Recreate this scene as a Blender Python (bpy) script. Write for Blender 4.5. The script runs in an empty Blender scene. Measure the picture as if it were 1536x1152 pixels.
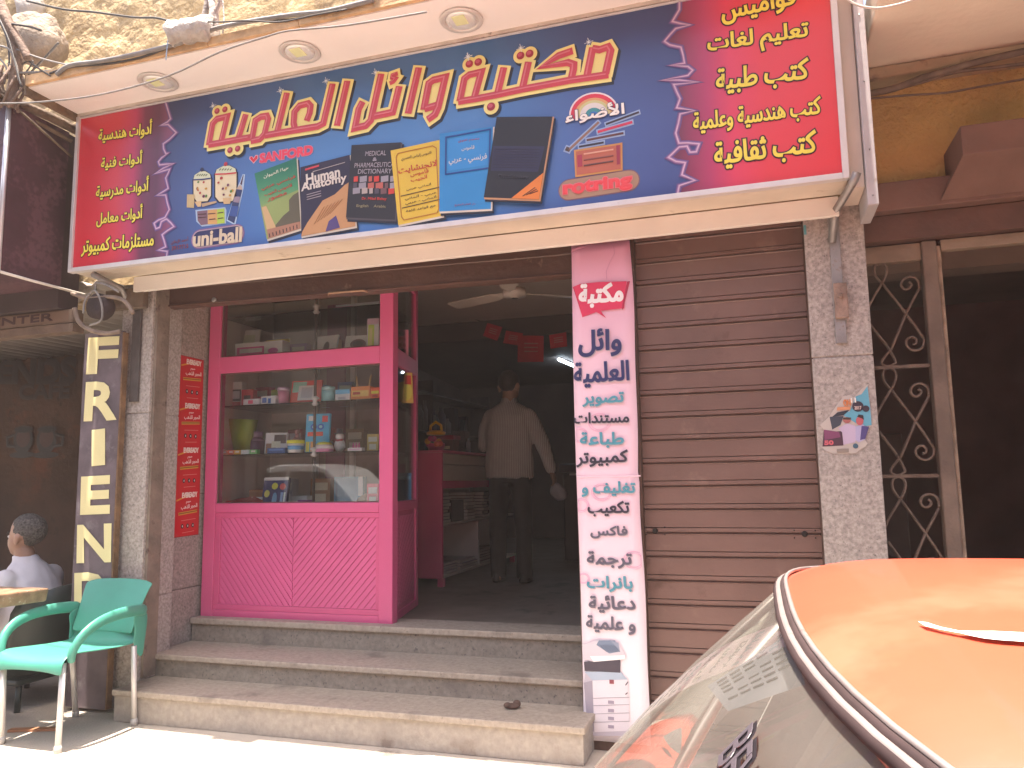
import bpy, bmesh, math, random
from mathutils import Vector, Matrix, geometry, noise
random.seed(7)
SC = bpy.context.scene
COL = bpy.context.collection
R_ = math.radians
# ------------------------------------------------------------------ camera
CAM = Vector((0.0, 0.0, 1.25))
FPX = 1163.5
_M = ((0.9533, 0.0158, 0.3017), (-0.0524, 0.9921, 0.1137), (-0.2975, -0.1242, 0.9466))
AX = Vector((_M[0][0], _M[1][0], _M[2][0])).normalized()          # world x seen in camera axes
AD = Vector((_M[0][1], _M[1][1], _M[2][1])); AD = (AD - AX * AX.dot(AD)).normalized()
AY = AX.cross(AD).normalized()
ROT = Matrix((AX, AY, -AD))                                       # camera axes (right, down, forward) to world
cd = bpy.data.cameras.new('camera')
cam = bpy.data.objects.new('camera', cd)
COL.objects.link(cam)
cd.sensor_width = 36.0
cd.lens = 36.0 * FPX / 1536.0
cd.clip_start = 0.05
cd.clip_end = 500
rgt, upv, bck = ROT @ Vector((1, 0, 0)), ROT @ Vector((0, -1, 0)), ROT @ Vector((0, 0, -1))
cam.matrix_world = Matrix(((rgt.x, upv.x, bck.x, CAM.x), (rgt.y, upv.y, bck.y, CAM.y), (rgt.z, upv.z, bck.z, CAM.z), (0, 0, 0, 1)))
SC.camera = cam
# ------------------------------------------------------------------ light and exposure
SUN_EL, SUN_DX = 83.0, 0.02
W = bpy.data.worlds.new('World')
SC.world = W
W.use_nodes = True
wn = W.node_tree
sky = wn.nodes.new('ShaderNodeTexSky')
sky.sky_type = 'NISHITA'
sky.sun_disc = False
sky.sun_elevation = R_(SUN_EL)
sky.sun_rotation = R_(180)
sky.dust_density = 4.0
sky.air_density = 1.0
sky.ozone_density = 0.6
wn.links.new(sky.outputs[0], wn.nodes['Background'].inputs[0])
wn.nodes['Background'].inputs[1].default_value = 0.13
sl = bpy.data.lights.new('sun', 'SUN')
sl.energy = 4.6
sl.angle = R_(0.5)
sl.color = (1.0, 0.94, 0.86)
so = bpy.data.objects.new('sun', sl)
COL.objects.link(so)
_d = Vector((SUN_DX, math.cos(R_(SUN_EL)), -math.sin(R_(SUN_EL))))
so.rotation_euler = _d.to_track_quat('-Z', 'Y').to_euler()
so.location = (0, -4, 12)
SC.view_settings.view_transform = 'Standard'
SC.view_settings.look = 'None'
SC.view_settings.gamma = 1.0
SC.view_settings.exposure = 2.0
SC.view_settings.use_white_balance = True
SC.view_settings.white_balance_temperature = 6850
SC.view_settings.white_balance_tint = 13
# ------------------------------------------------------------------ pixel to place
def ray(px, py): return ROT @ Vector(((px - 768) / FPX, (py - 576) / FPX, 1.0))
def at(px, py, y):
    d = ray(px, py); return CAM + d * ((y - CAM.y) / d.y)
def atz(px, py, z):
    d = ray(px, py); return CAM + d * ((z - CAM.z) / d.z)
def atx(px, py, x):
    d = ray(px, py); return CAM + d * ((x - CAM.x) / d.x)
# ------------------------------------------------------------------ materials
def lin(h):
    h = h.lstrip('#')
    o = []
    for i in (0, 2, 4):
        c = int(h[i:i + 2], 16) / 255
        o.append(c / 12.92 if c < .04045 else ((c + .055) / 1.055) ** 2.4)
    return tuple(o)
def mat(name, col, rough=.6, var=.1, scale=6, bump=0, bscale=80, metal=0, coat=0, spots=None, spec=.5, detail=4):
    """procedural surface: base colour with soft noise, optional bump and optional sparse spots (colour, amount, scale)"""
    m = bpy.data.materials.new(name)
    m.use_nodes = True
    t = m.node_tree
    b = t.nodes['Principled BSDF']
    if isinstance(col, str): col = lin(col)
    b.inputs['Roughness'].default_value = rough
    b.inputs['Metallic'].default_value = metal
    b.inputs['Coat Weight'].default_value = coat
    b.inputs['Specular IOR Level'].default_value = spec
    tc = t.nodes.new('ShaderNodeTexCoord')
    n = t.nodes.new('ShaderNodeTexNoise')
    n.inputs['Scale'].default_value = scale
    n.inputs['Detail'].default_value = detail
    t.links.new(tc.outputs['Object'], n.inputs['Vector'])
    cr = t.nodes.new('ShaderNodeValToRGB')
    cr.color_ramp.elements[0].position = .3
    cr.color_ramp.elements[1].position = .7
    cr.color_ramp.elements[0].color = (*[max(0, c * (1 - var)) for c in col], 1)
    cr.color_ramp.elements[1].color = (*[min(1, c * (1 + var)) for c in col], 1)
    t.links.new(n.outputs['Fac'], cr.inputs[0])
    out = cr.outputs[0]
    for sp in (spots or []):
        sc, amt, sscale = sp
        if isinstance(sc, str): sc = lin(sc)
        n2 = t.nodes.new('ShaderNodeTexNoise')
        n2.inputs['Scale'].default_value = sscale
        n2.inputs['Detail'].default_value = 6
        n2.inputs['Roughness'].default_value = .65
        t.links.new(tc.outputs['Object'], n2.inputs['Vector'])
        r2 = t.nodes.new('ShaderNodeValToRGB')
        r2.color_ramp.elements[0].position = amt
        r2.color_ramp.elements[1].position = min(1, amt + .1)
        t.links.new(n2.outputs['Fac'], r2.inputs[0])
        mx = t.nodes.new('ShaderNodeMixRGB')
        mx.inputs[2].default_value = (*sc, 1)
        t.links.new(r2.outputs[0], mx.inputs[0])
        t.links.new(out, mx.inputs[1])
        out = mx.outputs[0]
    t.links.new(out, b.inputs['Base Color'])
    if bump:
        n3 = t.nodes.new('ShaderNodeTexNoise')
        n3.inputs['Scale'].default_value = bscale
        n3.inputs['Detail'].default_value = 5
        t.links.new(tc.outputs['Object'], n3.inputs['Vector'])
        bp = t.nodes.new('ShaderNodeBump')
        bp.inputs['Strength'].default_value = bump
        bp.inputs['Distance'].default_value = .02
        t.links.new(n3.outputs['Fac'], bp.inputs['Height'])
        t.links.new(bp.outputs[0], b.inputs['Normal'])
    return m
def glass_mat(name, tint=(1, 1, 1), refl=1.0, dust=0.03):
    m = bpy.data.materials.new(name); m.use_nodes = True
    t = m.node_tree; t.nodes.remove(t.nodes['Principled BSDF'])
    o = t.nodes['Material Output']
    tr = t.nodes.new('ShaderNodeBsdfTransparent'); tr.inputs[0].default_value = (*tint, 1)
    gl = t.nodes.new('ShaderNodeBsdfGlossy'); gl.inputs['Roughness'].default_value = .015
    fr = t.nodes.new('ShaderNodeFresnel'); fr.inputs[0].default_value = 1.5
    mu = t.nodes.new('ShaderNodeMath'); mu.operation = 'MULTIPLY'; mu.inputs[1].default_value = refl
    t.links.new(fr.outputs[0], mu.inputs[0])
    mx = t.nodes.new('ShaderNodeMixShader')
    t.links.new(mu.outputs[0], mx.inputs[0]); t.links.new(tr.outputs[0], mx.inputs[1]); t.links.new(gl.outputs[0], mx.inputs[2])
    df = t.nodes.new('ShaderNodeBsdfDiffuse'); df.inputs[0].default_value = (.7, .65, .58, 1)
    nz = t.nodes.new('ShaderNodeTexNoise'); nz.inputs['Scale'].default_value = 5
    tc = t.nodes.new('ShaderNodeTexCoord'); t.links.new(tc.outputs['Object'], nz.inputs['Vector'])
    m2 = t.nodes.new('ShaderNodeMath'); m2.operation = 'MULTIPLY'; m2.inputs[1].default_value = dust * 2
    t.links.new(nz.outputs['Fac'], m2.inputs[0])
    mx2 = t.nodes.new('ShaderNodeMixShader')
    t.links.new(m2.outputs[0], mx2.inputs[0]); t.links.new(mx.outputs[0], mx2.inputs[1]); t.links.new(df.outputs[0], mx2.inputs[2])
    t.links.new(mx2.outputs[0], o.inputs['Surface'])
    return m
def emit_mat(name, col, s):
    m = bpy.data.materials.new(name); m.use_nodes = True
    b = m.node_tree.nodes['Principled BSDF']
    b.inputs['Base Color'].default_value = (*col, 1)
    b.inputs['Emission Color'].default_value = (*col, 1); b.inputs['Emission Strength'].default_value = s
    return m
def gradient_mat(name, stops, axis='X', lo=0., hi=1., rough=.35, stops2=None, lo2=0, hi2=1):
    """print whose ink runs through the stops along one axis (object coordinates); stops2 multiplies along z"""
    m = bpy.data.materials.new(name); m.use_nodes = True
    t = m.node_tree; b = t.nodes['Principled BSDF']; b.inputs['Roughness'].default_value = rough
    tc = t.nodes.new('ShaderNodeTexCoord'); sp = t.nodes.new('ShaderNodeSeparateXYZ')
    t.links.new(tc.outputs['Object'], sp.inputs[0])
    def ramp(ax, lo, hi, stops):
        mr = t.nodes.new('ShaderNodeMapRange'); mr.inputs[1].default_value = lo; mr.inputs[2].default_value = hi
        t.links.new(sp.outputs[ax], mr.inputs[0])
        cr = t.nodes.new('ShaderNodeValToRGB')
        e = cr.color_ramp.elements
        while len(e) < len(stops): e.new(.5)
        for k, (p, c) in enumerate(stops):
            e[k].position = p; e[k].color = (*(lin(c) if isinstance(c, str) else c), 1)
        t.links.new(mr.outputs[0], cr.inputs[0])
        return cr.outputs[0]
    out = ramp(axis, lo, hi, stops)
    if stops2:
        o2 = ramp('Z', lo2, hi2, stops2)
        mx = t.nodes.new('ShaderNodeMixRGB'); mx.blend_type = 'MULTIPLY'; mx.inputs[0].default_value = 1
        t.links.new(out, mx.inputs[1]); t.links.new(o2, mx.inputs[2]); out = mx.outputs[0]
    t.links.new(out, b.inputs['Base Color'])
    return m
_ink = {}
GAIN = 1.0
def ink(h, rough=.45):
    k = (h, rough, GAIN)
    if k not in _ink: _ink[k] = mat('ink_' + h.lstrip('#'), tuple(min(.82, c * GAIN) for c in lin(h)), rough, .05, 5)
    return _ink[k]
# ------------------------------------------------------------------ added haze: sunlit street dust that also imitates lens glare
hz = bpy.data.meshes.new('haze')
_x0, _x1, _y0, _y1, _z0, _z1 = -45, 45, -15, 62, -1.9, 8.0
hz.from_pydata([(_x0, _y0, _z0), (_x1, _y0, _z0), (_x1, _y1, _z0), (_x0, _y1, _z0), (_x0, _y0, _z1), (_x1, _y0, _z1), (_x1, _y1, _z1), (_x0, _y1, _z1)], [], [(3, 2, 1, 0), (4, 5, 6, 7), (0, 1, 5, 4), (1, 2, 6, 5), (2, 3, 7, 6), (3, 0, 4, 7)])
hzo = bpy.data.objects.new('haze', hz)
COL.objects.link(hzo)
hzo['kind'] = 'stuff'
hm = bpy.data.materials.new('veiling_haze'); hm.use_nodes = True
hm.node_tree.nodes.remove(hm.node_tree.nodes['Principled BSDF'])
pv = hm.node_tree.nodes.new('ShaderNodeVolumePrincipled')
pv.inputs['Color'].default_value = (.95, .82, .76, 1)
pv.inputs['Density'].default_value = .0031
hm.node_tree.links.new(pv.outputs[0], hm.node_tree.nodes['Material Output'].inputs['Volume'])
hz.materials.append(hm)
# ------------------------------------------------------------------ objects
def tag(o, label=None, cat=None, group=None, kind=None):
    if label: o['label'] = label
    if cat: o['category'] = cat
    if group: o['group'] = group
    if kind: o['kind'] = kind
    return o
def thing(name, label, cat, loc=(0, 0, 0), group=None):
    o = bpy.data.objects.new(name, None)
    o.empty_display_size = .1
    COL.objects.link(o)
    o.location = loc
    return tag(o, label, cat, group)
def wloc(o):
    v = Vector((0, 0, 0))
    while o is not None:
        if o.type == 'EMPTY': v = v + o.location
        o = o.parent
    return v
class MB:
    def __init__(s): s.V = []; s.F = []; s.I = []; s.S = []
    def add(s, V, F, mi=0, smooth=False):
        b = len(s.V); s.V += [tuple(v) for v in V]
        for f in F:
            s.F.append(tuple(i + b for i in f)); s.I.append(mi); s.S.append(smooth)
        return s
    def box(s, x0, x1, y0, y1, z0, z1, mi=0):
        return s.hexa([(x0, y0, z0), (x1, y0, z0), (x1, y1, z0), (x0, y1, z0), (x0, y0, z1), (x1, y0, z1), (x1, y1, z1), (x0, y1, z1)], mi)
    def hexa(s, p, mi=0):
        return s.add(p, [(3, 2, 1, 0), (4, 5, 6, 7), (0, 1, 5, 4), (1, 2, 6, 5), (2, 3, 7, 6), (3, 0, 4, 7)], mi)
    def obox(s, c, rz, hx, hy, hz, mi=0, tilt=0):
        M = Matrix.Rotation(rz, 4, 'Z') @ Matrix.Rotation(tilt, 4, 'X')
        c = Vector(c)
        P = [c + M @ Vector((sx * hx, sy * hy, sz * hz)) for sz in (-1, 1) for sx, sy in ((-1, -1), (1, -1), (1, 1), (-1, 1))]
        return s.hexa(P, mi)
    def prism(s, pts, y0, y1, mi=0):
        """pts: (x, z) outline, extruded from y0 to y1"""
        n = len(pts)
        A = [Vector((p[0], p[1], 0)) for p in pts]
        tri = geometry.tessellate_polygon([A])
        V = [(p[0], y0, p[1]) for p in pts] + [(p[0], y1, p[1]) for p in pts]
        F = [tuple(t) for t in tri] + [tuple(i + n for i in reversed(t)) for t in tri]
        F += [(i, (i + 1) % n, n + (i + 1) % n, n + i) for i in range(n)]
        return s.add(V, F, mi)
    def poly(s, P, mi=0):
        A = [Vector(p) for p in P]
        tri = geometry.tessellate_polygon([A])
        return s.add(P, [tuple(t) for t in tri], mi)
    def tube(s, P, r, n=8, mi=0, closed=False, cap=True):
        P = [Vector(p) for p in P]
        rr = r if isinstance(r, (list, tuple)) else [r] * len(P)
        rings = []
        u = None
        m = len(P)
        for i in range(m):
            a = P[(i - 1) % m] if (closed or i > 0) else P[i]
            b = P[(i + 1) % m] if (closed or i < m - 1) else P[i]
            t = (b - a)
            if t.length < 1e-9: t = Vector((0, 0, 1))
            t.normalize()
            if u is None:
                u = t.cross(Vector((0, 0, 1)) if abs(t.z) < .9 else Vector((1, 0, 0))).normalized()
            else:
                u = u - t * u.dot(t)
                u = u.normalized() if u.length > 1e-6 else t.orthogonal().normalized()
            v = t.cross(u)
            rings.append([P[i] + (u * math.cos(2 * math.pi * k / n) + v * math.sin(2 * math.pi * k / n)) * rr[i] for k in range(n)])
        return s.loft(rings, mi, closed, cap)
    def loft(s, rings, mi=0, closed=False, cap=True, smooth=True):
        n = len(rings[0]); m = len(rings)
        V = [p for r in rings for p in r]
        F = []
        for i in range(m if closed else m - 1):
            j = (i + 1) % m
            for k in range(n):
                F.append((i * n + k, i * n + (k + 1) % n, j * n + (k + 1) % n, j * n + k))
        if cap and not closed:
            F.append(tuple(range(n - 1, -1, -1))); F.append(tuple((m - 1) * n + k for k in range(n)))
        return s.add(V, F, mi, smooth)
    def lathe(s, c, prof, n=20, mi=0, axis=None):
        c = Vector(c)
        Q = Vector((0, 0, 1)).rotation_difference(Vector(axis)).to_matrix() if axis else Matrix.Identity(3)
        rings = [[c + Q @ Vector((r * math.cos(2 * math.pi * k / n), r * math.sin(2 * math.pi * k / n), z)) for k in range(n)] for r, z in prof]
        return s.loft(rings, mi)
    def ellip(s, c, rx, ry, rz, mi=0, n=14, m=10, M=None):
        rings = []
        c = Vector(c)
        for i in range(m + 1):
            th = -math.pi / 2 + math.pi * i / m
            cr = max(math.cos(th), .02)
            ring = []
            for k in range(n):
                a = 2 * math.pi * k / n
                v = Vector((rx * cr * math.cos(a), ry * cr * math.sin(a), rz * math.sin(th)))
                if M: v = M @ v
                ring.append(c + v)
            rings.append(ring)
        return s.loft(rings, mi)
    def build(s, name, mats, parent=None, label=None, bevel=0, seg=2, sub=0):
        me = bpy.data.meshes.new(name)
        me.from_pydata(s.V, [], s.F)
        mats = mats if isinstance(mats, (list, tuple)) else [mats]
        for m in mats: me.materials.append(m)
        me.polygons.foreach_set('material_index', s.I)
        me.polygons.foreach_set('use_smooth', s.S)
        bm = bmesh.new(); bm.from_mesh(me)
        bmesh.ops.recalc_face_normals(bm, faces=bm.faces)
        bm.to_mesh(me); bm.free()
        o = bpy.data.objects.new(name, me)
        COL.objects.link(o)
        if parent is not None:
            o.parent = parent
            if parent.type == 'EMPTY': o.matrix_parent_inverse = Matrix.Translation(-wloc(parent))
        if label: o['label'] = label
        if bevel:
            bv = o.modifiers.new('bevel', 'BEVEL'); bv.width = bevel; bv.segments = seg; bv.limit_method = 'ANGLE'
            bv.harden_normals = False
        if sub:
            sb = o.modifiers.new('sub', 'SUBSURF'); sb.levels = sub; sb.render_levels = sub
        return o
def fuse(o, voxel=.012, smooth=6):
    """melt the closed pieces of a mesh into one continuous surface"""
    rm = o.modifiers.new('remesh', 'REMESH'); rm.mode = 'VOXEL'; rm.voxel_size = voxel
    sm = o.modifiers.new('smooth', 'SMOOTH'); sm.factor = .5; sm.iterations = smooth
    dg = bpy.context.evaluated_depsgraph_get()
    me = bpy.data.meshes.new_from_object(o.evaluated_get(dg))
    o.modifiers.clear(); o.data = me
    me.polygons.foreach_set('use_smooth', [True] * len(me.polygons))
    return o
def copy_tree(o, parent=None):
    c = o.copy(); COL.objects.link(c)
    if parent is not None: c.parent = parent
    for ch in list(o.children): copy_tree(ch, c)
    return c
# ------------------------------------------------------------------ lettering
ARA = {'ء': (0xFE80, 1), 'آ': (0xFE81, 2), 'أ': (0xFE83, 2), 'ؤ': (0xFE85, 2), 'إ': (0xFE87, 2), 'ئ': (0xFE89, 4), 'ا': (0xFE8D, 2), 'ب': (0xFE8F, 4), 'ة': (0xFE93, 2)}
_b = 0xFE95
for _c in 'تثجحخ': ARA[_c] = (_b, 4); _b += 4
for _c in 'دذرز': ARA[_c] = (_b, 2); _b += 2
for _c in 'سشصضطظعغفقكلمنه': ARA[_c] = (_b, 4); _b += 4
ARA['و'] = (_b, 2); _b += 2
ARA['ى'] = (_b, 2); _b += 2
ARA['ي'] = (_b, 4)
def shape(s):
    """join Arabic letters (presentation forms, laid out left to right)"""
    if not any(c in ARA for c in s): return s
    out = []
    for w in s.split(' '):
        g = []; prev = False; k = 0
        while k < len(w):
            c = w[k]
            if c not in ARA: g.append(c); prev = False; k += 1; continue
            b, n = ARA[c]
            if c == 'ل' and k + 1 < len(w) and w[k + 1] in 'اأإآ':
                g.append(chr({'آ': 0xFEF5, 'أ': 0xFEF7, 'إ': 0xFEF9, 'ا': 0xFEFB}[w[k + 1]] + (1 if prev else 0)))
                prev = False; k += 2; continue
            jn = n == 4 and k + 1 < len(w) and w[k + 1] in ARA and w[k + 1] != 'ء'
            f = 0 if n == 1 else (3 if prev and jn else 1 if prev else 2 if jn else 0)
            g.append(chr(b + f)); prev = jn; k += 1
        out.append(''.join(reversed(g)))
    return ' '.join(reversed(out))
_GC = {}
def _raw(body):
    fc = bpy.data.curves.new('type', 'FONT'); fc.body = body; fc.resolution_u = 3
    o = bpy.data.objects.new('type', fc); COL.objects.link(o)
    me = bpy.data.meshes.new_from_object(o.evaluated_get(bpy.context.evaluated_depsgraph_get()))
    V = [(v.co.x, v.co.y) for v in me.vertices]; F = [tuple(p.vertices) for p in me.polygons]
    bpy.data.objects.remove(o); bpy.data.meshes.remove(me); bpy.data.curves.remove(fc)
    return V, F
def glyph(c):
    if c not in _GC:
        mx = lambda b: max(v[0] for v in _raw(b)[0])
        V, F = _raw(c) if c != ' ' else ([], [])
        _GC[c] = (V, F, mx('.' + c + '.') - mx('..'))
    return _GC[c]
class Print(MB):
    """flat print on a plane: pixel or (u, v) outlines, ribbons and lettering in stacked sheets, one material per ink"""
    STEP = .0012
    def __init__(s, y=None, x=None, fr=None):
        super().__init__()
        s.mats = []; s.y = y; s.x = x; s.fr = fr
    def uv(s, p):
        if s.fr: return p
        if s.y is not None: v = at(p[0], p[1], s.y); return (v.x, v.z)
        v = atx(p[0], p[1], s.x); return (v.y, v.z)
    def to3(s, u, v, l):
        l = l * s.STEP
        if s.fr:
            o, ex, ez, n = s.fr
            return o + ex * u + ez * v + n * l
        if s.y is not None: return Vector((u, s.y - l, v))
        return Vector((s.x + l, u, v))
    def mi(s, m):
        if isinstance(m, str): m = ink(m)
        if m not in s.mats: s.mats.append(m)
        return s.mats.index(m)
    def fill(s, pts, m, l=1, raw=False):
        Q = [p if raw else s.uv(p) for p in pts]
        return s.poly([s.to3(u, v, l) for u, v in Q], s.mi(m))
    def rect(s, p0, p1, m, l=1):
        a, b = s.uv(p0), s.uv(p1)
        return s.fill([(a[0], a[1]), (b[0], a[1]), (b[0], b[1]), (a[0], b[1])], m, l, True)
    def ell(s, c, rx, ry, m, l=1, n=20, raw=False):
        """rx, ry in metres"""
        u, v = c if raw else s.uv(c)
        return s.fill([(u + rx * math.cos(2 * math.pi * k / n), v + ry * math.sin(2 * math.pi * k / n)) for k in range(n)], m, l, True)
    def line(s, pts, w, m, l=1, ridge=.6, ext=0., closed=False, raw=False):
        """ribbon of width w metres, its middle raised by a fraction of a sheet"""
        Q = [Vector(p if raw else s.uv(p)) for p in pts]
        n = len(Q)
        if ext:
            d = (Q[0] - Q[1]).normalized(); Q[0] = Q[0] + d * ext
            d = (Q[-1] - Q[-2]).normalized(); Q[-1] = Q[-1] + d * ext
        V = []
        for i in range(n):
            a = Q[(i - 1) % n] if (closed or i) else None
            b = Q[(i + 1) % n] if (closed or i < n - 1) else None
            d1 = (Q[i] - a).normalized() if a is not None else None
            d2 = (b - Q[i]).normalized() if b is not None else None
            if d1 is None: d1 = d2
            if d2 is None: d2 = d1
            n1 = Vector((-d1.y, d1.x)); n2 = Vector((-d2.y, d2.x))
            nn = n1 + n2
            nn = nn.normalized() if nn.length > 1e-6 else n1
            k = 1 / max(.55, nn.dot(n1))
            q = nn * (w / 2 * k)
            V += [s.to3(Q[i].x + q.x, Q[i].y + q.y, l), s.to3(Q[i].x, Q[i].y, l + ridge), s.to3(Q[i].x - q.x, Q[i].y - q.y, l)]
        F = []
        for i in range(n if closed else n - 1):
            j = (i + 1) % n
            F += [(3 * i, 3 * j, 3 * j + 1, 3 * i + 1), (3 * i + 1, 3 * j + 1, 3 * j + 2, 3 * i + 2)]
        return s.add(V, F, s.mi(m))
    def text(s, body, L, R, h, m, l=2, bold=.02, shear=0., raw=False, edge=None):
        """lettering whose ink box runs from L to R (middle of its left and right side); h = ink height in pixels of the photo, or metres when raw"""
        g = shape(body)
        a, b = (Vector(L), Vector(R)) if raw else (Vector(s.uv(L)), Vector(s.uv(R)))
        if not raw:
            mx, my = (L[0] + R[0]) / 2, (L[1] + R[1]) / 2
            h = abs(s.uv((mx, my - h / 2))[1] - s.uv((mx, my + h / 2))[1])
        ox = 0; items = []
        xs = []; ys = []
        for c in g:
            gv, gf, ad = glyph(c)
            items.append((gv, gf, ox))
            xs += [p[0] + ox for p in gv]; ys += [p[1] for p in gv]
            ox += ad
        x0, x1, y0, y1 = min(xs), max(xs), min(ys), max(ys)
        dirv = b - a; wid = dirv.length; dirv.normalize()
        up = Vector((-dirv.y, dirv.x))
        kx, ky = wid / (x1 - x0), h / (y1 - y0)
        def place(px, py, lay):
            X = (px - x0) * kx; Y = (py - (y0 + y1) / 2) * ky
            q = a + dirv * (X + Y * shear) + up * Y
            return s.to3(q.x, q.y, lay)
        for width, mm, ll in ([(edge[1], edge[0], l)] if edge else []) + [(bold, m, l + (1.2 if edge else 0))]:
            mi = s.mi(mm)
            bx, by = width * math.sqrt(kx * ky) / kx, width * math.sqrt(kx * ky) / ky
            for k, (gv, gf, gx) in enumerate(items):
                if not gv: continue
                zz = ll + (k % 3) * .12
                V = [place(px + gx, py, zz + .5) for px, py in gv]
                F = list(gf)
                ec = set()
                for f in gf:
                    for q, r in zip(f, f[1:] + f[:1]): ec.add((q, r))
                bd = [e for e in ec if (e[1], e[0]) not in ec]
                nr = {}
                for q, r in bd:
                    dx, dy = gv[r][0] - gv[q][0], gv[r][1] - gv[q][1]
                    ln = math.hypot(dx, dy) or 1
                    for w in (q, r): nr.setdefault(w, []).append((dy / ln, -dx / ln))
                sk = {}
                for q, ns in nr.items():
                    nx, ny = sum(t[0] for t in ns), sum(t[1] for t in ns)
                    ln = math.hypot(nx, ny) or 1
                    nx /= ln; ny /= ln
                    co = max(.6, nx * ns[0][0] + ny * ns[0][1])
                    sk[q] = len(V)
                    V.append(place(gv[q][0] + gx + nx * bx / co, gv[q][1] + ny * by / co, zz))
                F += [(r, q, sk[q], sk[r]) for q, r in bd]
                s.add(V, F, mi)
        return s
    def done(s, name, parent=None, label=None):
        return s.build(name, s.mats, parent, label)
# ================================================================== SETTING
M_pave = mat('pavement_concrete', (.42, .37, .31), .85, .12, 3, .3, 90, spots=[((.22, .19, .16), .6, 2.5), ((.5, .46, .4), .62, 9)])
M_road = mat('asphalt', (.11, .10, .09), .9, .25, 4, .4, 120)
M_kerb = mat('kerb_stone', (.38, .35, .31), .85, .15, 5, .3, 60)
M_granite = mat('speckled_granite', (.34, .30, .27), .55, .32, 70, .05, 200, spots=[((.10, .09, .085), .60, 95), ((.48, .43, .39), .62, 60)], detail=6)
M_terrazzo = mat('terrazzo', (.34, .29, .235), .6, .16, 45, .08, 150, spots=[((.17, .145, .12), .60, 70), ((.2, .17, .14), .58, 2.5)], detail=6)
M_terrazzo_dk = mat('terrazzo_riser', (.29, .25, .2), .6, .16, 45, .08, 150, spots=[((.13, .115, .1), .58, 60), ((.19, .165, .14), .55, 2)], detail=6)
M_stone = mat('tan_stone_wall', (.40, .29, .155), .9, .3, 2.5, 1.0, 26, spots=[((.50, .40, .26), .57, 14), ((.21, .14, .08), .60, 3)])
M_plaster = mat('white_plaster', (.66, .61, .54), .85, .12, 4, .3, 40, spots=[((.4, .35, .28), .64, 6)])
M_cream = mat('cream_board', (.76, .71, .64), .55, .06, 2, .05, 40, spots=[((.38, .31, .22), .70, 7)])
M_soffit = mat('soffit_board', (.82, .77, .73), .6, .05, 1.5, .04, 30, spots=[((.42, .36, .3), .72, 11)])
M_wood_raw = mat('raw_wood', (.52, .33, .17), .8, .3, 12, .4, 50)
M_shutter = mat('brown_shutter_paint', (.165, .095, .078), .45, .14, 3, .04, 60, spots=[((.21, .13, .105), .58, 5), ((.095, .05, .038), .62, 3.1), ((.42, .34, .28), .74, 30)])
M_shutter_dk = mat('brown_rail', (.085, .045, .032), .5, .25, 6, .2, 40, spots=[((.22, .14, .09), .62, 14)])
M_steel = mat('galvanised_steel', (.30, .28, .27), .5, .15, 12, .1, 60, metal=.6, spots=[((.22, .10, .05), .60, 12)])
M_alu = mat('aluminium_trim', (.56, .56, .58), .38, .06, 6, metal=.55)
M_dark = mat('dark_void', (.016, .010, .008), .9, .3, 3)
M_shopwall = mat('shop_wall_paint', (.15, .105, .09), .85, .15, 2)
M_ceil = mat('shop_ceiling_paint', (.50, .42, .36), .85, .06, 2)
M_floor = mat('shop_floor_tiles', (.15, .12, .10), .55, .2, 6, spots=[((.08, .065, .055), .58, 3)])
M_cable = mat('black_cable', (.05, .045, .04), .6, .2, 20)
M_cable_gr = mat('grey_cable', (.20, .185, .17), .6, .2, 20)

g = MB().box(-40, 40, 2.05, 60, -.6, -.0)
pave = tag(g.build('pavement', M_pave), kind='structure')
g = MB().box(-40, 40, -10, 1.9, -.8, -.25)
tag(g.build('road', M_road), kind='structure')
g = MB()
for k in range(40): g.box(-40 + 2 * k + .006, -38 + 2 * k - .006, 1.9, 2.048, -.5, -.004 + .003 * (k % 2))
tag(g.build('kerb', M_kerb, bevel=.015), kind='structure')

# ------------------------------------------------------------------ the bookshop's own building
FL = .43          # shop floor
bld = thing('bookshop_building', 'tan stone building front with granite pillars that houses the open stationery shop', 'building', (-1.6, 4.0, 0))
b = MB()                                       # rough stone masonry above the canopy, a relief of uneven courses
nx_, nz_ = 150, 80
def stone_y(x, z):
    c = int(math.floor((z - 3.6) / .34)); ox = (c % 2) * .3
    fx = ((x + ox) / .62) % 1; fz = ((z - 3.6) / .34) % 1
    jo = min(fx, 1 - fx) * .62; jz = min(fz, 1 - fz) * .34
    j = min(1, min(jo, jz) / .03)
    return 3.86 - .004 * j - .022 * noise.noise((x * 2.1, z * 2.6, 1)) - .016 * noise.noise((x * 8, z * 8, 4)) - .012 * noise.noise((x * 25, z * 25, 2))
V = []
for i in range(nz_ + 1):
    for k in range(nx_ + 1):
        x = -5.2 + 5.75 * k / nx_; z = 3.5 + 2.6 * i / nz_
        V.append((x, stone_y(x, z), z))
F = [(i * (nx_ + 1) + k, i * (nx_ + 1) + k + 1, (i + 1) * (nx_ + 1) + k + 1, (i + 1) * (nx_ + 1) + k) for i in range(nz_) for k in range(nx_)]
b.add(V, F, 0, True)
b.box(-5.2, .55, 3.93, 4.12, 2.46, 6.1)
b.build('stone_wall', M_stone, bld)
b = MB().box(-3.62, .55, 3.46, 3.86, 3.56, 3.79)
b.build('plaster_ledge', M_plaster, bld, bevel=.02)
def pillar(x0, x1, y0, joints, name, label):
    m = MB(); zs = [0] + joints + [2.47]
    for a, c in zip(zs, zs[1:]): m.box(x0, x1, y0, 3.93, a + .003, c - .003)
    m.box(x0 + .006, x1 - .006, y0 + .006, 3.925, 0.001, 2.468)
    return m.build(name, M_granite, bld, label, bevel=.004)
pillar(-3.615, -3.39, 3.68, [.62, 1.68], 'pillar', 'left granite pillar beside the vertical cafe sign')
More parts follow.
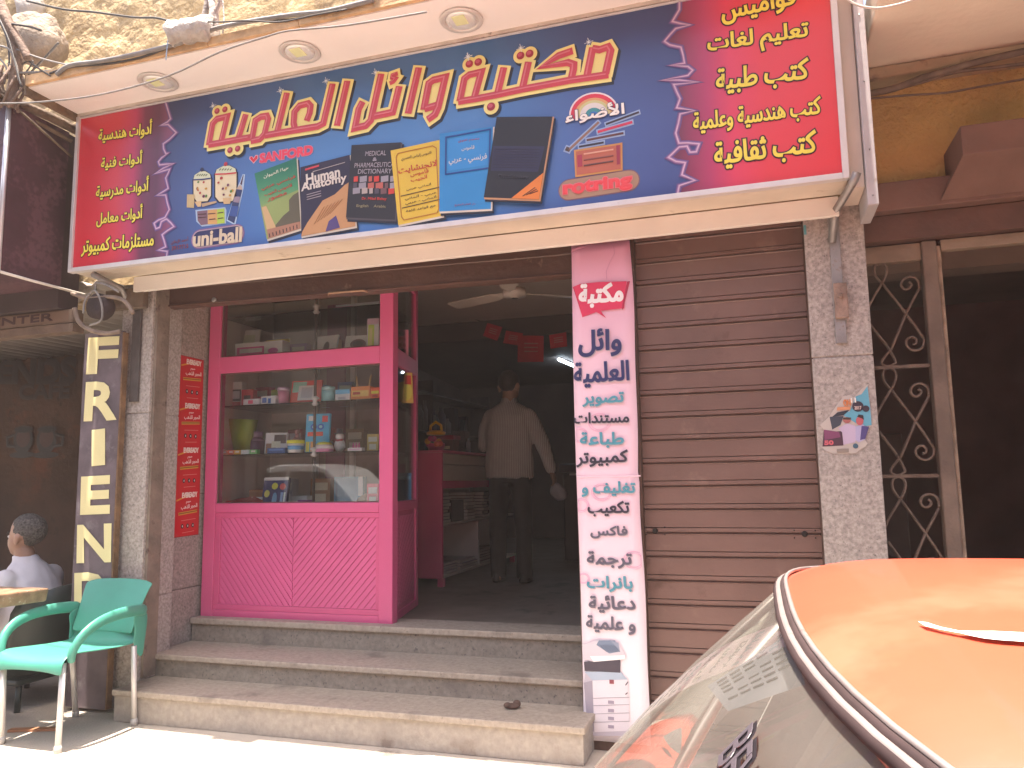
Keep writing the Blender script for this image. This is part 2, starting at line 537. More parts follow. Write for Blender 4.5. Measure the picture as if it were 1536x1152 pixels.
pillar(.253, .505, 3.68, [.855, 1.775], 'pillar', 'right granite pillar with the torn poster')
b = MB()
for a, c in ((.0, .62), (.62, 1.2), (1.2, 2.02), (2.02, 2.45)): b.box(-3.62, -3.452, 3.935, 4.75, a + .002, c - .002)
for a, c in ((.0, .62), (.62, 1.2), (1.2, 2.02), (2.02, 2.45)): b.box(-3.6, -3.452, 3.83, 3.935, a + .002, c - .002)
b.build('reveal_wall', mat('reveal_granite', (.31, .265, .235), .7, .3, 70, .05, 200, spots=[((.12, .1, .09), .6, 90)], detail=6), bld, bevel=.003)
b = MB().box(-4.6, .45, 4.43, 11.2, FL - .12, FL)
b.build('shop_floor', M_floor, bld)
b = MB()                                        # side and back walls of the shop
b.hexa([(-3.6, 4.95, FL), (-3.45, 4.95, FL), (-4.3, 11, FL), (-4.5, 11, FL), (-3.6, 4.95, 3.0), (-3.45, 4.95, 3.0), (-4.3, 11, 3.0), (-4.5, 11, 3.0)])
b.box(-4.5, .4, 11, 11.15, FL, 3.0)
b.hexa([(-.45, 4.1, FL), (-.3, 4.1, FL), (-.9, 11, FL), (-1.05, 11, FL), (-.45, 4.1, 3.0), (-.3, 4.1, 3.0), (-.9, 11, 3.0), (-1.05, 11, 3.0)])
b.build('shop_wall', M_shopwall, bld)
b = MB().box(-4.5, .4, 3.95, 6.98, 2.8, 2.92)
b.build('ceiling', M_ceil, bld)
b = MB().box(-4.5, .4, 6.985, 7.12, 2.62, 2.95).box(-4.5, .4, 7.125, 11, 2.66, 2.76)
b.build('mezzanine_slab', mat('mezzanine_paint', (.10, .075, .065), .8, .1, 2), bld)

# ------------------------------------------------------------------ entrance steps
st = thing('entrance_steps', 'three worn terrazzo entrance steps below the open shop', 'steps', (-2.1, 3.9, 0))
XR = -.80
def step(x0, x1, y0, y1, z0, z1, rm):
    m = MB().box(x0, x1, y0 + .022, y1, z0, z1 - .034)
    s_ = m.build('step', rm, st, bevel=.004)
    t_ = MB().box(x0, x1 + .012, y0, y1, z1 - .032, z1)
    o = t_.build('tread', M_terrazzo, s_, bevel=.006)
    return s_
step(-3.385, XR, 3.49, 3.81, .0, .17, mat('front_riser_stone', (.35, .31, .265), .7, .14, 40, .1, 120, spots=[((.22, .18, .15), .58, 5)], detail=6))
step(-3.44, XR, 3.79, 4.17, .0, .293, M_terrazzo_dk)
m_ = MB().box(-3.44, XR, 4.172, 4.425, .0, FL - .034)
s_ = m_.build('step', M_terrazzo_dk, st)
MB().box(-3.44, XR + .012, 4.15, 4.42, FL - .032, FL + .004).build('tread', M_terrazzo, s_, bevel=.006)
tag(MB().ellip((0, 0, .012), .035, .022, .014).ellip((.02, .015, .02), .02, .016, .018).ellip((-.02, -.01, .018), .018, .02, .012).build('litter', mat('crushed_brown_paper', (.10, .06, .045), .9, .3, 30)), 'crushed brown scrap lying on the lowest step tread', 'litter').location = atz(768, 1063, .171)
o = MB().hexa([(-.05, -.03, 0), (.05, -.035, 0), (.055, .02, 0), (-.04, .03, 0), (-.045, -.025, .012), (.045, -.03, .006), (.05, .018, .016), (-.035, .025, .008)]).build('paper_scrap', mat('scrap_paper', (.75, .7, .66), .8))
tag(o, 'white paper scrap lying on the pavement before the steps', 'litter').location = atz(635, 1140, .002)

# ------------------------------------------------------------------ roller shutter: closed right half
SH = thing('roller_shutter', 'closed brown slatted roller shutter between pink banner and granite pillar', 'shutter', (-.15, 3.8, .1))
prof = []
pitch = .1103
z = .03
m = MB()
# slat profile (y, z): flat face, groove, small step
zz = [ (0.0, .0), (0.0, .074), (-.004, .078), (.010, .082), (.010, .086), (-.002, .0885), (-.002, .106), (.009, .108) ]
n0 = 22
P = []
for k in range(n0):
    for dy, dz in zz: P.append((3.80 + dy, .028 + k * pitch + dz))
x0, x1 = -.535, .252
NX = 12
V = []; F = []
for yy, z in P:
    for q in range(NX + 1):
        x = x0 + (x1 - x0) * q / NX
        V.append((x, yy + .0025 * noise.noise((x * 3, z * 2, 7)) + .003 * noise.noise((x * 9, z * 7, 2)) * max(0, noise.noise((x * 2, z * 1.5, 9))), z + .003 * noise.noise((x * 1.6, z * 9, 3))))
for i in range(len(P) - 1):
    for q in range(NX):
        a = i * (NX + 1) + q
        F.append((a, a + 1, a + NX + 2, a + NX + 1))
m.add(V, F)
cu = m.build('slat_curtain', M_shutter, SH)
m = MB().box(.2525, .262, 3.70, 3.83, .0, 2.46).box(-.548, -.535, 3.74, 3.83, .0, 2.46)
m.build('guide_rail', M_shutter_dk, SH)
for px, py in ((983, 796), (1207, 801)):
    p = at(px, py, 3.80)
    m = MB().lathe((p.x, 3.7995, p.z), [(.0, .0), (.0135, 0), (.0135, .006), (.010, .008), (0, .008)], 16, axis=(0, -1, 0))
    k_ = m.build('lock', M_dark, SH)
    m = MB()
    for sx in (-.045, .045):
        for sz in (-.018, .016): m.lathe((p.x + sx, 3.7995, p.z + sz), [(0, 0), (.0035, 0), (.0035, .003), (0, .004)], 8, axis=(0, -1, 0))
    m.build('rivet', M_dark, k_)
tag(MB().box(-.85, -.552, 3.735, 3.83, 0, 2.46).build('mullion_post', M_shutter_dk, bevel=.004), 'removable brown centre post hidden behind the pink banner', 'post')

# raised left half: only its bottom bar shows under the box
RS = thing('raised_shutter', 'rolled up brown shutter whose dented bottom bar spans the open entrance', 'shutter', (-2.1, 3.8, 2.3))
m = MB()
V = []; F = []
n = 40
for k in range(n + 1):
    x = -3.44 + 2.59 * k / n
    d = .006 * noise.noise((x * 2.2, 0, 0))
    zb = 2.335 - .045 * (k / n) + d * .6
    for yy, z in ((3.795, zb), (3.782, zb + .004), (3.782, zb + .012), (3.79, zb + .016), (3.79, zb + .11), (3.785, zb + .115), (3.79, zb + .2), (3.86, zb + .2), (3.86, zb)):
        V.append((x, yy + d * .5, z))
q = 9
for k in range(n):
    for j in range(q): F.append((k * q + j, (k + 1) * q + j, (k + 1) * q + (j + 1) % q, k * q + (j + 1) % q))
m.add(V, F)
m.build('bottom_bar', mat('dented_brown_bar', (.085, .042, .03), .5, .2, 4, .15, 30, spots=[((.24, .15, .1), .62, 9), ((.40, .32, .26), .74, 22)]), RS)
a, c = at(492, 441, 3.775), at(550, 436, 3.775)
MB().tube([(a.x, 3.785, a.z - .004), (a.x + .015, 3.76, a.z), (c.x - .015, 3.76, c.z), (c.x, 3.785, c.z - .004)], .007, 8).build('handle', mat('worn_brass', (.34, .2, .12), .5, .2, 20, metal=.4), RS)
a = at(321, 450, 3.785)
MB().lathe((a.x, 3.789, a.z), [(0, 0), (.016, 0), (.016, .006), (.008, .01), (0, .01)], 14, axis=(0, -1, 0)).build('lock', M_steel, RS)
m = MB().box(-3.452, -3.425, 3.70, 3.83, .294, 2.47)
m.build('guide_rail', mat('guide_rail_paint', (.09, .062, .048), .6, .3, 8, .2, 30), RS)
MB().box(-3.39, -3.372, 3.70, 3.8, .18, 2.47).build('rail_cover', mat('rail_cover_wood', (.20, .155, .12), .7, .3, 8, .3, 40, spots=[((.08, .05, .04), .6, 9)]), RS)

# ------------------------------------------------------------------ canopy over the sign with three downlights
cn = thing('sign_canopy', 'cream canopy board jutting out above the long blue sign', 'canopy', (-1.6, 3.25, 3.45))
MB().box(-3.735, .5, 3.065, 3.86, 3.447, 3.475).build('soffit', M_soffit, cn)
m = MB()
x = -3.735
while x < .5:
    w = random.uniform(.5, 1.0)
    m.box(x, min(.5, x + w - .004), 3.045 + random.uniform(-.004, .004), 3.064, 3.452, 3.505 + random.uniform(-.008, .01)); x += w
m.build('wood_fascia', M_wood_raw, cn, bevel=.003)
MB().box(-3.735, .5, 3.39, 3.415, 3.428, 3.4465).build('trim_strip', mat('dirty_trim', (.55, .48, .41), .6, .2, 8, .2, 60, spots=[((.25, .2, .16), .6, 16)]), cn)
MB().box(-3.75, -3.736, 3.05, 3.86, 3.40, 3.52).build('end_board', mat('rotten_board', (.17, .115, .07), .9, .4, 9, .8, 30), cn)
M_ring = mat('lamp_ring', (.62, .58, .54), .35, .05, 5, metal=.2)
M_refl = mat('lamp_reflector', (.80, .80, .77), .35, .03, 5, metal=.35)
M_bulb = mat('lamp_glass', (.74, .76, .42), .2, .05, 5)
for (px, py), lab in zip(((237, 122), (450, 77), (692, 29)), ('round canopy downlight over the left red panel of the sign', 'round canopy downlight over the middle of the sign title', 'round canopy downlight nearest the tall right side of the sign')):
    p = atz(px, py, 3.447)
    d = thing('downlight', lab, 'light', (p.x, p.y, 3.447), 'downlights in the sign canopy')
    r = .102
    MB().lathe((p.x, p.y, 3.4465), [(r * .8, 0), (r, -.002), (r * 1.03, -.006), (r * .98, -.011), (r * .82, -.012), (r * .74, -.006), (r * .74, 0)], 32).build('ring', M_ring, d)
    rf = MB().lathe((p.x, p.y, 3.4462), [(r * .74, -.004), (r * .72, -.008), (r * .6, -.013), (r * .36, -.015), (0, -.015)], 32).build('reflector', M_refl, d)
    MB().box(p.x - .032, p.x + .032, p.y - .055, p.y + .02, 3.4285, 3.4345).build('bulb', M_bulb, d, bevel=.01)
    [MB().box(p.x + sx * .062 - .008, p.x + sx * .062 + .008, p.y - .022, p.y + .022, 3.430, 3.436).build('clip', M_refl, d, bevel=.004) for sx in (-1, 1)]
# ================================================================== THE LONG SIGN
SY = 3.40
SX0, SX1, SZ0, SZ1 = -3.735, .425, 2.482, 3.424
sg = thing('shop_sign', 'long blue and red printed shop sign with a slanted Arabic title', 'sign', (-1.65, 3.4, 2.95))
M_sgn = mat('sign_box_sheet', (.60, .52, .42), .6, .1, 4, .05, 30, spots=[((.34, .26, .18), .64, 7)])
MB().box(SX0 + .01, SX1 - .004, SY + .004, 3.60, SZ0 + .006, SZ1).build('sign_box', M_sgn, sg)
M_frame = mat('sign_frame_metal', (.60, .57, .56), .4, .08, 8, .05, 50, metal=.25, spots=[((.35, .3, .27), .66, 14)])
m = MB()
m.box(SX0, SX0 + .022, SY - .018, SY + .02, SZ0, SZ1).box(SX1 - .026, SX1, SY - .018, SY + .02, SZ0, SZ1)
m.box(SX0 + .0222, SX1 - .0262, SY - .017, SY + .02, SZ0, SZ0 + .026).box(SX0 + .0222, SX1 - .0262, SY - .012, SY + .02, SZ1 - .009, SZ1 - .001)
m.build('frame', M_frame, sg, bevel=.002)
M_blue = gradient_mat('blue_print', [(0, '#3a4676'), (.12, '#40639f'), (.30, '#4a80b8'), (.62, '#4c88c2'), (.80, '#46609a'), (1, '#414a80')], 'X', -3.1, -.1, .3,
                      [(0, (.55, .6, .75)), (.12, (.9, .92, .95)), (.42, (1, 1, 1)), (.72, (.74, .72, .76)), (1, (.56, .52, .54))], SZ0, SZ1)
M_redL = gradient_mat('red_print_west', [(0, '#c93540'), (.45, '#c63341'), (.62, '#b33258'), (.72, '#6e2a48'), (.86, '#5a2a44'), (1, '#84446a')], 'X', SX0, -3.05, .3)
M_redR = gradient_mat('red_print_east', [(0, '#7a3c58'), (.18, '#6c2f48'), (.34, '#a83660'), (.46, '#cf3a58'), (.62, '#d23843'), (1, '#d43640')], 'X', -.42, SX1, .3)
p = Print(y=SY)
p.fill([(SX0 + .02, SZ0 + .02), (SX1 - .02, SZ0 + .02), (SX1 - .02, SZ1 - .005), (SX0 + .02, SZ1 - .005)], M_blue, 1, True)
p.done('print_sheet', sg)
def cropper(ox, oy, s): return lambda X, Y: (ox + X / s, oy + Y / s)
c7 = cropper(110, 140, 4.117); c4 = cropper(980, 0, 3.84)
LB = [(575, 60), (590, 110), (605, 160), (585, 180), (545, 200), (590, 195), (615, 220), (640, 245), (600, 285), (560, 315), (562, 345), (575, 375), (590, 372), (550, 400), (530, 425), (537, 445), (580, 440), (625, 436), (560, 465), (505, 500), (560, 482), (600, 470), (590, 495), (575, 525), (590, 590), (550, 615), (520, 632), (575, 630), (585, 680), (597, 720), (570, 770), (530, 785), (503, 805), (515, 838), (538, 830), (548, 795), (580, 778), (605, 800), (625, 825), (585, 850), (553, 875), (565, 910), (575, 950), (530, 970), (585, 978), (580, 1010)]
RB = [(150, 0), (150, 60), (110, 128), (160, 140), (215, 147), (130, 168), (95, 205), (65, 242), (95, 262), (160, 275), (172, 320), (180, 368), (95, 380), (200, 386), (228, 408), (200, 438), (45, 466), (150, 465), (265, 476), (118, 490), (135, 530), (155, 572), (135, 625), (240, 640), (155, 660), (145, 715), (130, 770), (148, 828), (200, 826), (265, 832), (248, 878), (212, 880), (195, 845), (150, 850), (88, 910), (130, 932), (185, 940), (165, 1010), (240, 1042), (150, 1072), (140, 1100)]
zt, zb = SZ1 - .01, SZ0 + .026
def edge_poly(pts, cf):
    Q = [p.uv(cf(*q)) for q in pts]
    Q[0] = (Q[0][0], zt); Q[-1] = (Q[-1][0], zb)
    return Q
QL = edge_poly(LB, c7); QR = edge_poly(RB, c4)
a = Print(y=SY); a.fill(QL + [(SX0 + .022, zb), (SX0 + .022, zt)], M_redL, 2.5, True)
a.done('side_panel', sg, 'red panel at the left end of the sign')
a = Print(y=SY); a.fill(QR + [(SX1 - .026, zb), (SX1 - .026, zt)], M_redR, 2.5, True)
a.done('side_panel', sg, 'red panel at the right end of the sign')
for Q in (QL, QR):
    a = Print(y=SY)
    a.line(Q, .026, '#5f4a80', 3.2, raw=True); a.line(Q, .015, '#8f6c96', 4.2, raw=True); a.line(Q, .006, '#c4a6bf', 5.2, raw=True)
    a.done('lightning_edge', sg)
YEL = '#e2d24e'
for body, L, R, h, cf in [('أدوات هندسية', (163, 262), (488, 217), 108, c7), ('أدوات فنية', (178, 435), (428, 402), 98, c7), ('أدوات مدرسية', (147, 612), (468, 568), 108, c7),
                          ('أدوات معامل', (150, 778), (430, 738), 105, c7), ('مستلزمات كمبيوتر', (58, 957), (500, 912), 105, c7),
                          ('قواميس', (395, 82), (815, -12), 140, c4), ('تعليم لغات', (315, 275), (890, 190), 135, c4), ('كتب طبية', (365, 478), (890, 410), 150, c4),
                          ('كتب هندسية وعلمية', (232, 718), (962, 620), 130, c4), ('كتب ثقافية', (355, 905), (935, 830), 160, c4)]:
    a = Print(y=SY)
    a.text(body, cf(*L), cf(*R), h / (4.117 if cf is c7 else 3.84), YEL, 4, .028, edge=('#33101c', .085))
    a.done('lettering', sg)
# ---- the big slanted title, drawn as strokes
cA = cropper(290, 110, 5.908); cB = cropper(510, 60, 6.98); cC = cropper(670, 50, 5.689)
def arc(c, r, a0, a1, n=5): return [(c[0] + r * math.cos(R_(a0 + (a1 - a0) * k / n)), c[1] - r * math.sin(R_(a0 + (a1 - a0) * k / n))) for k in range(n + 1)]
wordA = [[(1372, 80), (1282, 468)], [(1242, 105), (1160, 452), (1110, 478), (930, 508), (740, 540), (650, 556)], [(910, 500), (898, 450), (905, 350), (950, 295), (1025, 275), (1048, 300), (1040, 360), (1015, 425)],
         [(838, 185), (752, 525)], [(528, 600), (560, 425), (610, 392), (660, 385), (672, 415), (640, 545), (600, 590), (525, 605)], [(474, 375), (412, 575)], [(510, 575), (410, 593), (150, 640)], [(148, 640), (182, 455), (220, 412), (312, 390), (258, 610)]]
dotA = [((222, 342), 27), ((291, 328), 27), ((336, 688), 27), ((404, 675), 27)]
wordB = [[(885, 735), (938, 465), (985, 430), (1110, 400), (1035, 715), (1000, 790), (930, 840)], [(900, 728), (1030, 690)], [(832, 305), (722, 775)], [(628, 500), (562, 765), (370, 806)], [(440, 370), (332, 850), (280, 905), (165, 932), (205, 735), (245, 660)]]
hamB = [(610, 362), (560, 380), (556, 405), (592, 415), (570, 445), (535, 462)]
wordC = [[(118, 582), (158, 395), (200, 362), (302, 338), (240, 562)], [(110, 590), (260, 565), (430, 533), (640, 487), (1060, 408), (1380, 362)], [(492, 305), (440, 522)], [(702, 258), (652, 475)], [(1075, 160), (960, 200), (820, 296), (1040, 258), (1088, 275), (1085, 320), (1068, 395)],
         [(1250, 135), (1200, 378)], [(1250, 140), (1310, 150), (1380, 125), (1402, 160), (1360, 350)]]
dotC = [((200, 270), 30), ((276, 255), 30), ((636, 200), 30), ((713, 183), 30), ((385, 634), 32)]
RED, RED2, TY, SHD = '#c24452', '#d47480', '#e9dc8c', '#222838'
loopA = [[(180, 640), (190, 420), (310, 395), (260, 610)], [(530, 590), (560, 420), (665, 390), (620, 580)], [(905, 500), (905, 340), (1040, 290), (1020, 425), (960, 460)]]
loopB = [[(900, 730), (950, 450), (1105, 405), (1030, 690)]]
loopC = [[(120, 590), (160, 390), (300, 340), (245, 565)], [(1200, 380), (1250, 145), (1395, 140), (1355, 355)], [(830, 290), (1040, 258), (1075, 165)]]
for words, dots, ham, cf, w, kk, loops in ((wordA, dotA, None, cA, .0375, 5.908, loopA), (wordB, [], hamB, cB, .038, 6.98, loopB), (wordC, dotC, None, cC, .036, 5.689, loopC)):
    a = Print(y=SY)
    S = [[a.uv(cf(*q)) for q in stroke] for stroke in words]
    if ham: S.append([a.uv(cf(*q)) for q in ham])
    D = [(a.uv(cf(*c)), r / kk / 265) for c, r in dots]
    for k, Q in enumerate(S):
        ww = w * (.62 if (ham and k == len(S) - 1) else 1)
        a.line([(u + .008, v - .010) for u, v in Q], ww + .040, SHD, 2 + k * .1, ext=.018, raw=True)
        a.line(Q, ww + .033, TY, 5 + k * .1, 1.0, ext=.016, raw=True)
        a.line(Q, ww, RED, 8.5 + k * .1, 1.2, ext=.003, raw=True)
        a.line([(u - .004, v + .003) for u, v in Q], ww * .2, RED2, 11.5 + k * .1, ext=-.006, raw=True)
    for k, (c, r) in enumerate(D):
        a.ell((c[0] + .008, c[1] - .01), r + .022, r + .022, SHD, 3.2 + k * .1, raw=True)
        a.ell(c, r + .018, r + .018, TY, 6.6 + k * .1, raw=True)
        a.ell(c, r, r, '#9c2436', 9.4, raw=True)
        a.ell((c[0] - r * .15, c[1] + r * .2), r * .6, r * .5, '#c4566a', 10.2, raw=True)
    for lp in loops:                                     # the loops of the letters are filled with the outline's yellow
        a.fill([cf(*q) for q in lp], TY, 4.7)
    a.done('title_word', sg)
for ks, (X, Y, cf) in enumerate(((190, 300, cA), (785, 165, cA), (1190, 80, cA), (385, 355, cB), (1355, 190, cB), (190, 215, cC), (640, 140, cC), (1218, 90, cC))):
    a = Print(y=SY)
    u, v = a.uv(cf(X, Y))
    for an in range(0, 180, 45):
        L_ = .022 if an % 90 == 0 else .013
        dx, dy = math.cos(R_(an + 10)) * L_, math.sin(R_(an + 10)) * L_
        a.line([(u - dx, v - dy), (u, v), (u + dx, v + dy)], .0025, '#dfe6f0', 13 + an / 300, raw=True)
    a.done('sparkle', sg)
# ---- small pictures on the sign
k4 = cropper(270, 220, 7.2)
a = Print(y=SY)
hx, hy = 798, 135
a.fill([k4(*q) for q in [(798, 185), (750, 135), (755, 108), (780, 105), (798, 122), (820, 90), (848, 92), (848, 130)]], '#d8a6b0', 2)
a.fill([k4(*q) for q in [(798, 175), (760, 132), (768, 112), (782, 112), (798, 138), (824, 100), (840, 100), (838, 130)]], '#cf2b3c', 3)
a.text('SANFORD', (391, 238), (469, 225), 12.5, '#e0405a', 3, .05, edge=('#c98aa0', .1))
a.done('brand_mark', sg)
def jar(cx, top, bot, hw, lid, knob):
    a = Print(y=SY)
    f_ = lambda X, Y: k4(X, Y)
    o = '#141b33'
    body = [(cx - hw, top + 60), (cx + hw, top + 45), (cx + hw * .98, bot - 60), (cx + hw * .6, bot), (cx - hw * .6, bot + 8), (cx - hw * .98, bot - 45)]
    grow = [(cx + (X - cx) * 1.14, (top + bot) / 2 + (Y - (top + bot) / 2) * 1.08) for X, Y in body]
    a.fill([f_(*q) for q in grow], o, 2)
    a.fill([f_(*q) for q in body], '#d8cba6', 3)
    lidp = [(cx - hw, top + 62), (cx - hw * .85, top + 10), (cx - hw * .2, top - 30), (cx + hw * .35, top - 32), (cx + hw * .9, top), (cx + hw, top + 46)]
    a.fill([f_(cx + (X - cx) * 1.1, top + (Y - top) * 1.15) for X, Y in lidp], o, 2.4)
    a.fill([f_(*q) for q in lidp], '#c9cfae', 4)
    a.line([f_(cx - hw, top + 62), f_(cx, top + 58), f_(cx + hw, top + 46)], .008, lid, 5)
    u, v = a.uv(f_(cx, top - 48)); a.ell((u, v), .012, .012, knob, 5, raw=True)
    rnd = random.Random(int(cx))
    for q in range(9):
        X, Y = cx + rnd.uniform(-.7, .7) * hw, top + 80 + rnd.random() * (bot - top - 130)
        u, v = a.uv(f_(X, Y)); a.ell((u, v), rnd.uniform(.005, .011), rnd.uniform(.005, .010), rnd.choice(['#a83a34', '#6c2c48', '#4f7a34', '#b98a2a', '#7a3f5a']), 5 + q * .1, n=9, raw=True)
    for q in range(5):
        X = cx - hw * .6 + q * hw * .25; a.line([f_(X, top + 20), f_(X + 20, top)], .005, '#3a5a3a', 5)
    a.done('jar_picture', sg)
jar(245, 300, 590, 95, '#2a3a6a', '#20284a'); jar(500, 240, 590, 115, '#c43a44', '#b02a3a')
a = Print(y=SY)
for pts, col in (([(85, 520), (165, 520), (160, 665), (82, 660)], '#bfa878'), ([(165, 600), (240, 590), (235, 650), (200, 655)], '#d0b080'), ([(240, 620), (400, 590), (405, 610), (250, 655)], '#b59a78'), ([(470, 560), (560, 555), (550, 620), (480, 625)], '#c8a878')):
    a.fill([k4(*q) for q in pts], col, 5.5 + len(col) * .01)
a.fill([k4(*q) for q in [(170, 685), (490, 655), (505, 690), (500, 830), (240, 865), (180, 810)]], '#9fb6cc', 2)
a.fill([k4(*q) for q in [(190, 700), (300, 688), (305, 840), (230, 850), (195, 800)]], '#7a5a66', 3)
a.fill([k4(*q) for q in [(303, 686), (405, 678), (408, 838), (306, 842)]], '#c89a5c', 3.2)
a.fill([k4(*q) for q in [(406, 678), (485, 668), (488, 828), (408, 836)]], '#a6c246', 3.4)
for X, Y, w_ in ((200, 735, 90), (200, 770, 95), (310, 730, 80), (320, 790, 70), (415, 720, 60), (415, 780, 60)):
    a.line([k4(X, Y), k4(X + w_, Y - 8)], .005, '#4a2c30', 4.5)
a.done('sticky_notes_picture', sg)
a = Print(y=SY)
a.fill([k4(*q) for q in [(505, 800), (625, 430), (650, 380), (678, 300), (705, 300), (690, 450), (600, 850)]], '#a9c2d8', 2)
a.fill([k4(*q) for q in [(518, 790), (612, 462), (678, 468), (590, 830)]], '#27345f', 3)
a.fill([k4(*q) for q in [(612, 460), (655, 410), (672, 430), (680, 468)]], '#b9a392', 3.3)
a.fill([k4(*q) for q in [(655, 405), (685, 310), (692, 312), (672, 420)]], '#4a2c40', 3.4)
a.fill([k4(*q) for q in [(596, 540), (660, 545), (645, 610), (580, 600)]], '#8a7a8a', 4)
a.fill([k4(*q) for q in [(565, 640), (640, 650), (620, 760), (535, 750)]], '#34508e', 4)
a.done('glue_tube_picture', sg)
a = Print(y=SY)
def capsule(L, R, r, col, l):
    u0, v0 = a.uv(L); u1, v1 = a.uv(R)
    d = Vector((u1 - u0, v1 - v0)).normalized(); nrm = Vector((-d.y, d.x))
    an = math.atan2(d.y, d.x)
    P = [(u1 + r * math.cos(an - math.pi / 2 + math.pi * k / 10), v1 + r * math.sin(an - math.pi / 2 + math.pi * k / 10)) for k in range(11)]
    P += [(u0 + r * math.cos(an + math.pi / 2 + math.pi * k / 10), v0 + r * math.sin(an + math.pi / 2 + math.pi * k / 10)) for k in range(11)]
    a.fill(P, col, l, True)
capsule(k4(215, 1000), k4(605, 945), .056, '#7a5a8a', 2); capsule(k4(215, 1000), k4(605, 945), .050, '#a89098', 3); capsule(k4(215, 1000), k4(605, 945), .043, '#1d2152', 4)
a.text('uni-ball', k4(155, 1005), k4(670, 950), 21, '#cdbb9e', 5, .035)
a.done('brand_mark', sg)
a = Print(y=SY)
a.text('أحمد للإعلان', (257, 364), (283, 359), 8, '#7c3038', 3, .02); a.text('3917715', (258, 373), (283, 369), 6, '#7c3038', 3, .02)
a.done('printer_mark', sg)
# ---- the row of printed books
k2 = cropper(250, 30, 3.1125); k3 = cropper(600, 30, 3.1125)
def book(corners, col, cf, base, edge='#c9bfae', fn=None, name='book_picture'):
    a = Print(y=SY); a.cf = cf; a.base = base
    C_ = [Vector(q) for q in corners]
    cen = sum(C_, Vector((0, 0))) / 4
    a.fill([cf(*(cen + (q - cen) * 1.03 + Vector((10, 14)))) for q in C_], '#12182c', base - .6)
    a.fill([cf(*(cen + (q - cen) * 1.02 + Vector((4, 5)))) for q in C_], edge, base - .3)
    a.fill([cf(*q) for q in C_], col, base)
    tl, tr, br, bl = C_
    def q2(u, v):
        t = tl.lerp(tr, u); b_ = bl.lerp(br, u)
        r = t.lerp(b_, v); return cf(r.x, r.y)
    if fn: fn(a, q2)
    a.done(name, sg)
def tx(a, q, s, u0, u1, v, hpx, col, dl=2, bold=.02): a.text(s, q(u0, v), q(u1, v), hpx, col, a.base + dl, bold)
def b1(a, q):
    a.fill([q(0, .0), q(1, 0), q(1, .55), q(0, .55)], gradient_mat('green_cover', [(0, '#7d9c5c'), (.4, '#3f8a5e'), (1, '#0e6a50')], 'Z', 2.72, 2.93), a.base + .3)
    a.fill([q(0, .5), q(1, .45), q(1, 1), q(0, 1)], '#8a9a5a', a.base + .6)
    a.fill([q(.02, .52), q(.14, .52), q(.3, .85), q(.36, 1), q(.06, 1)], '#c2a274', a.base + 1)
    a.fill([q(.3, .84), q(.55, .74), q(.72, .70), q(.74, .55), q(.86, .50), q(1, .48), q(1, 1), q(.3, 1)], '#5a5440', a.base + 1.1)
    a.fill([q(.05, .86), q(1, .9), q(1, 1), q(.05, 1)], '#a2745c', a.base + 1.5)
    for k in range(9): a.line([q(.1 + k * .1, .93), q(.1 + k * .1, .985)], .006, '#3a2a26', a.base + 2.2)
    tx(a, q, 'حياة الحيوان', .2, .8, .1, 6, '#d8e0cc'); tx(a, q, 'فرنسي عربي', .1, .95, .26, 6.5, '#b8433c'); tx(a, q, 'قاموس الجيب', .15, .85, .36, 6, '#b8433c'); tx(a, q, 'مصور', .2, .7, .45, 5, '#b8433c')
book([(412, 718), (608, 645), (628, 975), (470, 1025)], '#2f7a58', k2, 3, fn=b1)
def b2(a, q):
    tx(a, q, 'Human', .12, .78, .20, 15, '#cfc7bd', 2, .03); tx(a, q, 'Anatomy', .02, .9, .315, 15, '#cfc7bd', 2, .03)
    a.line([q(.1, .055), q(.38, .045)], .010, '#c8414e', a.base + 2); a.line([q(.25, .11), q(.9, .09)], .004, '#a9a1a0', a.base + 2)
    for k in range(3): a.line([q(.12, .42 + k * .035), q(.4, .41 + k * .035)], .004, '#9a949a', a.base + 2)
    a.fill([q(.12, .82), q(.42, .55), q(.66, .50), q(.86, .40), q(1, .36), q(1, 1), q(0, 1), q(.02, .94)], '#b98a5c', a.base + 1)
    a.fill([q(.45, 1), q(.52, .86), q(.66, .80), q(.72, .98)], '#4c3d72', a.base + 2)
    for k in range(6): a.line([q(.25 + k * .06, .86 - k * .02), q(.45 + k * .07, .64 - k * .01)], .003, '#8a5c3c', a.base + 2)
book([(628, 690), (858, 632), (885, 965), (632, 1012)], '#241f38', k2, 6, fn=b2)
def b3(a, q):
    tx(a, q, 'MEDICAL', .3, .72, .13, 7, '#9a949c', 2, .01); tx(a, q, '&', .46, .54, .21, 5, '#9a949c'); tx(a, q, 'PHARMACEUTICAL', .1, .95, .285, 7, '#9a949c', 2, .01); tx(a, q, 'DICTIONARY', .18, .86, .37, 7, '#9a949c', 2, .01)
    rn = random.Random(3)
    for v in (.44, .53, .60):
        u = .1
        while u < .92:
            w_ = rn.uniform(.07, .16)
            a.rect(q(u, v), q(min(.95, u + w_), v + .065), rn.choice(['#b0584c', '#a89a94', '#6c4a4c', '#8f8a92', '#c0392f', '#4c4450']), a.base + 2 + rn.random() * .4); u += w_ + .03
    tx(a, q, 'Dr. Milad Bishay', .3, .8, .74, 5, '#c0433c'); tx(a, q, 'English    Arabic', .2, .8, .84, 5, '#8a8468')
book([(868, 588), (1098, 575), (1070, 935), (842, 925)], '#211f26', k2, 9, edge='#4a4448', fn=b3)
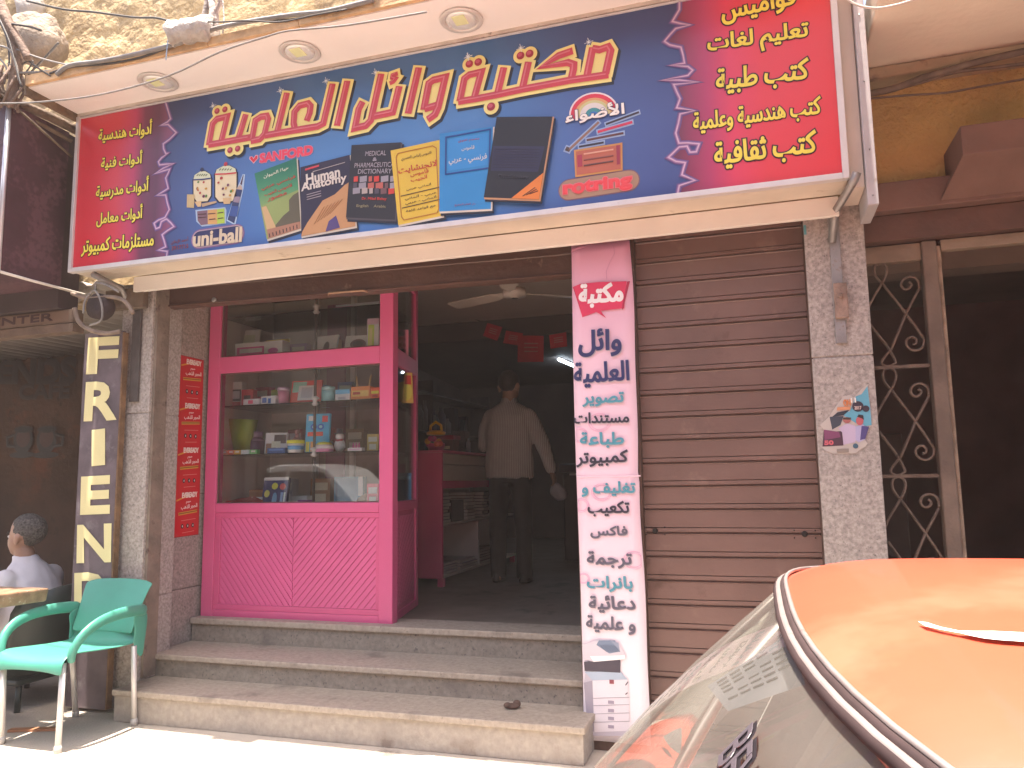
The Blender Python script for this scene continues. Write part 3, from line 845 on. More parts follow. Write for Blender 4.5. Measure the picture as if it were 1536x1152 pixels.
def b4(a, q):
    a.line([q(.1, .1), q(.15, .06), q(.85, .06), q(.92, .1), q(.92, .9), q(.88, .95), q(.14, .95), q(.09, .9)], .005, '#a8702c', a.base + 2, closed=True)
    tx(a, q, 'قاموس إلياس العصري', .2, .82, .15, 6, '#6b5a2a'); tx(a, q, 'لانجنشايت', .12, .92, .30, 11, '#b8452c'); tx(a, q, 'قاموس', .36, .74, .38, 7, '#b8452c'); tx(a, q, 'الجيب', .36, .70, .45, 7, '#b8452c')
    tx(a, q, 'ألماني عربي', .25, .78, .56, 5, '#5b4a22')
    for v in (.63, .79): a.line([q(.12, v), q(.95, v - .01)], .005, '#4a3d22', a.base + 2)
    tx(a, q, 'عربي - ألماني', .2, .88, .68, 5, '#4a3d22'); tx(a, q, 'ألماني - عربي', .2, .88, .74, 5, '#4a3d22'); tx(a, q, 'مع قواعد اللغة', .2, .85, .85, 5, '#4a3d22')
k2b = cropper(600, 30, 3.1125)
book([(-38, 615), (192, 565), (205, 918), (-2, 962)], '#d2b13c', k3, 12, fn=b4)
def b5(a, q):
    a.line([q(.12, .06), q(.95, .03), q(.95, .5), q(.12, .53)], .008, '#1c4486', a.base + 2, closed=True)
    a.fill([q(.16, .09), q(.91, .07), q(.91, .46), q(.16, .49)], '#2c86c4', a.base + 1)
    tx(a, q, 'معجم لغوي', .35, .75, .13, 5, '#8c5a86'); tx(a, q, 'قاموس', .42, .66, .23, 7, '#b9c4cc'); tx(a, q, 'فرنسي - عربي', .18, .9, .37, 12, '#b9c4cc')
    tx(a, q, 'دار العلم للجميع', .3, .7, .93, 4, '#8c5a86')
book([(192, 538), (440, 505), (430, 888), (190, 900)], '#2480bb', k3, 15, fn=b5)
def b6(a, q):
    a.fill([q(.02, .36), q(.95, .36), q(.9, .67), q(.05, .67)], '#262845', a.base + 1)
    for k in range(8): a.line([q(.06, .4 + k * .032), q(.88, .4 + k * .032)], .002, '#1c1c30', a.base + 2)
    tx(a, q, 'Dictionary', .2, .75, .74, 7, '#34343f', 2, .01)
    a.fill([q(.5, 1), q(1, .68), q(1, 1)], '#d47a34', a.base + 2)
    for k in range(3): a.line([q(.70 + k * .06, .97 - k * .015), q(.90 + k * .03, .86 + k * .02)], .004, '#3c2820', a.base + 3)
book([(458, 462), (718, 460), (655, 845), (398, 835)], '#1a1a22', k3, 18, edge='#b98a62', fn=b6)
# ---- logo, pens, card and pen-maker's mark at the right of the blue field
k5 = cropper(820, 120, 6.06)
a = Print(y=SY)
cu_, cv_ = a.uv(k5(430, 330))
for rr, col, l in ((.118, '#e2d8d8', 2), (.110, '#d2384c', 2.4), (.090, '#d6a06a', 2.8), (.078, '#c9c48a', 3.2), (.065, '#d9d4ce', 3.6), (.040, '#3f8f94', 4.0), (.022, '#3a74b8', 4.4)):
    a.fill([(cu_ + rr * math.cos(math.pi * (k / 18) * 1.06 + .0), cv_ + rr * math.sin(math.pi * (k / 18) * 1.0) * 1.0) for k in range(19)], col, l, True)
a.text('الأضواء', k5(178, 345), k5(705, 268), 23, '#e8e2da', 6, .03, edge=('#27365f', .06))
a.done('brand_mark', sg)
a = Print(y=SY)
for p0, p1, w_, col in (((175, 625), (215, 640), .02, '#4a3a34'), ((200, 640), (475, 385), .012, '#8a6a5c'), ((540, 405), (840, 295), .010, '#37303c'), ((465, 475), (780, 385), .013, '#c23a56'), ((365, 550), (700, 485), .011, '#5a3a3a'), ((295, 610), (520, 570), .010, '#2a2634')):
    a.line([k5(*p0), k5(*p1)], w_ + .014, '#8fa6c8', 2 + p0[0] * .0005, ext=.006); a.line([k5(*p0), k5(*p1)], w_, col, 3.2 + p0[0] * .0005)
a.done('pens_picture', sg)
a = Print(y=SY)
a.fill([k5(*q) for q in [(250, 640), (690, 572), (692, 825), (262, 888)]], '#c08a4e', 4)
a.fill([k5(*q) for q in [(268, 655), (675, 592), (676, 812), (275, 868)]], '#b0604a', 5)
a.fill([k5(*q) for q in [(280, 690), (325, 682), (328, 790), (285, 798)]], '#a03348', 6); a.fill([k5(*q) for q in [(635, 600), (668, 596), (668, 770), (640, 775)]], '#8f2c42', 6)
for Y, c_ in ((680, '#d49a84'), (735, '#7a4038'), (785, '#5a3430')): a.line([k5(340, Y), k5(610, Y - 42)], .008, c_, 6.5)
a.done('card_picture', sg)
a = Print(y=SY)
capsule(k5(205, 1000), k5(745, 915), .052, '#7a5a66', 2); capsule(k5(205, 1000), k5(745, 915), .047, '#a08068', 3)
a.text('rotring', k5(160, 1005), k5(768, 925), 21, '#d8434a', 5, .05, edge=('#d8727a', .09))
u, v = a.uv(k5(295, 990)); a.ell((u, v), .026, .026, '#d8434a', 7, raw=True); a.ell((u, v), .012, .012, '#b06a60', 8, raw=True)
a.done('brand_mark', sg)
# box under the sign, casing at its right end, brackets
m = MB().box(-3.47, .40, 3.601, 3.63, 2.395, 2.484)
m.build('valance_board', M_cream, sg, bevel=.003)
m = MB().box(SX1 + .002, SX1 + .062, 3.43, 3.66, 2.45, 3.44)
m.build('side_board', mat('side_board_paint', (.52, .44, .37), .6, .1, 4, .1, 30, spots=[((.3, .22, .16), .65, 8)]), sg, bevel=.003)
m = MB().box(SX1 + .064, SX1 + .106, 3.415, 3.66, 2.36, 3.44).box(SX1 + .064, SX1 + .106, 3.40, 3.414, 2.36, 3.44)
s_ = m.build('casing', mat('casing_metal', (.42, .39, .39), .5, .1, 8, .05, 50, metal=.2, spots=[((.28, .22, .18), .66, 10)]), sg, bevel=.003)
m = MB()
for z in (2.4, 2.6, 2.9, 3.2): m.lathe((SX1 + .085, 3.399, z), [(0, 0), (.004, 0), (.003, .003), (0, .003)], 8, axis=(0, -1, 0))
m.build('screw', M_steel, s_)
b = thing('sign_bracket', 'rusty flat iron bracket bolted to the pillar with the torn poster', 'bracket', (.35, 3.66, 2.3), 'brackets under the sign ends')
a0, a1 = at(1250, 330, 3.66), at(1252, 515, 3.66)
m = MB().box(a0.x - .022, a0.x + .022, 3.664, 3.678, a1.z, 2.42)
m.build('wall_bar', M_steel, b, bevel=.002)
m = MB().box(a0.x - .02, a0.x + .035, 3.645, 3.663, at(1250, 478, 3.65).z, at(1250, 425, 3.65).z).lathe((a0.x + .005, 3.645, at(1250, 445, 3.65).z), [(0, 0), (.012, 0), (.012, .012), (0, .014)], 6, axis=(0, -1, 0))
m.build('bolt_plate', mat('rusty_plate', (.25, .17, .13), .7, .4, 15, .4, 60), b, bevel=.003)
p0 = at(1246, 330, 3.64); p1 = at(1282, 268, 3.36)
m = MB().tube([(p0.x, 3.655, p0.z - .1), (p0.x + .02, 3.62, p0.z + .03), (p1.x, 3.38, p1.z), (p1.x + .012, 3.37, p1.z + .03)], .018, 4)
m.build('arm', M_steel, b)
b = thing('sign_bracket', 'dark iron bracket bar on the granite pillar beside the vertical cafe sign', 'bracket', (-3.5, 3.66, 2.2), 'brackets under the sign ends')
a0, a1 = at(206, 450, 3.66), at(203, 602, 3.66)
MB().box(a0.x - .032, a0.x + .03, 3.662, 3.678, a1.z, 2.47).build('wall_bar', mat('dark_iron', (.10, .085, .08), .6, .3, 10, .2, 40, metal=.4), b, bevel=.002)
MB().tube([(a0.x - .05, 3.655, 2.33), (a0.x - .06, 3.6, 2.42), (a0.x - .1, 3.42, 2.47)], .02, 4).build('arm', M_steel, b)
# ================================================================== PINK BANNER ON THE CENTRE POST
BY = 3.722
bn = thing('vertical_banner', 'tall pink printed banner with Arabic lettering and a photocopier picture on the centre post', 'banner', (-.69, BY, 1.2))
M_ban = gradient_mat('banner_vinyl', [(0, '#e6dfe3'), (.16, '#e6dae0'), (.45, '#e6c6d2'), (.75, '#e3c0ce'), (.92, '#dca6be'), (1, '#d999b6')], 'Z', .05, 2.43, .4)
m = MB(); V = []; F = []
NB = 48
for k in range(NB + 1):
    z = .045 + 2.385 * k / NB
    wob = .005 * math.sin(z * 4.1) + .003 * math.sin(z * 9 + 1)
    xl = -.846 + .004 * math.sin(z * 3) ; xr = (-.545 if z > 1.27 else -.538) + wob
    for q in range(7):
        u = q / 6
        V.append((xl + (xr - xl) * u, BY + .003 * math.sin(u * 5 + z * 2) , z))
for k in range(NB):
    for q in range(6): F.append((k * 7 + q, k * 7 + q + 1, (k + 1) * 7 + q + 1, (k + 1) * 7 + q))
m.add(V, F, 0, True)
o = m.build('sheet', M_ban, bn)
sd = o.modifiers.new('solid', 'SOLIDIFY'); sd.thickness = .002; sd.offset = 1
o = MB().box(-.846, -.536, BY - .0045, BY - .0035, 1.262, 1.268).build('seam', ink('#efc9d6'), bn)
f7 = cropper(840, 340, 3.2); f8 = cropper(840, 680, 2.56)
LY = BY - .0045
M_swirl = ink('#dba0bd')
a = Print(y=LY)
for c, rx, cf in (((190, 940), .055, f7), ((90, 1000), .045, f7), ((160, 150), .05, f8), ((80, 200), .04, f8), ((285, 410), .05, f8), ((90, 480), .03, f8)):
    u, v = a.uv(cf(*c))
    for rr in (rx, rx * .8):
        pts = [(max(-.84, min(-.548, u + rr * math.cos(2 * math.pi * k / 24))), v + rr * math.sin(2 * math.pi * k / 24) * .8) for k in range(25)]
        a.line(pts, .003, M_swirl, 1 + rr, raw=True)
a.line([f7(*q) for q in [(225, 255), (222, 215), (240, 170), (262, 130), (258, 95), (245, 80)]], .0025, '#c38aa8', 1)
a.fill([f7(*q) for q in [(52, 125), (60, 108), (140, 88), (120, 100), (80, 112)]], '#c98aa2', 1)
a.done('background_swirls', bn)
a = Print(y=LY)
RIB = '#d2365c'
a.fill([f7(*q) for q in [(62, 290), (100, 274), (190, 266), (320, 262), (308, 392), (195, 404), (222, 440), (176, 410), (108, 435)]], RIB, 1.5)
a.fill([f7(*q) for q in [(322, 264), (336, 262), (302, 400), (296, 392)]], '#a8284a', 1.8); a.fill([f7(*q) for q in [(60, 286), (68, 300), (100, 400), (92, 380)]], '#a8284a', 1.8)
a.text('مكتبة', f7(95, 335), f7(300, 322), 34, '#efe6e8', 3, .05)
a.done('ribbon', bn)
NAVY, TEAL, DK, DK2 = '#2c3160', '#4a8fa0', '#33303f', '#5a5866'
for body, L, R, h, cf, col in [('وائل', (92, 560), (292, 553), 128, f7, NAVY), ('العلمية', (70, 715), (330, 700), 118, f7, NAVY), ('تصوير', (110, 833), (305, 826), 62, f7, TEAL), ('مستندات', (68, 920), (330, 914), 50, f7, DK),
                               ('طباعة', (98, 1025), (305, 1022), 72, f7, TEAL), ('كمبيوتر', (80, 1118), (325, 1108), 72, f7, DK), ('تغليف و', (85, 138), (288, 136), 55, f8, TEAL), ('تكعيب', (108, 213), (265, 212), 56, f8, DK),
                               ('فاكس', (118, 303), (258, 302), 44, f8, DK2), ('ترجمة', (105, 408), (275, 410), 62, f8, DK2), ('بانرات', (105, 500), (278, 503), 58, f8, TEAL), ('دعائية', (112, 578), (288, 580), 62, f8, DK2), ('و علمية', (102, 653), (288, 664), 64, f8, DK2)]:
    s_ = 3.2 if cf is f7 else 2.56
    a = Print(y=LY)
    big = col == NAVY
    q = lambda p: cf(*p)
    a.text(body, (q(L)[0] + 1.2, q(L)[1] + 1.4), (q(R)[0] + 1.2, q(R)[1] + 1.4), h / s_, '#b8a9b4', 1.2, .03)
    a.text(body, q(L), q(R), h / s_, col, 3, .032)
    a.done('lettering', bn)
a = Print(y=LY)                                  # photocopier picture
for pts, c, l in ([(100, 835), (240, 865), (270, 1075), (262, 1085), (130, 1085), (105, 1040), (92, 880)], '#b9b2bc', 1.2), ([(125, 872), (262, 868), (268, 1065), (132, 1070)], '#d9d2d8', 2), ([(95, 838), (232, 838), (260, 868), (125, 872)], '#a5b4c4', 2.2), ([(92, 800), (232, 790), (232, 842), (95, 835)], '#46404c', 2.4), \
        ([(85, 735), (150, 715), (225, 725), (255, 780), (250, 790), (130, 800), (95, 790)], '#c9c2ca', 2.6), ([(140, 735), (150, 718), (212, 718), (232, 760), (190, 768)], '#6f7f95', 3), ([(190, 715), (225, 728), (232, 765), (215, 740)], '#8a93a6', 3.4), ([(115, 778), (250, 775), (250, 790), (130, 800)], '#efeaec', 3.2), ([(92, 880), (125, 872), (132, 1070), (105, 1040)], '#9c96a2', 2.6), ([(262, 1060), (272, 1070), (262, 1082)], '#4a4450', 3):
    a.fill([f8(*q) for q in pts], c, l)
for Y in (940, 968, 1000, 1032): a.line([f8(127, Y), f8(267, Y - 4)], .002, '#8d8692', 3)
for Y in (948, 980, 1010, 1042): a.rect(f8(185, Y), f8(208, Y + 14), '#9a90a0', 3.2)
a.rect(f8(190, 868), f8(208, 885), '#8a4450', 3.3); a.line([f8(252, 890), f8(262, 876)], .004, '#3a3440', 3.4); a.line([f8(252, 925), f8(260, 918)], .004, '#3a3440', 3.4)
for k in range(6): a.line([f8(155 + k * 10, 735), f8(180 + k * 10, 762)], .0015, '#414a60', 4 + k * .02)
a.done('photocopier_picture', bn)

# ================================================================== RED POSTER STRIP ON THE REVEAL WALL
PX_ = -3.4515
ps = thing('poster_strip', 'long red glossy strip of four repeated battery posters on the reveal wall', 'poster', (PX_, 4.1, 1.5))
c5 = cropper(0, 420, 3.03)
q0, q1, q2, q3 = [atx(*q, PX_) for q in ((271, 533), (305, 541), (297, 801), (261, 806))]
a = Print(x=PX_)
P4 = [(v.y, v.z) for v in (q0, q1, q2, q3)]
a.fill(P4, mat('red_gloss_paper', '#c3161e', .3, .05, 3), 1.5, True)
a.fill([(P4[0][0] - .004, P4[0][1] + .004), (P4[1][0] + .004, P4[1][1] + .004), (P4[2][0] + .004, P4[2][1] - .004), (P4[3][0] - .004, P4[3][1] - .004)], '#8a1c1c', .6, True)
a.done('paper', ps)
def pp(u, v):
    t = Vector(P4[0]).lerp(Vector(P4[1]), u); b_ = Vector(P4[3]).lerp(Vector(P4[2]), u)
    return tuple(t.lerp(b_, v))
for k in range(4):
    a = Print(x=PX_); v0 = k / 4
    a.line([pp(.02, v0 + .055), pp(.2, v0 + .045), pp(.45, v0 + .032), pp(.55, v0 + .03)], .010, '#d8902c', 3, raw=True)
    a.text('EVEREADY', pp(.25, v0 + .027), pp(.88, v0 + .024), .030, '#e6d6cc', 4, .06, raw=True)
    a.text('الحجر الذهب', pp(.22, v0 + .095), pp(.9, v0 + .088), .030, '#e6ccc4', 4, .04, raw=True)
    a.text('حجم', pp(.42, v0 + .068), pp(.62, v0 + .066), .014, '#e6ccc4', 4, .04, raw=True)
    a.line([pp(.12, v0 + .128), pp(.9, v0 + .118)], .018, '#c8962e', 3, raw=True); a.line([pp(.12, v0 + .127), pp(.9, v0 + .117)], .004, '#6a2c10', 4.4, raw=True)
    for j in range(3):
        c = pp(.3 + .22 * j, v0 + .196); a.ell(c, .012, .014, '#1c1412', 3, raw=True); a.ell(c, .004, .007, '#d8cfc8', 4.2, raw=True)
    a.line([pp(.25, v0 + .165), pp(.85, v0 + .16)], .004, '#d07a70', 3, raw=True); a.line([pp(.3, v0 + .232), pp(.8, v0 + .228)], .004, '#d07a70', 3, raw=True)
    a.done('print_cell', ps)

# ================================================================== PINK DISPLAY CABINET
M_pink = mat('pink_gloss_paint', '#d25a88', .38, .05, 3, .03, 40, spots=[((.42, .12, .24), .72, 14)])
M_pink2 = mat('pink_board_paint', '#ce5684', .42, .07, 4, .03, 40)
M_glass = glass_mat('shop_glass', (.95, .96, .95), .85, .010)
M_shelf = glass_mat('shelf_glass', (.86, .93, .91), 1.0, .02)
M_white = mat('white_laminate', (.74, .71, .68), .5, .06, 3)
M_cabin = mat('cabinet_lining', (.70, .65, .61), .7, .08, 3)
M_mag = mat('magenta_backboard', (.30, .075, .16), .6, .1, 3)
CY = 4.23
cb = thing('display_cabinet', 'pink painted glazed display cabinet full of toys and stationery left of the entrance', 'cabinet', (-2.8, 4.5, FL))
XL, XRt, YB, XB = -3.428, -2.085, 4.93, -2.235
def side_x(y): return XRt + (XB - XRt) * (y - CY) / (YB - CY)
m = MB()
m.box(XL, -3.342, CY, CY + .07, FL, 2.62).box(-2.176, XRt, CY, CY + .07, FL, 2.62)
m.box(-3.3415, -2.1765, CY + .003, CY + .06, FL, .475).box(-3.3415, -2.1765, CY + .003, CY + .06, 1.078, 1.137).box(-3.3415, -2.1765, CY + .003, CY + .06, 1.981, 2.088).box(-3.3415, -2.1765, CY + .003, CY + .06, 2.56, 2.62)
def side_bar(y0, y1, z0, z1, t=.05):
    m.hexa([(side_x(y0) - t, y0, z0), (side_x(y0) - .002, y0, z0), (side_x(y1) - .002, y1, z0), (side_x(y1) - t, y1, z0), (side_x(y0) - t, y0, z1), (side_x(y0) - .002, y0, z1), (side_x(y1) - .002, y1, z1), (side_x(y1) - t, y1, z1)])
side_bar(4.868, YB, FL, 2.62, .06)
for z0, z1 in ((FL, .475), (1.078, 1.137), (1.981, 2.088), (2.56, 2.62)): side_bar(CY + .0705, 4.8675, z0, z1, .045)
m.build('frame', M_pink, cb, bevel=.004)
def clip_band(rect, p, d, w):
    x0, x1, z0, z1 = rect
    P = [Vector((x0, z0)), Vector((x1, z0)), Vector((x1, z1)), Vector((x0, z1))]
    n_ = Vector((-d.y, d.x))
    for sgn, off in ((1, -w / 2), (-1, w / 2)):
        Q = []
        for i in range(len(P)):
            a_, b_ = P[i], P[(i + 1) % len(P)]
            da = sgn * ((a_ - p).dot(n_) - off); db = sgn * ((b_ - p).dot(n_) - off)
            if da >= 0: Q.append(a_)
            if da * db < 0: Q.append(a_ + (b_ - a_) * (da / (da - db)))
        P = Q
        if len(P) < 3: return None
    return P
M_pinkT = mat('pink_tongue_boards', '#d45e90', .45, .05, 4)
def chevron(rect, ang, to3, pname):
    d = Vector((math.cos(R_(ang)), math.sin(R_(ang))))
    n_ = Vector((-d.y, d.x))
    c = Vector(((rect[0] + rect[1]) / 2, (rect[2] + rect[3]) / 2))
    mm = MB()
    wd = .033
    for k in range(-24, 25):
        P = clip_band(rect, c + n_ * (k * wd + .5 * wd), d, wd - .007)
        if not P or len(P) < 3: continue
        b_ = len(mm.V)
        if True:
            n = len(P)
            mm.add([to3(q.x, q.y, 0) for q in P] + [to3(q.x, q.y, .0055) for q in P], [tuple(range(n, 2 * n))] + [(i, (i + 1) % n, n + (i + 1) % n, n + i) for i in range(n)])
        else:
            mm.add([to3(q.x, q.y, .005) for q in P], [tuple(range(len(P)))])
    return mm
F3 = lambda x, z, h: (x, CY + .022 - h, z)
for rect, ang in (((-3.3, -2.772, .51, 1.045), -52), ((-2.768, -2.2, .51, 1.045), 48)):
    chevron(rect, ang, F3, 'p').build('tongue_board_panel', M_pinkT, cb)
m = MB().box(-3.341, -2.177, CY + .0225, CY + .045, .476, 1.077)
for (x0, x1, z0, z1) in ((-3.341, -2.177, .476, .509), (-3.341, -2.177, 1.046, 1.077), (-3.341, -3.301, .5095, 1.0455), (-2.199, -2.177, .5095, 1.0455)): m.box(x0, x1, CY + .008, CY + .022, z0, z1)
m.build('lower_panel', M_pink2, cb, bevel=.003)
S3 = lambda y, z, h: (side_x(y) - .016 + h, y, z)
chevron((4.33, 4.84, .51, 1.045), -52, S3, 'p').build('tongue_board_panel', M_pinkT, cb)
m = MB().hexa([(side_x(4.301) - .03, 4.301, .476), (side_x(4.301) - .017, 4.301, .476), (side_x(4.867) - .017, 4.867, .476), (side_x(4.867) - .03, 4.867, .476), (side_x(4.301) - .03, 4.301, 1.077), (side_x(4.301) - .017, 4.301, 1.077), (side_x(4.867) - .017, 4.867, 1.077), (side_x(4.867) - .03, 4.867, 1.077)])
m.build('side_panel', M_pink2, cb)
for z0, z1 in ((1.138, 1.98), (2.089, 2.559)):
    o = MB().box(-3.3412, -2.1768, CY + .028, CY + .032, z0, z1).build('glass_pane', M_glass, cb)
    MB().hexa([(side_x(4.301) - .024, 4.301, z0), (side_x(4.301) - .020, 4.301, z0), (side_x(4.867) - .020, 4.867, z0), (side_x(4.867) - .024, 4.867, z0), (side_x(4.301) - .024, 4.301, z1), (side_x(4.301) - .020, 4.301, z1), (side_x(4.867) - .020, 4.867, z1), (side_x(4.867) - .024, 4.867, z1)]).build('glass_pane', M_glass, cb)
    m = MB()
    for (x0, x1, a0, a1) in ((-3.341, -2.177, z0, z0 + .006), (-3.341, -2.177, z1 - .006, z1), (-3.341, -3.336, z0 + .0062, z1 - .0062), (-2.182, -2.177, z0 + .0062, z1 - .0062)): m.box(x0, x1, CY + .015, CY + .0275, a0, a1)
    m.build('glazing_bead', mat('dark_bead', (.16, .07, .07), .6, .2, 10), cb)
MB().box(-3.42, -3.40, CY + .0705, YB - .03, FL + .05, 2.6).build('lining', M_cabin, cb)
m = MB().box(-3.40, -2.26, YB - .03, YB, FL + .05, 1.1).box(-3.40, -3.05, YB - .03, YB, 1.1, 2.6)
m.build('back_board', M_cabin, cb)
MB().box(-3.0498, -2.26, YB - .003, YB, 1.1002, 2.6).build('back_panel', mat('brown_back_panel', (.38, .29, .26), .6, .35, 3), cb)
m = MB()
for x in (-3.05, -2.75, -2.52, -2.30): m.box(x, x + .035, YB - .035, YB - .005, 1.1, 2.6)
m.build('back_rail', M_white, cb)
m = MB().box(-2.95, -2.80, YB - .02, YB - .0035, 1.1, 2.55)
m.build('back_strip', M_mag, cb)
m = MB()
for z in (1.452, 1.776, 2.075): m.hexa([(side_x(4.31) - .05, 4.31, z - .03), (side_x(4.31) - .028, 4.31, z - .03), (side_x(4.86) - .028, 4.86, z - .03), (side_x(4.86) - .05, 4.86, z - .03), (side_x(4.31) - .05, 4.31, z - .009), (side_x(4.31) - .028, 4.31, z - .009), (side_x(4.86) - .028, 4.86, z - .009), (side_x(4.86) - .05, 4.86, z - .009)])
m.hexa([(side_x(4.80) - .062, 4.80, 1.1), (side_x(4.80) - .028, 4.80, 1.1), (side_x(4.866) - .028, 4.866, 1.1), (side_x(4.866) - .062, 4.866, 1.1), (side_x(4.80) - .062, 4.80, 2.56), (side_x(4.80) - .028, 4.80, 2.56), (side_x(4.866) - .028, 4.866, 2.56), (side_x(4.866) - .062, 4.866, 2.56)])
m.build('inner_frame', M_white, cb)
Z1, Z2, Z3, Z4 = 1.10, 1.452, 1.776, 2.085
MB().hexa([(-3.39, CY + .075, Z1 - .02), (-2.16, CY + .075, Z1 - .02), (-2.25, YB - .04, Z1 - .02), (-3.39, YB - .04, Z1 - .02), (-3.39, CY + .075, Z1), (-2.16, CY + .075, Z1), (-2.25, YB - .04, Z1), (-3.39, YB - .04, Z1)]).build('bottom_shelf', M_cabin, cb)
for z, nm in ((Z2, 'glass_shelf'), (Z3, 'glass_shelf'), (Z4, 'white_shelf'), (2.375, 'glass_shelf')):
    y0 = CY + (.10 if nm == 'glass_shelf' else .075)
    P = [(-3.39, y0), (-2.17, y0), (-2.25, YB - .04), (-3.39, YB - .04)]
    MB().hexa([(x, y, z - .008) for x, y in P] + [(x, y, z) for x, y in P]).build(nm, M_shelf if nm == 'glass_shelf' else M_white, cb)
m = MB()
xr_ = at(477, 600, 4.36).x
m.lathe((xr_, 4.325, Z1), [(.009, 0), (.009, 1.45)], 10)
rod = m.build('shelf_rod', mat('dark_rod', (.12, .09, .08), .35, .2, 10, metal=.6), cb)
for z in (Z2, Z3, 2.375):
    MB().lathe((xr_, 4.325, z - .03), [(.0, 0), (.012, 0), (.024, .012), (.014, .022), (.014, .038), (.028, .05), (.016, .06), (0, .062)], 14).build('clamp', M_white, rod)

# ------------------------------------------------------------------ goods in the cabinet
GAIN = 2.2
g1 = cropper(300, 430, 3.389)
def item(name, label, cat, box, zs, y, d, col, prints=(), lean=0., rz=0., group=None, bev=.004):
    """a carton, card or book standing on a shelf: box = its outline in the crop, prints = (u0, v0, u1, v1, colour) on its front"""
    x0, y0_, x1, y1_ = box
    A = at(*g1(x0, y1_), y); B = at(*g1(x1, y1_), y); T = at(*g1((x0 + x1) / 2, y0_), y); Bm = at(*g1((x0 + x1) / 2, y1_), y)
    w = B.x - A.x; h = T.z - Bm.z
    a = Print(fr=(Vector((0, 0, 0)), Vector((1, 0, 0)), Vector((0, 0, 1)), Vector((0, -1, 0))))
    a.box(-w / 2, w / 2, 0, d, 0, h, a.mi(col))
    for k, (u0, v0, u1, v1, c) in enumerate(prints):
        U0, U1, V0, V1 = -w / 2 + u0 * w, -w / 2 + u1 * w, h * (1 - v1), h * (1 - v0)
        if c.startswith('o'):
            a.ell(((U0 + U1) / 2, (V0 + V1) / 2), (U1 - U0) / 2, (V1 - V0) / 2, c[1:], 1 + k * .35, raw=True)
        elif c.startswith('t'):
            col_, body = c[1:].split(':'); a.text(body, (U0, (V0 + V1) / 2), (U1, (V0 + V1) / 2), V1 - V0, col_, 1 + k * .35, .03, raw=True)
        else: a.fill([(U0, V0), (U1, V0), (U1, V1), (U0, V1)], c, 1 + k * .35, True)
    o = a.done(name)
    o.location = ((A.x + B.x) / 2, y, zs + .001); o.rotation_euler = (lean, 0, rz)
    return tag(o, label, cat, group)
def pot(name, label, cat, cx, top, bot, hw, zs, y, prof, mats):
    """turned thing on a shelf; prof = (radius share, height share, material)"""
    C = at(*g1(cx, bot), y); T = at(*g1(cx, top), y); E = at(*g1(cx + hw, bot), y)
    r = E.x - C.x; h = T.z - C.z
    m = MB()
    seg = {}
    for i in range(len(prof) - 1):
        m.lathe((0, 0, 0), [(prof[i][0] * r, prof[i][1] * h), (prof[i + 1][0] * r, prof[i + 1][1] * h)], 18, prof[i][2])
    o = m.build(name, mats); o.location = (C.x, y, zs + .001)
    return tag(o, label, cat)
# upper compartment
item('picture_book', 'pale picture book with a lime edge leaning at the left of the top shelf', 'book', (130, 165, 285, 345), Z4, 4.52, .012, '#b9b2a0', [(0, 0, .08, 1, '#9ac43c'), (.2, .15, .85, .5, '#9aa08c'), (.25, .6, .9, .85, '#a89c8c')], -.18, .1)
item('toy_box', 'long pale pink toy carton lying in front on the top shelf', 'box', (178, 250, 418, 335), Z4, 4.37, .09, '#d9aab9', [(.04, .25, .62, .8, '#b0527e'), (.1, .35, .58, .6, '#d9c4d2'), (.66, .15, .97, .9, '#e2d2d8'), (.7, .4, .92, .75, 'o#c05a8c')])
item('notebook', 'mustard yellow notebook standing behind the pink toy carton', 'notebook', (322, 215, 445, 335), Z4, 4.55, .015, '#a8983c', [(.08, .1, .95, .25, '#8c8034')], -.12, -.05)
item('drawing_pad', 'white pad with a dark oval picture right of the cabinet rod', 'pad', (735, 200, 860, 305), Z4, 4.45, .012, '#c4bcb2', [(.2, .2, .8, .75, 'o#4c3438'), (.3, .3, .7, .65, 'o#2f2428')], -.3, .15)
item('drawing_pad', 'white pad with a slim dark oval picture behind the cabinet rod', 'pad', (560, 205, 690, 318), Z4, 4.44, .012, '#c9c2b8', [(.45, .3, .7, .9, 'o#2c2a2c')], -.28, -.12)
item('toy_box', 'narrow lime and pink toy carton standing beside the pink corner post', 'box', (850, 132, 905, 295), Z4, 4.36, .05, '#c9c4b8', [(0, 0, 1, .18, '#d8909e'), (.1, .2, .6, 1, '#8cae34'), (.2, .3, .45, .95, '#b9cf62')], -.05, .2)
item('patterned_box', 'pink carton dotted with dark figures behind the side pane of the top shelf', 'box', (985, 165, 1060, 300), Z4, 4.62, .05, '#b0647a', [(.1 + .27 * (k % 3), .1 + .22 * (k // 3), .25 + .27 * (k % 3), .22 + .22 * (k // 3), '#4a2a34') for k in range(12)], 0, .9)
item('toy_box', 'flat pink and white carton lying on the highest glass shelf', 'box', (690, 62, 910, 98), 2.375, 4.45, .12, '#cfa0ac', [(.0, .3, .4, .8, '#c05a80'), (.5, .2, .95, .5, '#d8ccc6')])
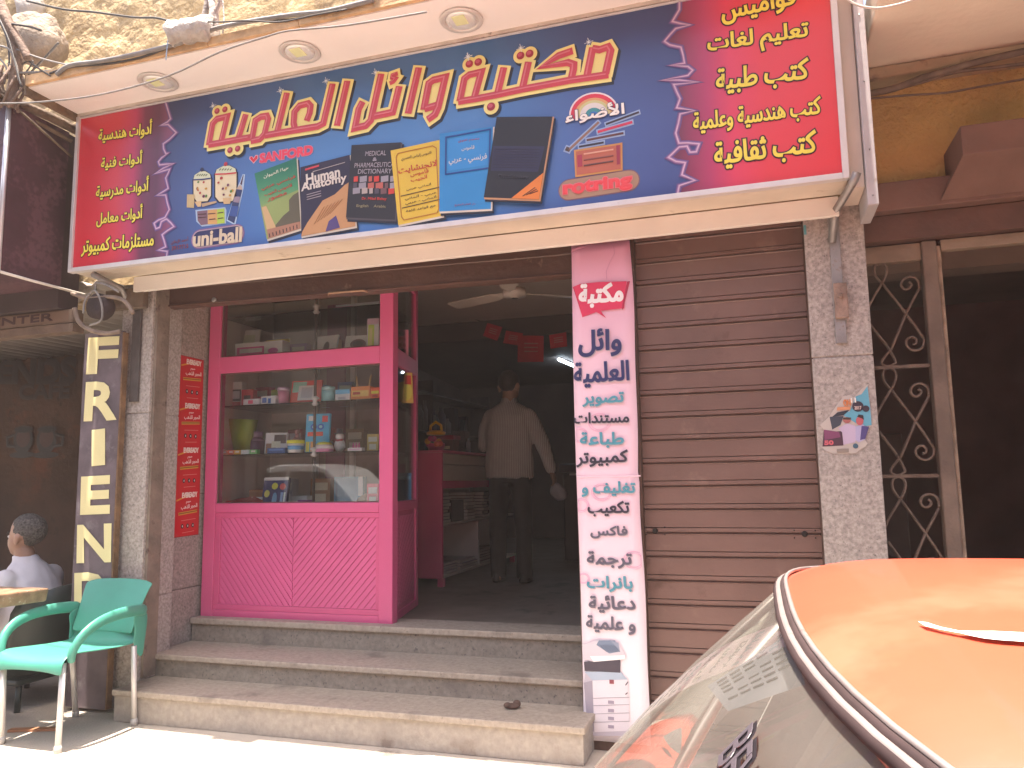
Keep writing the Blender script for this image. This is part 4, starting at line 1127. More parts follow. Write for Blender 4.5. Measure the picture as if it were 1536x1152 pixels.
# upper glass shelf
item('boxed_gadget', 'white carton with a black device picture at the left of the second shelf', 'box', (120, 462, 208, 592), Z3, 4.45, .06, '#bdb6b0', [(.35, .3, .95, .75, '#2c2a2e'), (.42, .36, .88, .66, '#8c8a90'), (.1, .78, .95, .95, '#7c2c38')], 0, .15)
item('toy_box', 'small dark red carton beside the white gadget carton', 'box', (210, 502, 268, 588), Z3, 4.42, .05, '#8c2430', [(.2, .35, .8, .75, '#2c1c20')])
item('eraser_box', 'low pink and white box lying at the front of the second shelf', 'box', (220, 565, 302, 595), Z3, 4.35, .05, '#cda0a8', [(.3, .2, .6, .8, '#b03a58')])
item('ink_box', 'small white carton with blue patches left of the pink jar', 'box', (306, 550, 386, 592), Z3, 4.36, .06, '#c2bcb6', [(.1, .2, .4, .8, '#3a568c'), (.5, .3, .7, .9, '#3a568c')], 0, -.1)
pot('candle', 'slim olive green candle between the small carton and the pink jar', 'candle', 380, 505, 588, 16, Z3, 4.48, [(0, 0, 0), (1, 0, 0), (1, .95, 0), (0, 1, 0)], [ink('#7a8c4c')])
pot('jar', 'pale pink cylindrical jar on the second shelf', 'jar', 424, 500, 585, 25, Z3, 4.42, [(0, 0, 0), (1, 0, 0), (1, .8, 1), (1.05, .8, 1), (1.05, 1, 1), (0, 1, 1)], [ink('#b0687c'), ink('#c48a98')])
item('photo_frame', 'tilted red picture frame on the second shelf beside the rod', 'frame', (458, 458, 605, 582), Z3, 4.44, .015, '#b03a34', [(.05, .05, .5, .5, '#6c9c92'), (.25, .22, .8, .85, '#b9b2ac'), (.35, .3, .72, .75, '#8a8c92')], -.22, .08)
pot('jar', 'pale teal jar with a pink lid right of the rod', 'jar', 652, 495, 572, 30, Z3, 4.42, [(0, 0, 0), (1, 0, 0), (1, .75, 1), (1, 1, 1), (0, 1, 1)], [ink('#6fa0a2'), ink('#7fb0b0')])
item('clip_box', 'blue and white carton between the teal jar and the pencil box', 'box', (688, 515, 762, 572), Z3, 4.38, .06, '#b9bcc0', [(0, 0, 1, .4, '#4c86b4'), (.2, .65, .7, .9, '#8a8a90')])
o = item('pencil_box', 'orange carton holding upright pencils on the second shelf', 'box', (768, 500, 862, 568), Z3, 4.38, .06, '#c4602c', [(.05, .3, .95, .75, '#d88c4c'), (.1, .4, .5, .6, '#7c2c1c')])
A_ = o.location; h_ = .13
m = MB()
for dx, tl in ((-.028, -.02), (.03, .025)): m.tube([(dx, .03, .02), (dx + tl, .035, h_ + .02), (dx + tl * 1.15, .036, h_ + .035)], [.006, .006, .001], 6)
o2 = m.build('pencil', mat('pencil_wood', (.62, .42, .2), .5)); o2.parent = o
item('pencil_box', 'small bright orange carton right of the upright pencils', 'box', (866, 505, 914, 562), Z3, 4.36, .05, '#cc4420', [(.1, .3, .9, .55, '#e0a040'), (.2, .65, .8, .85, '#7c2414')])
item('activity_book', 'yellow and blue activity book leaning behind the side pane', 'book', (1000, 395, 1085, 552), Z3, 4.66, .015, '#b08c4a', [(0, 0, .6, .35, '#2f6a94'), (.1, .3, .95, .95, 'o#c2a04c'), (.5, .1, .9, .4, '#a83c34')], -.1, .85)
# middle glass shelf
item('gift_bag', 'dark plum gift bag at the left end of the third shelf', 'bag', (102, 690, 186, 832), Z2, 4.48, .05, '#3c2430', [(.2, .3, .8, .8, '#54303e')], -.05)
m = MB(); hw_ = .085
m.loft([[(-.05, -.02, 0), (.05, -.02, 0), (.05, .02, 0), (-.05, .02, 0)], [(-.072, -.03, .12), (.07, -.03, .12), (.07, .03, .12), (-.072, .03, .12)], [(-.098, -.035, .245), (.09, -.035, .235), (.09, .035, .235), (-.098, .035, .245)]])
o = tag(m.build('plastic_vase', mat('lime_plastic', '#93a22c', .4, .06, 6)), 'tapering lime green plastic vase on the third shelf', 'vase'); o.location = (at(*g1(218, 820), 4.45).x, 4.45, Z2 + .001)
pot('jar', 'purple glass jar beside the lime vase', 'jar', 288, 715, 832, 33, Z2, 4.50, [(0, 0, 0), (1, 0, 0), (1.05, .6, 0), (.7, .75, 1), (.8, 1, 1), (0, 1, 1)], [ink('#4c3048', .2), ink('#6c5468')])
item('boxed_toy', 'tilted white and brown boxed toy leaning on the third shelf', 'box', (335, 700, 432, 812), Z2, 4.47, .03, '#b5aca4', [(.05, .5, .5, .95, '#6c4a34'), (.4, .1, .95, .5, '#3a2c28'), (.3, .4, .7, .7, '#c4ae94')], -.2, .3)
item('eraser_pack', 'flat blue carton lying before the tilted boxed toy', 'box', (342, 810, 432, 838), Z2, 4.37, .05, '#2c4878', [(.1, .2, .9, .5, '#4a6ca0')])
for k, (X0, X1, c, lab) in enumerate(((104, 140, '#c06a5c', 'pale red'), (142, 172, '#cf5a4a', 'coral'), (174, 204, '#c8843c', 'orange'), (206, 248, '#9ab4bc', 'pale blue'), (252, 288, '#4c8c54', 'green'))):
    item('sharpener_pack', lab + ' tiny pack in the row at the front edge of the third shelf', 'pack', (X0, 834, X1, 856), Z2, 4.34, .035, c, [(.2, .2, .8, .6, '#d8ccc0')], 0, .1 * (k % 3 - 1), 'tiny packs at the front of the third shelf')
pot('paint_tub', 'white tub with a yellow lid and blue print on the third shelf', 'tub', 486, 785, 850, 37, Z2, 4.37, [(0, 0, 0), (.88, 0, 0), (.93, .25, 1), (.96, .55, 0), (.98, .72, 2), (1.05, .73, 2), (1.05, .98, 2), (0, 1, 2)], [ink('#c6c2bc'), ink('#4c7cae'), ink('#cfa628')])
m = MB().ellip((0, 0, .055), .05, .04, .055).tube([(0, 0, .1), (.005, 0, .125)], [.022, .012], 10).tube([(.004, 0, .122), (0, 0, .15), (.012, 0, .165)], [.012, .02, .006], 8)
o = tag(m.build('gift_pouch', mat('pink_pouch', (.46, .2, .22), .5, .35, 30)), 'small tied pink gift pouch behind the yellow lidded tub', 'pouch'); o.location = (at(*g1(492, 800), 4.5).x, 4.5, Z2 + .001)
item('play_set', 'bright blue carded play set standing in the middle of the third shelf', 'toy', (533, 640, 650, 838), Z2, 4.40, .02, '#3f86bc', [(.1, .05, .4, .18, '#d8d4d0'), (.68, .06, .92, .22, '#c23c3c'), (.2, .26, .48, .42, 'o#2c4c94'), (.5, .26, .78, .42, 'o#2c4c94'), (.27, .3, .42, .38, 'o#78aeca'), (.56, .3, .71, .38, 'o#78aeca'), (.1, .47, .75, .58, '#c4483c'), (.05, .72, .2, .98, '#c8a048'), (.25, .72, .38, .98, '#c8784a'), (.5, .78, .9, .95, '#8fc0d8')], -.08, .05)
m = MB().lathe((0, 0, 0), [(0, 0), (.058, 0), (.062, .02)], 18, 0).lathe((0, 0, 0), [(.062, .02), (.055, .045)], 18, 1).lathe((0, 0, 0), [(.055, .045), (.035, .062), (0, .066)], 18, 2)
o = tag(m.build('toy_cake', [ink('#d86a8a'), ink('#dca0a0'), ink('#c8b83c')]), 'round pink and yellow toy cake box at the front of the third shelf', 'toy'); o.location = (at(*g1(626, 842), 4.36).x, 4.37, Z2 + .001)
m = MB().ellip((0, 0, .045), .036, .034, .045, 0).ellip((0, 0, .10), .028, .027, .027, 0).lathe((0, 0, .118), [(.036, 0), (.036, .004), (.02, .006), (.018, .035), (0, .036)], 14, 1).tube([(-.035, -.005, .05), (-.05, -.02, .07)], [.008, .006], 6, 1).tube([(.03, -.01, .05), (.048, -.02, .03)], [.009, .006], 6, 0).tube([(-.028, -.01, .079), (0, -.028, .074), (.028, -.01, .079)], .007, 6, 2)
o = tag(m.build('snowman_figure', [ink('#bdb6ae'), ink('#3a3440'), ink('#8c3a44')]), 'small white snowman figure with a dark hat on the third shelf', 'figurine'); o.location = (at(*g1(706, 812), 4.45).x, 4.46, Z2 + .001)
item('toy_box', 'slim dark red carton standing just right of the blue play set', 'box', (650, 690, 668, 815), Z2, 4.48, .05, '#7c2434', [(.2, .1, .8, .4, '#a84a58')])
o = item('pen_set', 'flat white tray of pink nail polishes at the front of the third shelf', 'tray', (750, 820, 822, 836), Z2, 4.34, .04, '#cfc4c4', [(.1, .3, .9, .7, '#d08a9c')])
m = MB()
for dx in (-.02, 0, .02): m.lathe((dx, .02, .016), [(.007, 0), (.007, .022), (.004, .024), (.004, .036), (0, .037)], 8)
o2 = m.build('bottles', ink('#c85a7c')); o2.parent = o
m = MB().loft([[(-.06, -.03, 0), (.07, -.03, 0), (.07, .03, 0), (-.06, .03, 0)], [(-.055, -.02, .09), (.06, -.02, .12), (.06, .02, .12), (-.055, .02, .09)], [(-.01, -.01, .13), (.055, -.01, .19), (.055, .01, .19), (-.01, .01, .13)]])
o = tag(m.build('plush_toy', mat('beige_plush', (.28, .2, .15), .9, .3, 20, .5, 80)), 'beige plush toy slumped behind the side pane of the third shelf', 'toy'); o.location = (-2.33, 4.68, Z2 + .001)
# cabinet floor
item('craft_kit', 'navy craft kit card with coloured shapes propped on the cabinet floor', 'kit', (312, 905, 432, 1062), Z1, 4.44, .03, '#262c58', [(0, 0, 1, .1, '#bdb4a8'), (.35, .18, .6, .4, 'o#cfa63c'), (.68, .2, .92, .42, 'o#c04a4a'), (.08, .42, .3, .66, 'o#b9a24a'), (.42, .5, .62, .95, 'o#5c86ac'), (.75, .5, .85, .9, '#6c86b4'), (.88, .5, .95, .9, '#8ca0c0')], -.2, .06)
item('ring_binder', 'grey blue ring binder standing at the back of the cabinet floor', 'binder', (682, 865, 828, 1015), Z1, 4.62, .05, '#3f6a80', [(.84, 0, 1, .65, '#b5b0a8'), (.05, .05, .12, .95, '#34586c')])
item('shoe_box', 'brown cardboard carton behind the white cards on the cabinet floor', 'box', (250, 980, 335, 1070), Z1, 4.55, .1, '#6c4630', [(0, 0, 1, .15, '#7c543a')])
item('card', 'small white card propped before the brown carton', 'card', (262, 1015, 310, 1072), Z1, 4.40, .006, '#bfb8b0', [(.2, .2, .8, .4, '#9a948e')], -.2, .3)
m = MB().tube([(-.12, 0, .03), (-.03, .01, .035), (.09, .02, .05), (.14, .02, .04)], [.012, .028, .024, .008], 10).ellip((-.1, -.01, .025), .035, .02, .022)
o = tag(m.build('toy_car_ramp', mat('red_plastic', '#a01e28', .35, .1, 10)), 'long bright red plastic toy lying at the left of the cabinet floor', 'toy'); o.location = (at(*g1(205, 1080), 4.38).x, 4.40, Z1 + .004)
for k, (X0, X1, Y0, Y1, c, lab) in enumerate(((380, 440, 1060, 1090, '#8a4a5c', 'plum'), (440, 500, 1055, 1088, '#b09a94', 'pale grey'), (500, 565, 1045, 1085, '#6c3c6c', 'purple'), (570, 640, 1058, 1086, '#7a3044', 'wine red'), (465, 545, 985, 1040, '#b5aca6', 'white lined'))):
    item('stationery_pack', lab + ' flat pack lying among those on the cabinet floor', 'pack', (X0, Y0, X1, Y1), Z1, 4.36 if k < 4 else 4.6, .07, c, [(.2, .3, .8, .6, '#c9bcb4')], 0, .25 * (k % 3 - 1), 'flat packs on the cabinet floor')
m = MB().loft([[(-.1, -.05, 0), (.14, -.05, 0), (.14, .06, 0), (-.1, .06, 0)], [(-.07, -.04, .06), (.13, -.04, .1), (.13, .05, .1), (-.07, .05, .06)], [(.0, -.02, .1), (.11, -.02, .16), (.11, .03, .16), (.0, .03, .1)]])
o = tag(m.build('cloth_bag', mat('tan_cloth', (.27, .18, .12), .9, .2, 12, .4, 50)), 'tan cloth bag slumped at the right of the cabinet floor', 'bag'); o.location = (-2.37, 4.50, Z1 + .001)
item('folder', 'upright blue folder behind the side pane of the cabinet floor', 'folder', (1010, 905, 1075, 1070), Z1, 4.72, .03, '#2f5878', [(.1, .1, .9, .2, '#4c7c98')], 0, .9)
item('folder', 'upright magenta folder leaning beside the blue one', 'folder', (995, 850, 1060, 1060), Z1, 4.78, .02, '#7c2c50', [(.1, .1, .9, .2, '#984468')], -.05, .9)
for k, (X0, X1, Y0, Y1, zs, y, c, c2, lab) in enumerate(((120, 165, 190, 300, Z4, 4.72, '#7c8a94', '#b9b4ac', 'slate blue carton at the back left of the top shelf'), (455, 540, 215, 320, Z4, 4.68, '#8a7a9c', '#c4b8c8', 'lilac carton behind the pads on the top shelf'),
        (640, 700, 190, 310, Z4, 4.70, '#a87c5c', '#c8b49c', 'tan carton between the two pads at the back of the top shelf'), (275, 352, 480, 590, Z3, 4.62, '#9c5c6c', '#c9b0b4', 'rose carton behind the small white one on the second shelf'),
        (600, 640, 470, 580, Z3, 4.66, '#5c7c9c', '#b9c4cc', 'tall blue carton behind the teal jar'), (700, 770, 450, 570, Z3, 4.66, '#3c5484', '#8ca4c4', 'navy carton at the back of the second shelf'),
        (440, 520, 700, 830, Z2, 4.68, '#7c4c5c', '#b49ca4', 'plum carton at the back of the third shelf'), (740, 830, 690, 815, Z2, 4.70, '#6c5c4c', '#a89c8c', 'drab carton at the back right of the third shelf'), (850, 905, 720, 812, Z2, 4.60, '#9c8c54', '#c8bc94', 'ochre carton beside the pink corner post on the third shelf'),
        (440, 470, 880, 1020, Z1, 4.72, '#8c8c94', '#c4c4c8', 'grey upright file beside the navy craft kit'), (560, 660, 900, 1040, Z1, 4.70, '#7c5c44', '#b09c88', 'brown upright carton at the back of the cabinet floor'), (850, 905, 930, 1050, Z1, 4.42, '#b04c5c', '#d8b0b4', 'rose carton beside the corner post on the cabinet floor'))):
    item('carton', lab, 'box', (X0, Y0, X1, Y1), zs, y, .06, c, [(.12, .15, .88, .42, c2), (.2, .55, .8, .85, c2)], -.03, .12 * ((k % 3) - 1))
GAIN = 1.0
# ================================================================== PEOPLE
def skin_mat(name, col): return mat(name, col, .5, .08, 12, .03, 120)
M_skin = skin_mat('skin_brown', (.30, .17, .115))
M_eye = mat('eye_white', (.6, .56, .52), .3)
M_pupil = mat('eye_dark', (.02, .015, .012), .2)
def head_parts(root, base, fwd, hair_m, skin_m, body_mb, tilt=0., scale=1., hair='short'):
    """adds head volume to body_mb, and hair and eyes as children; base = bottom of the skull at the neck, fwd = unit facing"""
    f = Vector(fwd).normalized(); r = f.cross(Vector((0, 0, 1))).normalized(); u = r.cross(f).normalized()
    Q = Matrix((r, f, u)).transposed()
    Q = Matrix.Rotation(tilt, 3, r) @ Q
    P = lambda x, y, z: Vector(base) + Q @ (Vector((x, y, z)) * scale)
    S = scale
    body_mb.ellip(P(0, -.012, .155), .077 * S, .098 * S, .088 * S, 0, 18, 12, Q)       # skull
    body_mb.ellip(P(0, .030, .085), .062 * S, .068 * S, .078 * S, 0, 16, 10, Q)        # face
    body_mb.ellip(P(0, .052, .035), .036 * S, .034 * S, .030 * S, 0, 12, 8, Q)         # chin
    body_mb.ellip(P(0, .050, .128), .058 * S, .040 * S, .022 * S, 0, 12, 8, Q)         # brow
    body_mb.loft([[P(-.010, .090, .125), P(.010, .090, .125), P(.008, .075, .128), P(-.008, .075, .128)], [P(-.017, .112, .083), P(.017, .112, .083), P(.02, .080, .078), P(-.02, .080, .078)]])  # nose
    body_mb.ellip(P(0, .088, .056), .024 * S, .012 * S, .007 * S, 0, 10, 6, Q).ellip(P(0, .086, .044), .021 * S, .012 * S, .007 * S, 0, 10, 6, Q)
    for s in (-1, 1):
        body_mb.ellip(P(s * .079, -.012, .105), .010 * S, .021 * S, .034 * S, 0, 10, 8, Q)
        body_mb.ellip(P(s * .083, -.018, .118), .010 * S, .018 * S, .018 * S, 0, 8, 6, Q)
        MB().ellip(P(s * .031, .080, .112), .011 * S, .010 * S, .008 * S, 0, 10, 8, Q).build('eye', M_eye, root)
        MB().ellip(P(s * .031, .0885, .112), .005 * S, .003 * S, .005 * S, 0, 8, 6, Q).build('pupil', M_pupil, root)
        MB().tube([P(s * .012, .094, .128), P(s * .032, .094, .134), P(s * .052, .080, .128)], [.004, .005, .003], 6).build('eyebrow', hair_m, root)
    # hair: a cap of the skull that leaves face and ears free
    m = MB(); n, k = 36, 20
    V = []; ok = []
    for i in range(k + 1):
        th = math.pi * i / k
        for j in range(n):
            a = 2 * math.pi * j / n
            d = Vector((math.sin(th) * math.sin(a), math.sin(th) * math.cos(a), math.cos(th)))
            q = Vector((d.x * .0805, -.013 + d.y * .1015, .155 + d.z * .0915))
            q += d * (.003 * noise.noise(q * 90) + .003 * noise.noise(q * 40))
            line = .165 if d.y > .35 else (.125 if d.y > -.2 else .03)
            if d.y > .35: line = .182
            line += .012 * noise.noise((q.x * 50, q.y * 50, 3))
            thick = 1 if q.z > line else 0
            if not thick: q = Vector((d.x * .062, -.014 + d.y * .078, .15 + d.z * .07))
            V.append(P(*q)); ok.append(thick)
    F = [(i * n + j, i * n + (j + 1) % n, (i + 1) * n + (j + 1) % n, (i + 1) * n + j) for i in range(k) for j in range(n)]
    F = [fc for fc in F if sum(ok[v] for v in fc) >= 1]
    m.add(V, F, 0, True)
    m.build('hair', hair_m, root)
    return P
def hand(mb, wrist, direc, palm_n, side, curl=.5, s=1.):
    """palm, four unequal fingers and a thumb leaving the palm's side; direc = forearm direction, palm_n = where the palm looks, side = +1/-1 thumb side"""
    d = Vector(direc).normalized(); n = Vector(palm_n); n = (n - d * n.dot(d)).normalized(); t = d.cross(n) * side
    w = Vector(wrist)
    Q = Matrix((t, n, d)).transposed()
    mb.ellip(w + d * .050 * s, .040 * s, .017 * s, .054 * s, 0, 14, 10, Q)
    for k, (off, ln) in enumerate(((.028, .070), (.010, .080), (-.009, .074), (-.027, .058))):
        b = w + d * .085 * s + t * off * s
        P = [b - d * .02 * s]; dirn = d.copy(); p = b.copy(); P.append(p.copy())
        for seg in range(3):
            a = curl * (.5 + .25 * seg)
            dirn = (dirn * math.cos(a) + n * math.sin(a)).normalized() if seg == 0 else (dirn * math.cos(a) + (n * math.cos(curl * seg) - d * math.sin(curl * seg)).normalized() * math.sin(a)).normalized()
            p = p + dirn * ln * s * (.42, .33, .25)[seg]; P.append(p.copy())
        mb.tube(P, [.0095 * s, .0095 * s, .0088 * s, .008 * s, .0062 * s], 8)
    b = w + d * .025 * s + t * .030 * s
    mb.tube([b - t * .015 * s, b + t * .016 * s + d * .018 * s + n * .008 * s, b + t * .022 * s + d * .045 * s + n * .02 * s, b + t * .014 * s + d * .068 * s + n * .03 * s], [.014 * s, .012 * s, .0105 * s, .007 * s], 8)
def ring(c, rx, ry, n=20, rot=0., pw=1.):
    P = []
    for k in range(n):
        a = 2 * math.pi * k / n
        x = rx * math.copysign(abs(math.cos(a)) ** pw, math.cos(a)); y = ry * math.copysign(abs(math.sin(a)) ** pw, math.sin(a))
        P.append(Vector(c) + Vector((x * math.cos(rot) - y * math.sin(rot), x * math.sin(rot) + y * math.cos(rot), 0)))
    return P
def balls(mb, P, R_l):
    mb.tube(P, R_l, 14)
    for p, r in zip(P, R_l): mb.ellip(p, r * .99, r * .99, r * .99, 0, 12, 8)
def crease(o, amp, sc):
    me = o.data
    for v in me.vertices:
        p = v.co * sc
        v.co += v.normal * amp * (noise.noise((p.x, p.y, p.z * .45)) + .5 * noise.noise((p.x * 2.3, p.y * 2.3, p.z)))
def stripe_mat(name, c1, c2, scale):
    m = mat(name, c1, .85, .06, 20, .1, 200)
    t = m.node_tree; b = t.nodes['Principled BSDF']
    tc = t.nodes.new('ShaderNodeTexCoord'); wv = t.nodes.new('ShaderNodeTexWave'); wv.bands_direction = 'X'; wv.inputs['Scale'].default_value = scale
    t.links.new(tc.outputs['Object'], wv.inputs[0])
    mx = t.nodes.new('ShaderNodeMixRGB'); mx.inputs[2].default_value = (*c2, 1)
    old = b.inputs['Base Color'].links[0].from_socket
    t.links.new(old, mx.inputs[1]); t.links.new(wv.outputs['Fac'], mx.inputs[0]); t.links.new(mx.outputs[0], b.inputs['Base Color'])
    return m
# ---- the man standing in the shop, seen from behind
mx_, my_, mz_ = -1.98, 6.2, FL
man = thing('person', 'man in a grey striped shirt standing with his back turned inside the shop', 'person', (mx_, my_, mz_))
o_ = Vector((mx_, my_, mz_))
sk = MB()
P_ = lambda x, y, z: o_ + Vector((x, y, z))
for s in (-1, 1):
    balls(sk, [P_(s * .10, 0, .07), P_(s * .10, .01, .45), P_(s * .095, 0, .86)], [.045, .06, .085])
    sk.tube([P_(s * .11, -.06, .035), P_(s * .115, .06, .035), P_(s * .12, .15, .025)], [.035, .04, .03], 10)
sk.loft([ring(P_(0, 0, .80), .15, .10), ring(P_(0, 0, .95), .16, .11), ring(P_(.0, 0, 1.1), .15, .10), ring(P_(0, 0, 1.3), .165, .10), ring(P_(0, 0, 1.40), .13, .08), ring(P_(0, .005, 1.48), .06, .06), ring(P_(0, .015, 1.57), .055, .058)])
elR, wrR = P_(.285, .0, 1.13), P_(.345, .05, .90)
elL, wrL = P_(-.245, .04, 1.12), P_(-.20, .26, 1.12)
balls(sk, [P_(.155, 0, 1.355), P_(.21, 0, 1.28), elR, wrR], [.042, .042, .040, .030]); balls(sk, [P_(-.155, 0, 1.355), P_(-.20, .01, 1.28), elL, wrL], [.042, .042, .040, .030])
hand(sk, wrR, (wrR - elR), (-1, .2, 0), 1, .75); hand(sk, wrL, (wrL - elL), (.2, 0, -1), 1, .5)
M_hair = mat('dark_hair', (.022, .014, .011), .6, .3, 60, .4, 150)
head_parts(man, P_(0, .012, 1.485), (0.1, 1, 0), M_hair, M_skin, sk, -.08, 1.1)
b_ = fuse(sk.build('body', M_skin, man), .009, 4)
m = MB()
for s in (-1, 1):
    m.loft([ring(P_(s * .115, .012, .035), .062, .082), ring(P_(s * .112, .005, .25), .068, .078), ring(P_(s * .108, .005, .50), .076, .083), ring(P_(s * .10, 0, .70), .086, .10), ring(P_(s * .085, 0, .86), .095, .115)])
m.loft([ring(P_(0, 0, .80), .165, .115), ring(P_(0, 0, .9), .178, .125), ring(P_(0, 0, 1.02), .165, .12)])
M_trou = mat('black_trousers', (.018, .015, .015), .85, .2, 15)
t_ = fuse(m.build('trousers', M_trou, man), .013, 5); crease(t_, .007, 9)
m = MB()
m.loft([ring(P_(.0, -.005, .845), .205, .140, 24), ring(P_(0, -.005, .95), .205, .140, 24), ring(P_(0, -.004, 1.1), .200, .135, 24), ring(P_(0, -.006, 1.25), .212, .138, 24), ring(P_(0, -.004, 1.36), .205, .125, 24), ring(P_(0, 0, 1.425), .165, .10, 24), ring(P_(0, .004, 1.465), .095, .078, 24), ring(P_(0, .008, 1.475), .06, .06, 24)])
balls(m, [P_(.165, 0, 1.372), P_(.215, .0, 1.29), elR, wrR + Vector((0, 0, .02))], [.060, .064, .062, .046]); balls(m, [P_(-.165, 0, 1.372), P_(-.205, .01, 1.29), elL, wrL], [.060, .063, .060, .046])
m.loft([ring(P_(0, .012, 1.46), .074, .072), ring(P_(0, .014, 1.515), .064, .066)])
M_shirt = stripe_mat('grey_striped_shirt', (.42, .40, .39), (.27, .25, .245), 22)
t_ = fuse(m.build('shirt', M_shirt, man), .012, 5); crease(t_, .011, 8)
for s in (-1, 1):
    m = MB(); m.loft([ring(P_(s * .115, .04, .004), .046, .125, 16), ring(P_(s * .115, .04, .035), .048, .13, 16), ring(P_(s * .115, .02, .075), .042, .09, 16), ring(P_(s * .115, 0, .10), .04, .05, 16)])
    m.build('shoe', mat('black_shoe', (.012, .01, .01), .4), man)
# the plastic bag in his hand
hx = wrR + (wrR - elR).normalized() * .10
m = MB()
m.loft([[hx + Vector(v) for v in ((-.02, -.012, .0), (.02, -.012, 0), (.02, .012, 0), (-.02, .012, 0))], [hx + Vector(v) for v in ((-.05, -.02, -.05), (.06, -.025, -.03), (.06, .02, -.03), (-.05, .025, -.05))], [hx + Vector(v) for v in ((-.06, -.022, -.11), (.12, -.02, -.07), (.12, .02, -.07), (-.06, .022, -.11))], [hx + Vector(v) for v in ((.02, -.006, -.17), (.10, -.006, -.14), (.10, .006, -.14), (.02, .006, -.17))]])
tag(m.build('plastic_bag', mat('grey_plastic_bag', (.24, .22, .235), .3, .15, 12, .3, 30), sub=1), 'small crumpled grey plastic bag held in the right hand of the man in the shop', 'bag')

# ================================================================== INSIDE THE SHOP
M_cream2 = mat('cream_drawer', (.52, .43, .37), .6, .06, 4)
ct = thing('shop_counter', 'pink ended counter with cream drawers and book shelves inside the shop', 'counter', (-2.65, 6.6, FL))
CX, C0, C1, CT = -2.40, 5.74, 7.7, 1.505
M_cpink = mat('deep_pink_end', '#d04878', .45, .05, 4)
MB().box(-2.95, CX, C0, C0 + .03, FL + .07, CT - .02).build('end_panel', M_cpink, ct, bevel=.003)
MB().box(-2.95, CX + .01, C0 - .01, C1, CT - .019, CT).build('worktop', M_cpink, ct, bevel=.003)
for z0, z1 in ((1.395, 1.48), (1.262, 1.385)): MB().box(-2.90, CX - .003, C0 + .031, C1, z0, z1).build('drawer_front', M_cream2, ct, bevel=.004)
MB().box(-2.90, CX - .012, C0 + .031, C1, 1.2, 1.2615).build('pink_rail', M_cpink, ct)
m = MB().box(-2.90, CX - .01, C0 + .031, C1, .905, .925).box(-2.90, CX - .006, C0 + .031, C1, FL + .07, FL + .09).box(-2.945, -2.905, C0 + .031, C1, FL + .07, 1.19)
m.build('shelf', M_cream2, ct)
for y in (6.62, 7.4): MB().box(-2.90, CX - .02, y, y + .03, .5205, .9045).build('divider', M_white, ct)
for y in (C0 + .04, C1 - .06): MB().box(CX - .06, CX - .01, y, y + .05, FL + .001, FL + .0695).build('foot', M_cpink, ct, bevel=.005)
def stack(y, n, z0, w, d, th, cols, lab, grp, cat='book'):
    z = z0
    for k in range(n):
        t = th * random.uniform(.85, 1.15); c = cols[k % len(cols)]
        m = MB().box(-w / 2, w / 2, 0, d, .002, t - .002, 1).box(-w / 2 - .003, w / 2 + .003, -.003, d + .003, 0, .002, 0).box(-w / 2 - .003, w / 2 + .003, -.003, d + .003, t - .002, t, 0)
        o = m.build('stacked_book', [ink(c), ink('#b9ada4')]); o.location = (CX - .03 - w / 2 + random.uniform(-.012, .012), y + random.uniform(-.01, .01), z + .0005); o.rotation_euler.z = random.uniform(-.04, .04)
        tag(o, lab, cat, grp); z += t + .001
stack(5.80, 9, .926, .22, .17, .027, ['#3a2c30', '#4c4044', '#2c2630'], 'white edged book in the tall stack nearest the pink counter end', 'white edged books stacked under the drawers')
stack(6.36, 8, .926, .22, .20, .028, ['#5c3424', '#6c4430', '#4c2c20'], 'brown covered book in the middle stack under the counter drawers', 'brown books stacked under the drawers')
stack(6.78, 8, .926, .22, .15, .027, ['#332a30', '#42383c'], 'white edged book in the stack farther along the counter shelf', 'farther white edged books under the drawers')
stack(5.80, 4, .521, .30, .34, .022, ['#8a7c80', '#a79ca0', '#6c5c6c'], 'large flat book lying on the counter bottom shelf near the end', 'flat books on the counter bottom shelf')
stack(6.22, 3, .521, .30, .36, .026, ['#a09498', '#5c4c50'], 'wide flat book on the bottom shelf left of the divider', 'wide flat books beside the divider')
stack(6.70, 5, .521, .28, .40, .024, ['#6c4a3c', '#8c7468', '#5a3c34'], 'brownish book lying on the bottom shelf beyond the divider', 'books on the bottom shelf beyond the divider')
o = tag(MB().box(-2.62, CX - .03, 6.02, 6.30, .9255, 1.10).build('carton', mat('dark_carton', (.05, .03, .03), .7, .2, 8), bevel=.003), 'dark carton standing on the counter shelf between two book stacks', 'box')
# goods on the counter
tb = thing('toy_basket', 'toy basket of bright flowers with a yellow handle on the counter', 'toy', (-2.50, 5.86, CT))
m = MB().lathe((-2.50, 5.86, CT), [(.0, 0), (.06, 0), (.075, .05), (.07, .06)], 16)
m.build('basket', mat('pink_basket', '#c43a6a', .5, .2, 20), tb)
MB().lathe((-2.50, 5.86, CT + .13), [(0, 0), (.075, 0), (.08, .02), (.05, .035), (0, .036)], 16).build('lid', mat('yellow_plastic', '#d29a1e', .4, .06, 10), tb)
MB().tube([(-2.55, 5.86, CT + .16), (-2.545, 5.86, CT + .205), (-2.50, 5.86, CT + .235), (-2.455, 5.86, CT + .205), (-2.45, 5.86, CT + .16)], .012, 8).build('handle', mat('yellow_handle', '#d8a41e', .4), tb)
for k, c in enumerate(('#d8483c', '#e07a2c', '#d83c78', '#c8405c', '#d89030', '#b83a6c', '#e05a4c')):
    a_ = k * .9
    MB().ellip((-2.50 + .055 * math.cos(a_), 5.86 - .045 + .03 * math.sin(a_), CT + .075 + .022 * (k % 3 - 1)), .026, .024, .024, 0, 10, 8).build('flower', ink(c), tb)
